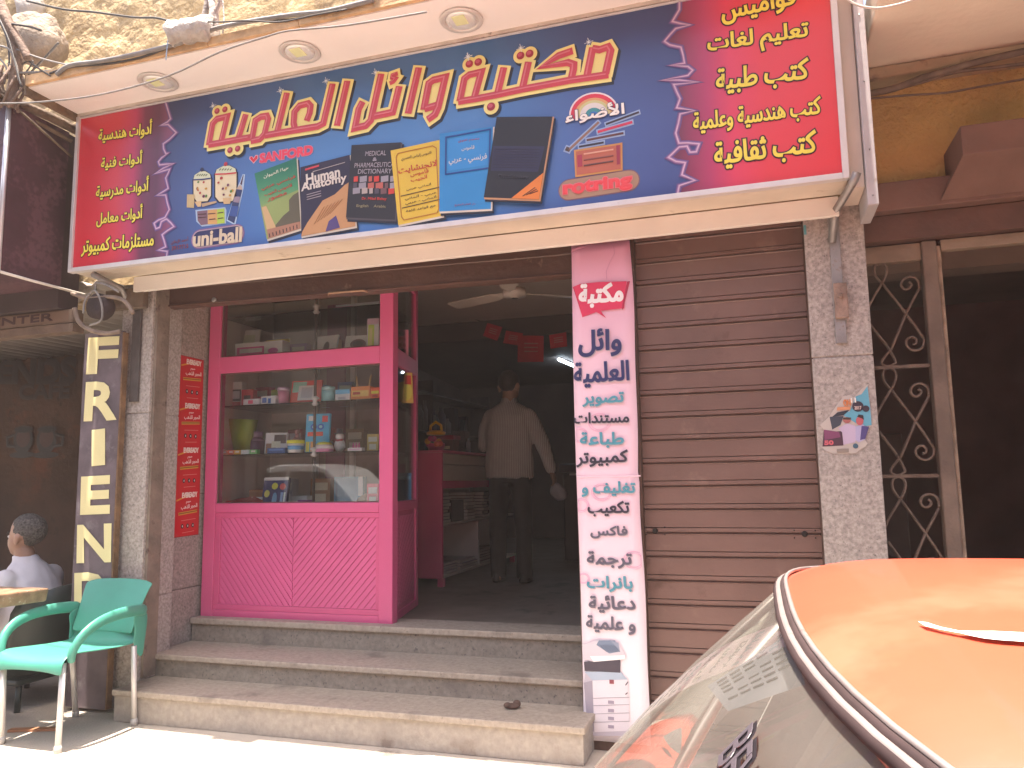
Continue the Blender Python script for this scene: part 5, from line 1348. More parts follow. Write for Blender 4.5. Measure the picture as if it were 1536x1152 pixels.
m = MB().box(-2.60, -2.43, 6.05, 6.2, CT + .001, CT + .10, 0).box(-2.575, -2.455, 6.046, 6.0495, CT + .02, CT + .045, 1).box(-2.61, -2.42, 6.04, 6.21, CT + .1, CT + .135, 2)
tag(m.build('toy_box', [mat('brown_toy_carton', '#5c2c24', .6), ink('#c8a884'), mat('crimson_lid', '#8e2038', .5, .3, 25)], bevel=.006), 'brown toy carton with a crimson top on the counter beside the flower basket', 'box')
m = MB().box(-2.62, -2.5, 6.5, 6.62, CT + .001, CT + .2)
tag(m.build('clear_box', mat('smoky_plastic', (.12, .09, .085), .25, .2, 10), bevel=.004), 'smoky plastic box standing at the back of the counter', 'box')
m = MB().lathe((-2.44, 6.45, CT + .001), [(0, 0), (.022, 0), (.022, .085), (.010, .105), (.010, .125), (0, .126)], 14)
tag(m.build('bottle', mat('bluish_bottle', (.26, .28, .31), .2, .1, 10)), 'small bluish bottle standing alone on the counter by the man', 'bottle')
# ceiling fan
hub = at(772, 440, 5.05)
fn = thing('ceiling_fan', 'white three bladed ceiling fan hanging near the entrance', 'fan', (hub.x, hub.y, hub.z))
M_fan = mat('fan_enamel', (.50, .43, .37), .4, .05, 5)
MB().lathe(hub, [(0, -.035), (.03, -.035), (.034, -.028), (.078, -.022), (.085, 0), (.08, .03), (.03, .05), (.018, .06), (.018, 2.80 - hub.z - .05), (.05, 2.80 - hub.z - .04), (.055, 2.80 - hub.z)], 28).build('motor', M_fan, fn)
MB().lathe(hub, [(0, -.0375), (.022, -.0375), (.024, -.0355)], 16).build('cap', mat('fan_cap', (.06, .05, .05), .4), fn)
for an in (38, 158, 278):
    d = Vector((math.cos(R_(an)), math.sin(R_(an)), 0)); q = Vector((-d.y, d.x, 0)); u = Vector((0, 0, 1))
    m = MB()
    sec = []
    for rr, w in ((.07, .02), (.14, .03), (.18, .055), (.35, .062), (.56, .066), (.60, .05)):
        c = hub + d * rr + u * .0
        sec.append([c - q * w - u * .010, c + q * w + u * .010, c + q * w + u * .014, c - q * w - u * .006])
    m.loft(sec, smooth=False); m.build('blade', M_fan, fn)
# garland of red flags
fy = 6.9
cf = cropper(600, 420, 4.114)
M_flag = mat('red_flag_paper', '#c01c30', .6, .08, 8)
for k, (pts, lab) in enumerate((([(540, 265), (632, 292), (600, 376), (514, 345)], 'first small red paper flag from the left, tilted on the string'), ([(655, 312), (760, 330), (735, 405), (636, 390)], 'second small red paper flag, partly behind the big one'), ([(728, 342), (888, 345), (886, 505), (726, 507)], 'biggest red paper flag hanging lowest on the string'), ([(920, 340), (1026, 322), (1032, 410), (930, 424)], 'last small red paper flag right of the big one'))):
    y = fy - .02 * (k == 2)
    a = Print(y=y)
    a.fill([cf(*q) for q in pts], M_flag, 1)
    Q = [Vector(q) for q in pts]
    for v in (.3, .45, .6):
        p0 = Q[0].lerp(Q[3], v).lerp(Q[1].lerp(Q[2], v), .25); p1 = Q[0].lerp(Q[3], v).lerp(Q[1].lerp(Q[2], v), .78)
        a.line([cf(*p0), cf(*p1)], .012 if k == 2 else .008, '#b8605c', 2)
    o = a.done('paper_flag'); tag(o, lab, 'flag', 'red flags hung across the shop')
    sd = o.modifiers.new('solid', 'SOLIDIFY'); sd.thickness = .002; sd.offset = -1
S_ = [at(*cf(*q), fy + .01) for q in [(430, 235), (540, 266), (640, 305), (730, 335), (800, 345), (925, 335), (1060, 300), (1200, 260)]]
tag(MB().tube(S_, .003, 5).build('flag_string', M_cable), 'thin dark string carrying the red flags across the shop', 'string')
# the lit tube and what it lights at the back
tl = thing('tube_light', 'lit bluish fluorescent tube under the low back ceiling', 'light', tuple(atz(850, 545, 2.6)))
pA, pB = atz(838, 539, 2.63), atz(866, 551, 2.63)
dv = (pB - pA).normalized()
MB().tube([pA, pB], .016, 10).build('tube', emit_mat('tube_glow', (.62, .82, 1.0), 9.0), tl)
MB().tube([pA + Vector((0, 0, .022)), pB + Vector((0, 0, .022))], .02, 4).build('fitting', M_white, tl)
M_shelfd = mat('dark_shelving', (.11, .08, .07), .7, .2, 4)
for nm, lab, x0, x1, y0, y1, ny in (('wall_shelf', 'dark shelving full of grey binders along the right shop wall', -1.28, -1.02, 7.2, 10.6, 0), ('wall_shelf', 'dark shelving of bottles and boxes along the left shop wall', -3.9, -3.62, 6.4, 10.4, 1)):
    sh = thing(nm, lab, 'shelves', ((x0 + x1) / 2, (y0 + y1) / 2, FL))
    m = MB()
    for z in (FL + .05, .95, 1.4, 1.85, 2.3): m.box(x0, x1, y0, y1, z - .02, z)
    m.build('shelf_boards', M_shelfd, sh)
    for y in (y0 - .02, (y0 + y1) / 2, y1): MB().box(x0, x1, y, y + .018, FL, 2.45).build('upright', M_shelfd, sh)
rb = random.Random(11)
k = 0
for z in (.95, 1.4, 1.85):
    y = 7.25
    while y < 10.4:
        w = rb.uniform(.06, .11); h = rb.uniform(.27, .33); k += 1
        m = MB().box(-1.27, -1.04, y, y + w - .006, z + .001, z + h)
        o = m.build('binder', ink(rb.choice(['#6c6a70', '#54525c', '#7c7a80', '#48505c', '#5c5458'])))
        tag(o, 'grey binder standing in the rows along the right shop wall', 'binder', 'binders on the right shop wall'); y += w
rb = random.Random(5)
for z in (.95, 1.4, 1.85):
    y = 6.5
    while y < 9.6:
        w = rb.uniform(.07, .16); h = rb.uniform(.12, .36)
        if rb.random() < .5: m = MB().lathe((-3.70, y + w / 2, z + .001), [(0, 0), (w * .4, 0), (w * .4, h * .7), (w * .2, h * .85), (w * .2, h), (0, h)], 10); nm = 'bottle'
        else: m = MB().box(-3.82, -3.64, y, y + w - .01, z + .001, z + h); nm = 'box'
        o = m.build(nm, ink(rb.choice(['#3c3034', '#5a4c44', '#4a3a3c', '#6c5c58', '#2c3438', '#54605c'])))
        tag(o, 'dim %s on the crowded left wall shelving' % nm, nm, 'dim %s goods on the left wall shelving' % nm); y += w + rb.uniform(.0, .06)
bk = thing('photocopier', 'dim grey photocopier standing at the far right of the shop', 'copier', (-1.65, 8.2, FL))
MB().box(-1.95, -1.4, 7.9, 8.5, FL + .001, 1.32).build('cabinet', mat('copier_grey', (.13, .115, .12), .5, .1, 4), bk, bevel=.02)
MB().box(-1.98, -1.38, 7.86, 8.5, 1.325, 1.42).build('scanner_lid', mat('copier_lid', (.10, .075, .08), .5, .1, 4), bk, bevel=.02)
MB().box(-1.85, -1.55, 7.80, 7.855, 1.30, 1.318).build('paper_tray', M_white, bk)
# ================================================================== THE CAFE ON THE LEFT
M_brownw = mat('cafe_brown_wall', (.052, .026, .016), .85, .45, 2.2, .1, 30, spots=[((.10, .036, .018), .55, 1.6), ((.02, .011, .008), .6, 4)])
cf_ = thing('cafe_building', 'dark brown cafe front with a shaded mural wall left of the bookshop', 'building', (-6, 4.6, 0))
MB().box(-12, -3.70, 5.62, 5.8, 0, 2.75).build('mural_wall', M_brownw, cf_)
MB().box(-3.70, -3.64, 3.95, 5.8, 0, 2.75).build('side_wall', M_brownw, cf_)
m = MB(); V = []; F = []
NX = 150
for k in range(NX + 1):
    x = -9 + 5.36 * k / NX
    z = 2.50 + .02 * math.sin(k * 1.5)
    V += [(x, 3.6, z - .02), (x, 5.6, z + .0)]
for k in range(NX): F.append((2 * k, 2 * k + 2, 2 * k + 3, 2 * k + 1))
m.add(V, F, 0, True)
o = m.build('corrugated_roof', mat('corrugated_sheet', (.33, .29, .25), .6, .15, 6, spots=[((.2, .14, .1), .6, 4)]), cf_)
sd = o.modifiers.new('solid', 'SOLIDIFY'); sd.thickness = .006
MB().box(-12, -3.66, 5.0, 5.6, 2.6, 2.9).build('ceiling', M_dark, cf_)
m = MB().box(-9, -3.80, 3.50, 3.58, 2.165, 2.215).box(-9, -3.80, 3.50, 3.57, 2.22, 2.30)
m.build('front_beam', mat('cafe_beam', (.13, .085, .06), .7, .3, 8, .2, 40), cf_)
a = Print(y=3.495)
a.fill([(-9, 2.228), (-3.83, 2.228), (-3.83, 2.29), (-9, 2.29)], '#6c5444', 1, True)
a.text('CENTER', (-4.55, 2.26), (-3.95, 2.262), .045, '#3a1c18', 2, .03, raw=True)
a.done('beam_board', cf_)
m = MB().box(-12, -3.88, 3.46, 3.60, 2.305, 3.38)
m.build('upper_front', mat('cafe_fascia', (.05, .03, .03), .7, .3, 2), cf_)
MB().box(-14, -5.2, 3.9, 4.3, 3.4, 6.1).build('upper_wall', M_stone, cf_)
# mural: lettering and two cups
a = Print(y=5.61)
cm = lambda X, Y: (X, Y)
a.text('FRIENDS', (-60, 556), (112, 556), 34, '#1e100b', 3, .07)
a.text('CAFE', (30, 588), (104, 585), 22, '#24130c', 3, .05)
a.done('mural_lettering', cf_)
for cx_, cy_ in ((35, 660), (70, 660)):
    a = Print(y=5.61)
    u, v = a.uv((cx_, cy_))
    a.ell((u, v), .12, .13, '#1c0e09', 3, raw=True); a.ell((u, v + .02), .085, .09, '#3a1a10', 3.6, raw=True); a.ell((u, v + .10), .12, .035, '#24120b', 4, raw=True); a.ell((u, v + .10), .095, .024, '#140a07', 5, raw=True)
    a.line([(u - .11, v + .05), (u - .2, v + .03), (u - .19, v - .05), (u - .09, v - .06)] if cx_ < 50 else [(u + .11, v + .05), (u + .2, v + .03), (u + .19, v - .05), (u + .09, v - .06)], .03, '#1c0e08', 3.5, raw=True)
    a.ell((u, v - .14), .16, .03, '#1e100a', 2, raw=True)
    a.done('mural_cup', cf_)
# purple sign box whose side faces the bookshop
SBX = -3.86
sbx = thing('cafe_sign_box', 'dark purple patterned side of the cafe sign box with an aluminium edge', 'sign', (SBX, 3.3, 2.9))
q = [atx(22, 160, SBX), atx(110, 203, SBX), atx(108, 440, SBX), atx(0, 402, SBX)]
y0, y1 = 3.055, 3.455
def purple(name):
    m = mat(name, (.055, .022, .030), .55, .25, 5, .05, 30)
    t = m.node_tree; b = t.nodes['Principled BSDF']; old = b.inputs['Base Color'].links[0].from_socket
    tc = t.nodes.new('ShaderNodeTexCoord'); vo = t.nodes.new('ShaderNodeTexVoronoi'); vo.inputs['Scale'].default_value = 5.5; vo.feature = 'SMOOTH_F1'
    nz = t.nodes.new('ShaderNodeTexNoise'); nz.inputs['Scale'].default_value = 34; nz.inputs['Detail'].default_value = 3
    ad = t.nodes.new('ShaderNodeMath'); ad.operation = 'MULTIPLY'
    t.links.new(tc.outputs['Object'], vo.inputs['Vector']); t.links.new(tc.outputs['Object'], nz.inputs['Vector'])
    t.links.new(vo.outputs['Distance'], ad.inputs[0]); t.links.new(nz.outputs['Fac'], ad.inputs[1])
    cr = t.nodes.new('ShaderNodeValToRGB'); cr.color_ramp.elements[0].position = .20; cr.color_ramp.elements[1].position = .30
    cr.color_ramp.elements[0].color = (0, 0, 0, 1); cr.color_ramp.elements[1].color = (.6, .6, .6, 1)
    t.links.new(ad.outputs[0], cr.inputs[0])
    mx = t.nodes.new('ShaderNodeMixRGB'); mx.inputs[2].default_value = (.12, .055, .065, 1)
    t.links.new(cr.outputs[0], mx.inputs[0]); t.links.new(old, mx.inputs[1]); t.links.new(mx.outputs[0], b.inputs['Base Color'])
    return m
M_purple = purple('purple_damask_print')
MB().box(-8, SBX, y0 + .012, y1, 2.42, 3.38).build('side_sheet', M_purple, sbx)
MB().tube([(SBX, y0, 3.40), (SBX, y0, 2.41)], .014, 8).build('edge_trim', M_alu, sbx)
MB().box(-8, SBX + .006, y0 - .012, y0 + .011, 2.41, 3.40).build('front_sheet', purple('purple_front_print'), sbx)
MB().tube([(SBX + .004, y0 - .05, 2.418), (SBX + .008, 3.25, 2.414), (SBX + .02, 3.66, 2.412)], .008, 6).build('white_cord', M_plaster, sbx)
m = MB().tube([(-3.92, 2.95, 3.46), (-3.9, 3.1, 3.42), (-3.83, 3.3, 3.40), (-3.78, 3.45, 3.37)], .028, 8).tube([(-3.96, 2.9, 3.43), (-3.88, 3.2, 3.36), (-3.80, 3.42, 3.30)], .012, 6).tube([(-3.9, 3.0, 3.44), (-3.82, 3.2, 3.30), (-3.79, 3.42, 3.2)], .007, 6)
m.build('cable_sleeve', mat('dusty_sleeve', (.14, .10, .07), .9, .3, 20, .5, 60), sbx)
# vertical sign with cream letters
CSY = 3.612
cs = thing('column_sign', 'tall narrow dark purple sign with cream letters left of the granite pillar', 'sign', (-3.62, CSY, 1.2))
MB().box(-3.825, -3.545, CSY + .002, CSY + .03, .02, 2.17).build('sheet', mat('purple_grey_print', (.105, .080, .092), .6, .3, 9, spots=[((.17, .145, .155), .58, 7)]), cs)
MB().box(-3.5445, -3.534, CSY + .003, CSY + .04, .02, 2.16).build('wood_edge', mat('splintered_edge', (.16, .09, .045), .8, .4, 14, .5, 50), cs)
M_let = '#d8cf9a'
for ch, (xa, ya, xb, yb) in zip('FRIEND', ((134, 509, 175, 557), (130, 575, 173, 628), (139, 645, 157, 697), (124, 717, 163, 768), (118, 789, 165, 841), (114, 861, 158, 914))):
    a = Print(y=CSY)
    a.text(ch, (xa, (ya + yb) / 2 + 1), (xb, (ya + yb) / 2 - 1), yb - ya, M_let, 2, .035 if ch != 'I' else .01)
    a.done('letter', cs)
# junction of cables above it
jb = thing('cable_junction', 'dusty round wall box with looped pipes and cables above the vertical cafe sign', 'fixture', tuple(at(155, 462, 3.5)))
c = at(157, 462, 3.5)
MB().lathe(c, [(0, -.02), (.06, -.02), (.075, 0), (.075, .06), (0, .06)], 20, axis=(0, -1, 0)).build('round_box', mat('dusty_dark_box', (.04, .025, .024), .8, .4, 10, .4, 40), jb)
def pxtube(pts, y, r, mt, name, par=None, n=7):
    P = [at(X, Y, y if not isinstance(y, (list, tuple)) else y[i]) for i, (X, Y) in enumerate(pts)]
    Q = []
    for i in range(len(P) - 1):                       # smooth through the points
        p0, p1, p2, p3 = P[max(0, i - 1)], P[i], P[i + 1], P[min(len(P) - 1, i + 2)]
        for t in (0, .25, .5, .75):
            Q.append(.5 * ((2 * p1) + (p2 - p0) * t + (2 * p0 - 5 * p1 + 4 * p2 - p3) * t * t + (3 * p1 - p0 - 3 * p2 + p3) * t ** 3))
    Q.append(P[-1])
    return MB().tube(Q, r, n).build(name, mt, par)
M_pipe = mat('dusty_conduit', (.20, .15, .115), .8, .25, 20, .2, 60)
pxtube([(112, 462), (118, 482), (135, 495), (160, 500), (180, 497)], 3.44, .013, M_pipe, 'pipe', jb)
pxtube([(108, 440), (130, 447), (160, 445), (185, 450), (200, 470)], 3.45, .012, M_pipe, 'pipe', jb)
pxtube([(125, 470), (128, 450), (142, 436), (152, 455), (152, 480), (135, 488)], 3.40, .006, M_cable_gr, 'cable', jb)
pxtube([(143, 436), (145, 425), (160, 428), (178, 438)], 3.42, .006, M_cable_gr, 'cable', jb)
MB().box(c.x - .12, c.x + .16, 3.62, 3.66, c.z + .02, c.z + .14).build('board', mat('rough_board', (.13, .09, .06), .9, .3, 10, .5, 40), jb)

# ------------------------------------------------------------------ seated man, his chair, the table
gx, gy = -4.27, 3.72
sm = thing('person', 'grey haired man in a pale shirt sitting at the cafe table facing left', 'person', (gx, gy, 0))
fw = Vector((-1, -.12, 0)).normalized(); rt = fw.cross(Vector((0, 0, 1)))
SP = lambda f, s, z: Vector((gx, gy, 0)) + fw * f + rt * s + Vector((0, 0, z))      # forward, right, up
def oring(f, s, z, rf, rs, n=20):
    return [SP(f + rf * math.cos(2 * math.pi * k / n), s + rs * math.sin(2 * math.pi * k / n), z) for k in range(n)]
sk = MB()
sk.loft([oring(-.02, 0, .26, .12, .17), oring(-.02, 0, .40, .11, .15), oring(0, 0, .60, .11, .17), oring(.02, 0, .74, .09, .15), oring(.03, 0, .80, .058, .06), oring(.05, 0, .89, .055, .055)])
for s in (-1, 1):
    balls(sk, [SP(0, s * .10, .30), SP(.40, s * .12, .33), SP(.42, s * .12, .05)], [.085, .06, .045])
    sk.tube([SP(.36, s * .12, .035), SP(.48, s * .12, .035), SP(.58, s * .125, .025)], [.035, .04, .028], 10)
    e, w = SP(.06, s * .27, .50), SP(.30, s * .20, .50)
    balls(sk, [SP(.01, s * .18, .72), e, w], [.05, .042, .03]); hand(sk, w, w - e, (0, 0, -1), -s, .5)
M_hair2 = mat('greying_hair', (.075, .068, .062), .85, .6, 90, .4, 150)
head_parts(sm, SP(.05, 0, .835), fw, M_hair2, mat('skin_tanned', (.27, .145, .10), .5, .1, 12), sk, .08, 1.08)
fuse(sk.build('body', M_skin, sm), .009, 4)
m = MB()
m.loft([oring(-.03, 0, .26, .15, .20, 24), oring(-.04, 0, .42, .15, .19, 24), oring(-.03, 0, .60, .145, .20, 24), oring(-.005, 0, .71, .12, .19, 24), oring(.015, 0, .775, .09, .13, 24), oring(.03, 0, .815, .068, .072, 24), oring(.04, 0, .85, .066, .068, 24)])
for s in (-1, 1): balls(m, [SP(.0, s * .175, .705), SP(.035, s * .235, .60), SP(.06, s * .27, .50), SP(.25, s * .215, .50)], [.072, .07, .064, .052])
M_pale = mat('pale_blue_shirt', (.55, .53, .56), .85, .06, 10, .1, 120)
t_ = fuse(m.build('shirt', M_pale, sm), .012, 6); crease(t_, .010, 9)
m = MB()
m.loft([oring(-.02, 0, .2, .15, .19), oring(-.02, 0, .30, .14, .185)])
for s in (-1, 1): balls(m, [SP(0, s * .10, .29), SP(.40, s * .12, .34)], [.105, .082]); m.loft([oring(.42, s * .12, .33, .075, .075), oring(.43, s * .12, .06, .07, .065)])
fuse(m.build('trousers', M_trou, sm), .014, 5)
for s in (-1, 1): MB().loft([oring(.46, s * .12, .003, .13, .045, 14), oring(.46, s * .12, .05, .12, .046, 14), oring(.43, s * .12, .09, .06, .042, 14)]).build('shoe', M_dark, sm)
dc = thing('cafe_chair', 'dark plastic chair with a curved back under the seated man', 'chair', (gx, gy, 0))
M_dkch = mat('dark_green_plastic', (.02, .032, .03), .4, .15, 6)
MB().box(gx - .24, gx + .22, gy - .23, gy + .23, .14, .175).build('seat', M_dkch, dc, bevel=.012)
m = MB(); V = []; F = []
for i in range(13):
    a_ = -1.2 + 2.4 * i / 12
    bx_, by_ = gx + .05 + .24 * math.cos(a_), gy + .30 * math.sin(a_)
    for z, k in ((.20, .0), (.35, .02), (.55, .06), (.69 - .06 * abs(a_) ** 2, .10)): V.append((bx_ + k, by_, z))
for i in range(12):
    for j in range(3): F.append((i * 4 + j, i * 4 + j + 1, i * 4 + j + 5, i * 4 + j + 4))
m.add(V, F, 0, True); o = m.build('backrest', M_dkch, dc); sd = o.modifiers.new('solid', 'SOLIDIFY'); sd.thickness = .012
for sx in (-.2, .2):
    for sy in (-.2, .2): MB().tube([(gx + sx, gy + sy, .14), (gx + sx * 1.1, gy + sy * 1.1, 0)], .016, 8).build('leg', M_dkch, dc)
M_marb = mat('pebbled_marble', (.27, .165, .10), .35, .35, 16, .02, 60, spots=[((.55, .46, .37), .60, 22), ((.16, .06, .04), .58, 13)])
tb = thing('cafe_table', 'cafe table with a thick brown marbled top at the left edge', 'table', (-4.05, 3.03, 0))
m = MB().hexa([(-4.5, 2.70, .650), (-3.775, 2.72, .650), (-3.675, 3.315, .650), (-4.5, 3.33, .650), (-4.5, 2.70, .72), (-3.775, 2.72, .72), (-3.665, 3.32, .72), (-4.5, 3.33, .72)])
m.build('table_top', M_marb, tb, bevel=.008)
M_twood = mat('table_wood', (.20, .12, .085), .7, .3, 10, .2, 40)
for x, y in ((-3.98, 3.22), (-3.98, 2.82), (-4.4, 3.22), (-4.4, 2.82)): MB().box(x - .024, x + .024, y - .024, y + .024, .03, .649).build('leg', M_twood, tb, bevel=.004)
MB().box(-4.4, -3.98, 3.01, 3.03, .03, .07).box(-3.99, -3.97, 2.80, 3.24, .001, .029).build('stretcher', M_twood, tb)
o = MB().box(-.12, .12, -.02, .02, 0, .012).build('wood_slat', mat('orange_slat', (.36, .16, .08), .6, .2, 10)); o.location = atz(50, 1096, .001); o.rotation_euler.z = .35
tag(o, 'short orange wooden slat lying on the ground under the cafe table', 'litter')

# ------------------------------------------------------------------ the teal chair
tc_ = thing('plastic_chair', 'teal plastic armchair with aluminium legs standing before the steps', 'chair', (-3.44, 3.27, 0))
M_teal = mat('teal_plastic', '#43917f', .40, .10, 3, .02, 60, spots=[((.10, .22, .19), .70, 9)])
M_leg = mat('brushed_leg', (.62, .60, .57), .4, .05, 8, metal=.3)
XA, XB_, Y0, Y1 = -3.665, -3.225, 3.03, 3.47
def solid(o, t, off=0, bev=0):
    sd = o.modifiers.new('solid', 'SOLIDIFY'); sd.thickness = t; sd.offset = off
    sb = o.modifiers.new('sub', 'SUBSURF'); sb.levels = 1; sb.render_levels = 2
# seat: dished sheet with a rolled front skirt
V = []; F = []; nu, nv = 10, 12
prof = [(-.012, .365), (-.014, .40), (-.004, .425), (.03, .437), (.10, .432), (.18, .424), (.27, .416), (.35, .410), (.42, .408), (.455, .43), (.47, .47), (.48, .52), (.49, .56)]
for i, (yy, zz) in enumerate(prof):
    for k in range(nu + 1):
        u = k / nu; w = abs(2 * u - 1)
        V.append((XA + .0 + (XB_ - XA) * u, Y0 + yy - (.012 * (1 - w ** 2) if i < 3 else 0), zz + (.016 * w ** 3 if 2 < i < 9 else 0) - (.012 * (w ** 4) if i == 0 else 0) + (.012 * (1 - w * w) if i == 0 else 0)))
for i in range(len(prof) - 1):
    for k in range(nu): F.append((i * (nu + 1) + k, i * (nu + 1) + k + 1, (i + 1) * (nu + 1) + k + 1, (i + 1) * (nu + 1) + k))
solid(MB().add(V, F, 0, True).build('seat', M_teal, tc_), .008)
V = []; F = []
for i in range(9):
    t = i / 8; z = .47 + (.738 - .47) * t
    for k in range(nu + 1):
        u = 2 * k / nu - 1
        hwid = .205 + .028 * t ** 2
        V.append((-3.445 + hwid * u, Y0 + .465 + .085 * t + .018 * t ** 2 - .035 * u * u * (1 - .4 * t), z - (.018 * abs(u) ** 6 if i == 8 else 0) + (.006 * (1 - u * u) if i == 8 else 0)))
for i in range(8):
    for k in range(nu): F.append((i * (nu + 1) + k, i * (nu + 1) + k + 1, (i + 1) * (nu + 1) + k + 1, (i + 1) * (nu + 1) + k))
solid(MB().add(V, F, 0, True).build('backrest', M_teal, tc_), .010)
for s, xm in ((-1, XA), (1, XB_)):
    # arm: wide band sweeping from the back forward and down to the front of the seat
    path = [(.52, .585), (.44, .598), (.34, .602), (.24, .598), (.15, .580), (.08, .545), (.04, .495), (.028, .445), (.035, .405)]
    wid = [.030, .032, .034, .036, .038, .040, .042, .046, .055]
    rings = []
    for k, (yy, zz) in enumerate(path):
        a_ = path[max(0, k - 1)]; b_ = path[min(len(path) - 1, k + 1)]
        d = Vector((0, b_[0] - a_[0], b_[1] - a_[1])).normalized(); nn = Vector((1, 0, 0)).cross(d).normalized()
        c = Vector((xm + s * (.030 * math.sin(math.pi * min(1, k / 7)) + .004), Y0 + yy, zz)); w = wid[k] / 2; X = Vector((1, 0, 0))
        tt = (.034, .033, .032, .031, .030, .028, .026, .022, .016)[k]
        rings.append([c - X * w * .7 - nn * tt, c + X * w * .7 - nn * tt, c + X * w + nn * (tt - .008), c + nn * tt, c - X * w + nn * (tt - .008)])
    MB().loft(rings).build('arm', M_teal, tc_, sub=1)
    # side web joining arm, back and rear leg
    m = MB(); m.add([(xm, Y0 + .475, .34), (xm, Y0 + .415, .42), (xm, Y0 + .44, .50), (xm, Y0 + .40, .575), (xm, Y0 + .52, .60), (xm + s * .004, Y0 + .53, .54), (xm, Y0 + .515, .42), (xm, Y0 + .505, .34)], [(0, 1, 6, 7), (1, 2, 5, 6), (2, 3, 4, 5)], 0, True)
    solid(m.build('side_web', M_teal, tc_), .012)
for (x0, y0, x1, y1) in ((XA + .03, Y0 + .02, -3.645, 3.075), (XB_ - .03, Y0 + .02, -3.25, 3.04), (XB_ - .005, Y0 + .44, -3.222, 3.487), (XA + .01, Y0 + .44, -3.662, 3.53)):
    lg = MB().tube([(x0, y0, .41), (x1, y1, .012)], .0145, 12).build('leg', M_leg, tc_)
    MB().lathe((x1, y1, .0), [(0, 0), (.018, 0), (.0185, .02), (.016, .035), (0, .036)], 12).build('foot_cap', mat('grey_cap', (.45, .43, .40), .5), lg)

# ================================================================== THE NEIGHBOUR ON THE RIGHT
M_stucco = mat('ochre_stucco', (.52, .33, .12), .9, .2, 3, 1.0, 42, spots=[((.22, .13, .05), .64, 5)])
M_maroon = mat('maroon_painted_plaster', (.155, .080, .060), .75, .15, 4, .15, 40, spots=[((.30, .22, .18), .74, 18)])
M_balc = mat('balcony_plaster', (.66, .56, .45), .85, .08, 2, .12, 30, spots=[((.30, .22, .15), .62, 2.2), ((.16, .12, .09), .72, 6)])
nb = thing('neighbour_building', 'ochre stucco house front with a dark red cornice right of the bookshop', 'building', (2, 4.1, 0))
MB().box(.508, 6, 3.92, 4.12, 2.59, 3.4).build('stucco_wall', M_stucco, nb)
MB().box(.56, 6, 1.9, 4.3, 3.16, 3.34).build('balcony_slab', M_balc, nb, bevel=.01)
MB().box(.508, 6, 3.80, 4.1, 3.10, 3.158).build('wall_moulding', mat('moulding_plaster', (.40, .30, .20), .85, .2, 5, .3, 30, spots=[((.2, .14, .1), .6, 8)]), nb, bevel=.01)
MB().box(.56, 6, 1.86, 1.98, 3.345, 4.3).build('balcony_parapet', M_balc, nb)
MB().box(.508, 6, 3.80, 4.1, 2.455, 2.59).build('cornice', M_maroon, nb, bevel=.006)
zz0, zz1 = 2.50, 2.735
m = MB().hexa([(.86, 3.79, zz0), (6, 3.79, zz0), (6, 3.80, zz0), (.86, 3.80, zz0), (.86, 3.62, zz1), (6, 3.62, zz1), (6, 3.915, zz1), (.86, 3.915, zz1)])
m.V = [(.845, 3.795, 2.475), (6, 3.795, 2.475), (6, 3.919, 2.475), (.845, 3.919, 2.475), (.90, 3.60, 2.60), (6, 3.60, 2.60), (6, 3.919, 2.60), (.90, 3.919, 2.60), (.90, 3.60, 2.73), (6, 3.60, 2.73), (6, 3.919, 2.73), (.90, 3.919, 2.73)]
m.F = [(3, 2, 1, 0), (0, 1, 5, 4), (1, 2, 6, 5), (3, 0, 4, 7), (4, 5, 9, 8), (5, 6, 10, 9), (7, 4, 8, 11), (8, 9, 10, 11), (2, 3, 7, 6), (6, 7, 11, 10)]
m.I = [0] * 10; m.S = [False] * 10
m.build('door_hood', M_maroon, nb, bevel=.004)
MB().box(.508, 6, 3.86, 4.08, 2.33, 2.452).build('lintel', mat('brown_lintel', (.11, .05, .035), .7, .25, 5, .2, 30, spots=[((.26, .18, .14), .68, 9)]), nb, bevel=.004)
MB().box(2.2, 6, 3.90, 4.1, 0, 2.329).build('wall', M_maroon, nb)
M_ins = mat('entrance_wall', (.17, .08, .065), .85, .25, 2)
m = MB().box(.40, 5, 7.5, 7.6, 0, 2.9).box(.395, .45, 4.13, 7.5, 0, 2.9).box(2.6, 2.7, 4.1, 7.5, 0, 2.9)
m.build('entrance_wall', M_ins, nb)
MB().box(.45, 2.6, 4.13, 7.5, 2.72, 2.8).build('entrance_ceiling', mat('entrance_ceiling_paint', (.20, .14, .10), .85, .2, 2), nb)
MB().box(.46, 2.59, 4.9, 5.1, 2.42, 2.715).build('entrance_beam', mat('entrance_beam_paint', (.26, .19, .14), .85, .15, 3), nb)
MB().box(.46, 1.0, 6.2, 7.4, .001, 1.55).build('meter_cupboard', mat('cupboard_wood', (.09, .05, .04), .7, .2, 4), nb, bevel=.01)
ig = thing('iron_gate', 'dark entrance gate with a scrolled wrought iron side panel behind the red car', 'gate', (.65, 3.93, 0))
M_iron = mat('dusty_brown_iron', (.17, .115, .085), .6, .25, 20, .2, 80, metal=.2)
MB().box(.772, .835, 3.90, 3.97, .0, 2.325).build('post', mat('post_paint', (.165, .115, .085), .6, .25, 6, .3, 40, spots=[((.3, .24, .19), .68, 14)]), ig, bevel=.008)
MB().box(.836, .853, 3.915, 3.965, .0, 2.30).build('post_edge', mat('bare_wood_edge', (.27, .19, .13), .7, .3, 14, .5, 40), ig, bevel=.004)
MB().box(.8545, 2.2, 3.91, 3.96, 2.275, 2.325).box(.509, .7715, 3.915, 3.96, 2.24, 2.322).build('transom', mat('transom_paint', (.25, .18, .125), .65, .2, 6, .2, 40), ig, bevel=.004)
cg = cropper(1290, 380, 2.4)
GY = 3.93
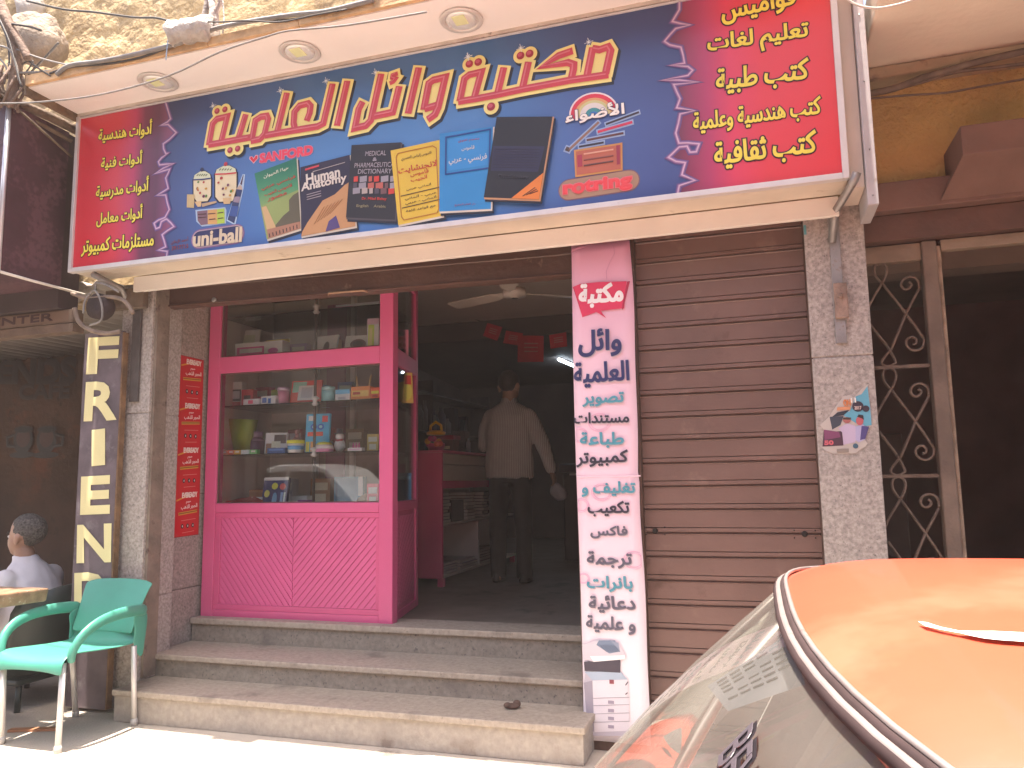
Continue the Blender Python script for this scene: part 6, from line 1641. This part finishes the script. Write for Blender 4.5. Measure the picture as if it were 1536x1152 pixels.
cellS = [[(112, 490), (90, 465), (82, 440), (88, 420), (105, 413), (122, 420), (130, 440), (124, 466), (112, 490)], [(112, 490), (66, 568), (20, 640)], [(112, 490), (200, 605), (266, 700)], [(200, 605), (146, 735)], [(200, 605), (248, 515)],
         [(146, 735), (115, 772), (113, 790), (135, 799), (157, 790), (160, 775), (130, 722)], [(130, 722), (68, 640)],
         [(248, 515), (246, 490), (232, 473), (210, 469), (190, 478), (182, 498), (194, 514), (212, 512), (220, 498), (210, 488)], [(266, 700), (264, 726), (246, 742), (220, 740), (202, 722), (203, 702), (222, 692), (238, 702), (236, 718), (224, 720)]]
dz = at(*cg(135, 802), GY).z - at(*cg(105, 410), GY).z
panel = MB()
for k in (-1, 0, 1, 2, 3):
    sh_ = Vector((.004 * k, 0, dz * k))
    for st_ in cellS:
        P = [at(*cg(*q), GY) + sh_ for q in st_]
        P = [Vector((min(.770, max(.512, p.x)), p.y, p.z)) for p in P]
        if max(p.z for p in P) > 2.26 or min(p.z for p in P) < .02: continue
        Q = []
        for i in range(len(P) - 1):
            p0, p1, p2, p3 = P[max(0, i - 1)], P[i], P[i + 1], P[min(len(P) - 1, i + 2)]
            for t in (0, .33, .66): Q.append(.5 * ((2 * p1) + (p2 - p0) * t + (2 * p0 - 5 * p1 + 4 * p2 - p3) * t * t + (3 * p1 - p0 - 3 * p2 + p3) * t ** 3))
        Q.append(P[-1])
        panel.tube(Q, .0065, 6)
for k in range(-1, 5):
    z = at(*cg(105, 412), GY).z + dz * k + .002
    if .05 < z < 2.25: panel.box(.509, .771, GY - .006, GY + .006, z - .008, z + .008)
panel.build('scroll_panel', M_iron, ig)
# torn poster on the pillar
tp = thing('torn_poster', 'torn blue event poster glued to the right granite pillar', 'poster', tuple(at(1268, 635, 3.678)))
ct_ = cropper(1220, 570, 8.86)
a = Print(y=3.677)
a.fill([ct_(*q) for q in [(720, 60), (755, 380), (780, 610), (700, 660), (690, 800), (720, 840), (690, 890), (640, 910), (560, 975), (260, 980), (150, 930), (115, 890), (140, 660), (90, 600), (215, 480), (300, 350), (400, 215), (480, 200), (540, 230), (640, 120)]], '#b9b0a8', 1)
a.fill([ct_(*q) for q in [(718, 80), (755, 380), (775, 600), (640, 620), (480, 520), (330, 430), (480, 420), (520, 330), (560, 220), (640, 190)]], '#5c9fb4', 2)
a.fill([ct_(*q) for q in [(140, 660), (240, 690), (380, 680), (400, 870), (120, 885)]], '#4c3444', 2.2); a.fill([ct_(*q) for q in [(140, 660), (340, 690), (360, 760), (150, 800)]], '#7c4464', 2.6)
a.fill([ct_(*q) for q in [(215, 490), (400, 480), (360, 600), (250, 660)]], '#3c4450', 2.4); a.fill([ct_(*q) for q in [(320, 430), (480, 400), (400, 470), (250, 490)]], '#27303c', 2.8)
a.fill([ct_(*q) for q in [(330, 640), (450, 580), (560, 610), (560, 830), (400, 860), (385, 700)]], '#b9a9c0', 3); a.ell(ct_(445, 535), .016, .013, '#a0605c', 3.4); a.fill([ct_(*q) for q in [(395, 500), (500, 500), (495, 530), (395, 525)]], '#4a3a30', 3.8)
a.fill([ct_(*q) for q in [(560, 620), (660, 590), (700, 640), (690, 790), (600, 830), (560, 800)]], '#a9a4c4', 3.2); a.fill([ct_(*q) for q in [(640, 610), (740, 620), (690, 780), (620, 800)]], '#4c4478', 3.6); a.ell(ct_(615, 545), .015, .019, '#b05a60', 3.5); a.fill([ct_(*q) for q in [(580, 490), (600, 460), (660, 470), (670, 530), (640, 510)]], '#2c2428', 4)
a.ell(ct_(590, 352), .023, .023, '#352c3a', 4); a.ell(ct_(697, 382), .014, .014, '#352c3a', 4)
a.text('2017', ct_(545, 372), ct_(635, 370), 5, '#c9b0a8', 5, .04); a.text('11', ct_(500, 272), ct_(560, 270), 6, '#e0d8d0', 5, .06); a.text('ON', ct_(400, 305), ct_(490, 300), 9, '#c87848', 5, .06)
a.fill([ct_(*q) for q in [(315, 365), (490, 350), (490, 395), (310, 405)]], '#c98a66', 4.5); a.text('50', ct_(150, 835), ct_(262, 832), 6, '#c9606c', 5, .06)
a.ell(ct_(560, 878), .011, .011, '#3c5c70', 4); a.fill([ct_(*q) for q in [(310, 920), (470, 910), (470, 960), (310, 965)]], '#8a8078', 4)
a.done('paper', tp)
# small tags on the pillar and on the shutter top
o = Print(y=3.6795); o.rect((1205, 338), (1210, 352), '#5a98a0', 1); o = o.done('sticker'); tag(o, 'tiny faded turquoise sticker at the top left of the pillar with the torn poster', 'sticker')
# ================================================================== CABLES AND JUNK ON THE WALLS
def cable(pts, y, r, mt, lab, name='cable', grp=None):
    o = pxtube(pts, y, r, mt, name); tag(o, lab, 'cable', grp); return o
cable([(-30, 154), (0, 155), (60, 153), (150, 142), (250, 115), (330, 78), (400, 55), (435, 46), (520, 38), (640, 18)], 2.95, .0045, M_cable_gr, 'thin grey wire sagging across the underside of the canopy')
cable([(40, 1), (95, 14), (140, 18), (200, 26), (235, 27), (262, 34)], 3.0, .006, M_cable, 'dark wire looping over the stone wall to the wrapped bundle')
cable([(85, 112), (105, 98), (150, 92), (200, 82), (250, 70), (280, 60), (320, 44), (370, 33), (400, 28), (450, 21), (490, 17), (560, 0)], 3.03, [.012] * 45, M_cable_gr, 'thick bunched grey cable lying along the canopy top')
cable([(75, 110), (110, 100), (160, 96), (215, 85), (265, 66), (330, 42), (390, 31), (440, 29), (500, 14), (570, -8)], 3.04, .006, M_cable, 'dark cable running beside the bunched grey one on the canopy')
cable([(300, 32), (330, 33), (370, 31), (420, 33), (470, 23), (520, 14)], 3.0, .004, M_cable, 'thin dark wire leaving the wrapped bundle to the right')
cable([(1268, -4), (1282, 6), (1300, 11), (1320, 12), (1350, 6), (1380, -4)], 2.6, .004, mat('pale_wire', (.5, .46, .4), .5), 'pale thin wire hooked at the top right corner of the sign')
M_cab3 = mat('dusty_wall_cable', (.14, .10, .075), .8, .3, 18)
cable([(1290, 143), (1340, 133), (1380, 118), (1420, 106), (1470, 92), (1540, 76), (1600, 60)], 3.77, .016, M_cab3, 'thick dusty cable climbing along the moulding over the ochre wall')
cable([(1292, 149), (1360, 143), (1420, 139), (1470, 130), (1540, 118), (1600, 108)], 3.77, .005, M_cab3, 'thin cable hanging below the moulding on the ochre wall')
cable([(1290, 140), (1330, 136), (1380, 124), (1430, 109), (1500, 100), (1600, 88)], 3.785, .008, M_cab3, 'middle dusty cable twisted around the thick one over the ochre wall')
# trunk of wires and torn pipe at the left end of the canopy
tr = thing('wire_trunk', 'leaning weathered pole tangled with old wires at the left end of the canopy', 'pole', tuple(at(25, 120, 3.05)))
M_tr = mat('weathered_pole', (.17, .115, .085), .9, .35, 14, .6, 50)
pxtube([(-12, -20), (4, 15), (18, 50), (26, 90), (20, 130), (14, 160)], 3.05, .030, M_tr, 'pole', tr, 9)
pxtube([(4, 20), (22, 50), (38, 78), (42, 88)], 3.03, .022, M_tr, 'stub', tr, 8)
for k, pts in enumerate(([(0, 30), (14, 62), (24, 100), (32, 130)], [(-5, 68), (14, 74), (25, 100), (28, 120)], [(18, 36), (45, 40), (62, 46)], [(25, 74), (45, 82), (70, 90), (104, 98)], [(44, 92), (60, 104), (76, 114)], [(-4, 112), (20, 110), (60, 108), (105, 103)],
                         [(25, 118), (34, 96), (50, 92), (36, 112)], [(0, 88), (10, 104), (6, 126)], [(88, 64), (70, 84), (45, 110), (38, 122)], [(12, 95), (30, 108), (36, 124), (30, 135)], [(-2, 30), (10, 56), (14, 90), (10, 118)])):
    pxtube(pts, 3.0 + .01 * k, .0045 + .001 * (k % 3), M_cable_gr if k % 2 else M_cable, 'wire', tr, 6)
m = MB(); c0 = at(15, 135, 3.05)
for k in range(14):
    a_ = k * .9
    m.tube([c0 + Vector((.05 * math.cos(a_), .04 * math.sin(a_), -.12)), c0 + Vector((.08 * math.cos(a_ + 1), .06 * math.sin(a_ + 1), 0)), c0 + Vector((.05 * math.cos(a_ + 2), .05 * math.sin(a_ + 2), .12))], .008, 5)
m.build('wire_bundle', M_tr, tr)
# bundle wrapped in plastic with its stand pipe
wb = thing('wrapped_bundle', 'pale plastic wrapped cable bundle with ragged strips on the canopy edge', 'bundle', tuple(at(288, 48, 3.02)))
M_plas = mat('dusty_plastic_wrap', (.42, .37, .32), .5, .2, 14, .8, 40)
A_, B_ = at(258, 52, 3.03), at(316, 42, 3.03)
m = MB(); rings = []
for k in range(13):
    c = A_.lerp(B_, k / 12); d = (B_ - A_).normalized(); u = d.orthogonal().normalized(); v = d.cross(u); r = .060 + .005 * math.sin(k * 1.3) + .003 * (k % 2)
    rings.append([c + (u * math.cos(2 * math.pi * j / 16) + v * math.sin(2 * math.pi * j / 16)) * (r + .008 * noise.noise((j * .9, k * .8, 1))) + d * .012 * math.sin(j) for j in range(16)])
m.loft(rings); m.build('wrapping', M_plas, wb)
for k, pts in enumerate(([(303, 38), (308, 20), (312, 0), (314, -20)], [(316, 40), (320, 18), (318, 0), (322, -20)], [(326, 45), (324, 20), (330, 4), (328, -20)])):
    pxtube(pts, 3.05, [.017, .021, .014][k], mat('ragged_pipe_%d' % k, [(.32, .27, .23), (.52, .46, .4), (.26, .2, .17)][k], .7, .3, 14, .5, 50), 'pipe', wb)
pxtube([(334, 50), (336, 30), (334, 0), (332, -20)], 3.03, .004, M_plas, 'string', wb)
pxtube([(252, 60), (250, 78), (249, 90)], 3.0, .003, mat('blue_string', (.3, .42, .55), .6), 'string', wb)
# broken lump of masonry and a wedged sack high on the left
lp = MB(); c = at(58, 58, 3.62)
lp.ellip((0, 0, 0), .20, .14, .17, 0, 22, 16)
lp.V = [tuple(Vector(v) * (1 + .35 * noise.noise(Vector(v) * 7) + .12 * noise.noise(Vector(v) * 22))) for v in lp.V]
o = lp.build('rubble_lump', mat('grey_rubble', (.29, .23, .175), .95, .25, 8, 1.0, 30)); o.location = c
tag(o, 'rounded grey lump of broken masonry stuck on the wall above the canopy', 'rubble')
lp = MB(); c = at(45, 8, 3.66); lp.ellip((0, 0, 0), .10, .08, .14, 0, 18, 14)
lp.V = [tuple(Vector(v) * (1 + .25 * noise.noise(Vector(v) * 12))) for v in lp.V]
o = lp.build('sack', mat('pale_sack', (.40, .36, .32), .7, .15, 10, .6, 30)); o.location = c
tag(o, 'pale crumpled sack wedged above the masonry lump', 'sack')

# ================================================================== THE RED CAR AT THE KERB
RZ = -.25
M_carp = mat('faded_red_paint', (.46, .068, .032), .45, .10, 2.2, .02, 30, coat=.25, spots=[((.49, .10, .055), .50, 2.6), ((.62, .40, .31), .76, 22)])
M_chrome = mat('worn_chrome', (.42, .37, .35), .4, .1, 20, metal=.7, spots=[((.28, .16, .12), .64, 20)])
M_rub = mat('window_rubber', (.035, .022, .022), .85, .2, 20, spec=.2)
M_wsg = glass_mat('windscreen_glass', (.66, .70, .68), .5, .075)
M_seat = mat('cream_seat', (.55, .48, .38), .7, .1, 8, .1, 60)
M_cargrey = mat('grey_dash', (.17, .16, .15), .8, .2, 5, .2, 60)
car = thing('parked_car', 'faded red old saloon car parked along the kerb, its roof in front', 'car', (.3, 1.0, RZ))
yc = 1.0
def hdr(v): return Vector((.018 + .09 * abs(v) ** 3, yc + .56 * v, 1.098 - .028 * v * v))
def base_(v): return Vector((-.425 + .19 * v * v, yc + .57 * v, .61 - .02 * v * v))
VS = [-1 + 2 * k / 20 for k in range(21)]
# roof
NU = 26; V = []; F = []
vv = [-1.10, -1.06] + VS + [1.06, 1.10]
for i in range(NU + 1):
    t = (i / NU) ** 1.6
    for v in vv:
        vc = max(-1, min(1, v)); h = hdr(vc)
        L_ = 1.32 - .06 * vc * vc - h.x
        x = h.x + t * L_
        z = h.z + .036 * (1 - math.exp(-(x - h.x) / .06)) * (1 - .25 * vc * vc) + .008 * (1 - vc * vc) - .05 * max(0, t - .75) ** 2 * 16 * .5 - .03 * abs(vc) ** 6
        e = abs(v) - 1
        if e > 0: z -= .012 + e * .42
        V.append((x, h.y + math.copysign(min(e, .06), v) * (.5 if e > 0 else 0), z))
w_ = len(vv)
for i in range(NU):
    for k in range(w_ - 1): F.append((i * w_ + k, i * w_ + k + 1, (i + 1) * w_ + k + 1, (i + 1) * w_ + k))
roof = MB().add(V, F, 0, True).build('roof', M_carp, car)
sd = roof.modifiers.new('solid', 'SOLIDIFY'); sd.thickness = .012; sd.offset = -1
# windscreen, trim and pillars
V = []; F = []
for i in range(9):
    t = i / 8
    for v in VS:
        p = hdr(v).lerp(base_(v), t); p += Vector((-.028, 0, .016)) * math.sin(math.pi * t)
        V.append(p)
for i in range(8):
    for k in range(20): F.append((i * 21 + k, i * 21 + k + 1, (i + 1) * 21 + k + 1, (i + 1) * 21 + k))
MB().add(V, F, 0, True).build('windscreen', M_wsg, car)
def along(fn, off, r, mt, name, n=8):
    return MB().tube([fn(v) + Vector(off) for v in VS], r, n).build(name, mt, car)
along(hdr, (-.003, 0, .004), .006, M_rub, 'rubber_seal'); along(hdr, (-.002, 0, .0065), .0045, M_chrome, 'chrome_trim'); along(hdr, (.004, 0, .0095), .0042, M_rub, 'roof_gutter'); along(hdr, (.0075, 0, .0145), .0026, M_chrome, 'chrome_trim')
along(base_, (0, 0, 0), .012, M_rub, 'rubber_seal')
for s in (-1, 1):
    MB().tube([hdr(s) + Vector((.004, s * .008, .0)), hdr(s).lerp(base_(s), .5) + Vector((-.024, s * .010, .014)), base_(s) + Vector((0, s * .01, 0))], .010, 8).build('pillar', mat('pillar_trim', (.42, .37, .33), .4, .1, 8, metal=.4), car)
# sticker on the glass, document behind it
hn = (base_(0) - hdr(0)).normalized()
fr_o = hdr(-.62).lerp(base_(-.62), .22) + Vector((-.03, 0, .03))
ex_ = Vector((.30, -.95, .0)).normalized(); ez_ = (-hn - ex_ * (-hn).dot(ex_)).normalized(); nn_ = ex_.cross(ez_); nn_ = nn_ if nn_.z > 0 else -nn_
pl = hdr(-.2).lerp(base_(-.2), .5)
a = Print(fr=(hdr(-.58).lerp(base_(-.58), .12) + Vector((-.014, 0, .009)), Vector((.02, -1, -.01)).normalized(), -hn, Vector((-hn.z, 0, hn.x)) * (1 if hn.x > 0 else -1)))
if a.fr[3].z < 0: a.fr = (*a.fr[:3], -a.fr[3])
a.text('BEWARE', (0, 0), (.26, -.008), .042, '#4a444a', 2, .004, raw=True, edge=('#1c181c', .05), shear=.15)
a.done('window_lettering', car)
gp = lambda v, t: hdr(v).lerp(base_(v), t) + Vector((-.028, 0, .016)) * math.sin(math.pi * t)
pA = [gp(-.05, .03), gp(-.42, .03), gp(-.25, .16), gp(.1, .22)]
dn = Vector((.020, 0, -.014))
m = MB().add([p + dn for p in pA], [(0, 1, 2, 3)])
o = m.build('paper_notice', mat('lilac_paper', (.10, .088, .098), .8), car)
for k in range(6):
    p0 = pA[0].lerp(pA[1], .15 + .12 * k) + dn * .92; p1 = pA[3].lerp(pA[2], .15 + .12 * k) + dn * .92
    for j in range(5):
        MB().tube([p0.lerp(p1, .08 + .17 * j), p0.lerp(p1, .10 + .17 * j + .10)], .0012, 5).build('written_line', M_rub, o) if j % 5 != (k % 5) else None
# bodywork below
def car_body(par, prof_, y0, y1, mt, tuck=.05):
    m = MB(); rings = []
    ys = [y0, y0 + .02, y0 + .10, (y0 + y1) / 2, y1 - .10, y1 - .02, y1]
    ins = [.06, .02, 0, 0, 0, .02, .06]
    cx_ = sum(p[0] for p in prof_) / len(prof_); cz_ = sum(p[1] for p in prof_) / len(prof_)
    for y, t in zip(ys, ins):
        rings.append([(cx_ + (x - cx_) * (1 - t * .3), y, cz_ + (z - cz_) * (1 - t * 1.6)) for x, z in prof_])
    m.loft(rings, smooth=False)
    return m.build('body', mt, par, bevel=.012)
profR = [(-1.62, .12), (-1.66, .30), (-1.62, .44), (-1.50, .495), (-.68, .555), (-.50, .575), (-.30, .60), (.2, .64), (1.62, .66), (1.75, .655), (2.42, .60), (2.50, .42), (2.46, .10), (2.2, -.02), (-1.4, -.02)]
car_body(car, profR, yc - .76, yc + .76, M_carp)
m = MB()
for s in (-1, 1):
    y = yc + s * .66
    for x0, x1 in ((.36, .41), (1.02, 1.10)): m.hexa([(x0, y - .02, .66), (x1, y - .02, .66), (x1, y + .02, .66), (x0, y + .02, .66), (x0 + .01, yc + s * .60 - .015, 1.045), (x1 + .01, yc + s * .60 - .015, 1.045), (x1 + .01, yc + s * .60 + .015, 1.045), (x0 + .01, yc + s * .60 + .015, 1.045)])
m.build('side_pillars', M_carp, car)
m = MB()
for s in (-1, 1):
    m.add([(-.2, yc + s * .67, .66), (1.55, yc + s * .67, .66), (1.25, yc + s * .60, 1.04), (.14, yc + s * .60, 1.04)], [(0, 1, 2, 3)])
m.build('side_glass', M_wsg, car)
m = MB().add([(1.28, yc - .55, 1.06), (1.28, yc + .55, 1.06), (1.68, yc + .62, .67), (1.68, yc - .62, .67)], [(0, 1, 2, 3)]); m.build('rear_glass', M_wsg, car)
o = MB().hexa([(-.10, yc + .625, .64), (1.2, yc + .625, .64), (1.2, yc + .64, .64), (-.10, yc + .64, .64), (.10, yc + .575, 1.03), (1.1, yc + .575, 1.03), (1.1, yc + .59, 1.03), (.10, yc + .59, 1.03)]).build('added_grey_sheet', mat('grey_sheet', (.22, .20, .18), .9, .15, 6, .2, 40), car)  # added grey sheet that greys the view through the windscreen
MB().box(-.42, -.02, yc - .62, yc + .62, .50, .60).build('dashboard', M_cargrey, car, bevel=.03)
for s in (-1, 1):
    MB().hexa([(.28, yc + s * .32 - .24, .55), (.78, yc + s * .32 - .24, .55), (.78, yc + s * .32 + .24, .55), (.28, yc + s * .32 + .24, .55), (.28, yc + s * .32 - .24, .70), (.80, yc + s * .32 - .24, .68), (.80, yc + s * .32 + .24, .68), (.28, yc + s * .32 + .24, .70)]).hexa([(.66, yc + s * .32 - .24, .68), (.80, yc + s * .32 - .24, .68), (.80, yc + s * .32 + .24, .68), (.66, yc + s * .32 + .24, .68), (.80, yc + s * .32 - .22, 1.0), (.90, yc + s * .32 - .22, 1.0), (.90, yc + s * .32 + .22, 1.0), (.80, yc + s * .32 + .22, 1.0)]).build('seat', M_seat, car, bevel=.03)
sw = MB(); c = Vector((.12, yc - .32, .76)); ax1, ax2 = Vector((0, 1, 0)), Vector((.45, 0, .89))
sw.tube([c + (ax1 * math.cos(2 * math.pi * k / 24) + ax2 * math.sin(2 * math.pi * k / 24)) * .18 for k in range(24)], .012, 8, closed=True)
sw.build('steering_wheel', M_rub, car)
m = MB().hexa([(-.40, yc + .35, .602), (-.16, yc + .10, .602), (-.06, yc + .35, .602), (-.24, yc + .55, .602), (-.39, yc + .35, .625), (-.16, yc + .12, .645), (-.08, yc + .35, .625), (-.24, yc + .53, .625)])
tag(m.build('dash_cloth', mat('white_cloth', (.72, .68, .62), .9, .06, 8, .3, 40), sub=1), 'white folded cloth lying on the dashboard of the red car', 'cloth')
# bright sky's reflection on the roof, painted as a thin white patch
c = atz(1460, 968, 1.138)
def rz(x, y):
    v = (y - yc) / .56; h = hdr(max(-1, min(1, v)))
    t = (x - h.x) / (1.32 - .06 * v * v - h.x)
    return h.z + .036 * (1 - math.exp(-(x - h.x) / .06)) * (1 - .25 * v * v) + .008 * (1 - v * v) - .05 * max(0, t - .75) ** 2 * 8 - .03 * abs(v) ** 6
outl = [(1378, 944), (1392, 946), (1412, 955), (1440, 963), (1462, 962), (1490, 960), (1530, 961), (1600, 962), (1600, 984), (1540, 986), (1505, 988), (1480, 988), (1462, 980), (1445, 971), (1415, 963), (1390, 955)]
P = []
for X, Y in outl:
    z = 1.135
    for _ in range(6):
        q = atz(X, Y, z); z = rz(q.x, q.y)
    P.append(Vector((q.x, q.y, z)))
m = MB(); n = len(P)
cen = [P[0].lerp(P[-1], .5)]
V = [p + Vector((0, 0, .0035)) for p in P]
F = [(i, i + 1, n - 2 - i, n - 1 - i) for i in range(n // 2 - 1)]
m.add(V, F); o = m.build('painted_reflection', mat('reflection_white', (.80, .78, .74), .5, .04, 10), car, 'white patch painting a sky reflection on the roof')
def wheel(par, x, y, z, r, w, out):
    t_ = MB().lathe((x, y - w / 2, z), [(r * .62, 0), (r * .94, .005), (r, .03), (r, w - .03), (r * .94, w - .005), (r * .62, w)], 28, axis=(0, 1, 0)).build('wheel', M_rub, par)
    yy = y + out * (w / 2 - .01)
    MB().lathe((x, yy, z), [(0, .02), (r * .2, .02), (r * .25, .0), (r * .55, -.01), (r * .62, .012), (r * .62, -.04)], 24, axis=(0, out, 0)).build('rim', M_chrome, t_)
for x in (-1.05, 1.75):
    for s in (-1, 1): wheel(car, x, yc + s * .66, RZ + .30, .30, .19, s)
for s in (-1, 1):
    MB().lathe((-1.655, yc + s * .55, .36), [(0, .03), (.06, .025), (.085, .01), (.09, 0), (.09, -.03)], 20, axis=(-1, 0, 0)).build('headlight', mat('lamp_lens', (.6, .6, .58), .15), car)
    MB().box(2.47, 2.505, yc + s * .52 - .1, yc + s * .52 + .1, .30, .44).build('tail_light', mat('red_lens', (.3, .02, .02), .2), car, bevel=.008)
m = MB().tube([(-1.70, yc - .72, .16), (-1.74, yc - .5, .16), (-1.75, yc, .16), (-1.74, yc + .5, .16), (-1.70, yc + .72, .16)], .04, 8); m.build('bumper', M_chrome, car)
m = MB().tube([(2.53, yc - .72, .16), (2.56, yc, .16), (2.53, yc + .72, .16)], .04, 8); m.build('bumper', M_chrome, car)

# ================================================================== WHITE CAR ACROSS THE ROAD (seen mirrored in the cabinet glass)
wc = thing('parked_car', 'white saloon car across the road, seen as a reflection in the cabinet glass', 'car', (-6.7, -2.0, RZ))
M_wp = mat('white_car_paint', (.74, .73, .71), .25, .03, 3, coat=.6)
M_dg = mat('dark_car_glass', (.02, .022, .024), .08, .1, 3)
wy, wx = -2.0, -6.7
pw = [(-2.15, .08), (-2.2, .35), (-2.05, .55), (-1.2, .66), (-.95, .69), (1.35, .72), (1.9, .70), (2.12, .60), (2.15, .10), (1.9, 0), (-1.9, 0)]
car_body(wc, [(wx + x, z) for x, z in pw], wy - .85, wy + .85, M_wp)
V = []; F = []
rows = [(-.98, 1.36, .69, .74), (-.72, 1.20, .90, .70), (-.42, 1.0, 1.10, .64), (-.25, .85, 1.185, .58), (.0, .6, 1.21, .50)]
m = MB()
prof2 = [(-1.0, .68), (-.28, 1.16), (-.05, 1.215), (.55, 1.215), (.80, 1.15), (1.38, .70)]
rings = []
for y, k in ((-.74, 0), (-.60, 1), (0, 1.015), (.60, 1), (.74, 0)):
    rings.append([(wx + x * (1 if k else .99), wy + (y if True else 0) * (1 - .0), .70 + (z - .70) * (k if k else .02)) for x, z in prof2])
rings[0] = [(wx + x, wy - .76 + .14 * (z - .70) / .51, z) for x, z in prof2]; rings[1] = [(wx + x, wy - .70 + .14 * (z - .70) / .51, z + .004) for x, z in prof2]
rings[3] = [(wx + x, wy + .70 - .14 * (z - .70) / .51, z + .004) for x, z in prof2]; rings[4] = [(wx + x, wy + .76 - .14 * (z - .70) / .51, z) for x, z in prof2]
m.loft(rings, smooth=False); m.build('cabin', M_wp, wc, bevel=.02)
for s in (-1, 1):
    f = lambda x, z, k=.006: (wx + x, wy + s * (.76 + k - .14 * (z - .70) / .51), z)
    MB().add([f(-.78, .74), f(.12, .74), f(.12, 1.14), f(-.24, 1.12)], [(0, 1, 2, 3)]).build('window', M_dg, wc)
    MB().add([f(.18, .74), f(1.1, .74), f(.74, 1.12), f(.18, 1.14)], [(0, 1, 2, 3)]).build('window', M_dg, wc)
    for x in (-1.35, 1.35): wheel(wc, wx + x, wy + s * .74, RZ + .31, .31, .2, s)
MB().add([(wx - .97, wy - .62, .712), (wx - .97, wy + .62, .712), (wx - .31, wy + .54, 1.155), (wx - .31, wy - .54, 1.155)], [(0, 1, 2, 3)]).build('windscreen', M_dg, wc)
MB().ellip((wx - .55, wy + .90, .80), .05, .07, .05).build('mirror', M_wp, wc)
for ch in wc.children:                              # a tall car: stretch everything but the wheels upward
    if ch.name.split('.')[0] != 'wheel':
        for v in ch.data.vertices: v.co.z = RZ + (v.co.z - RZ) * 1.22
# ================================================================== HOUSES OPPOSITE
ob = thing('opposite_building', 'plain beige apartment block across the street behind the camera', 'building', (-2, -9, 0))
MB().box(-22, 20, -10.4, -9, -.6, 7.5).build('wall', mat('beige_render', (.36, .29, .22), .9, .15, 1.2, .2, 20), ob)
for k in range(11):
    for z0, h in ((-.2, 2.3), (3.2, 1.5), (5.6, 1.4)):
        x = -20 + k * 3.6
        w = MB().box(x, x + (2.2 if z0 < 0 else 1.2), -8.995, -8.93, z0, z0 + h).build('window', M_dg if z0 > 0 else M_shopwall, ob)
MB().box(-22, 20, -9, -8, 2.75, 2.95).build('awning', mat('faded_awning', (.28, .2, .15), .8, .2, 2), ob)
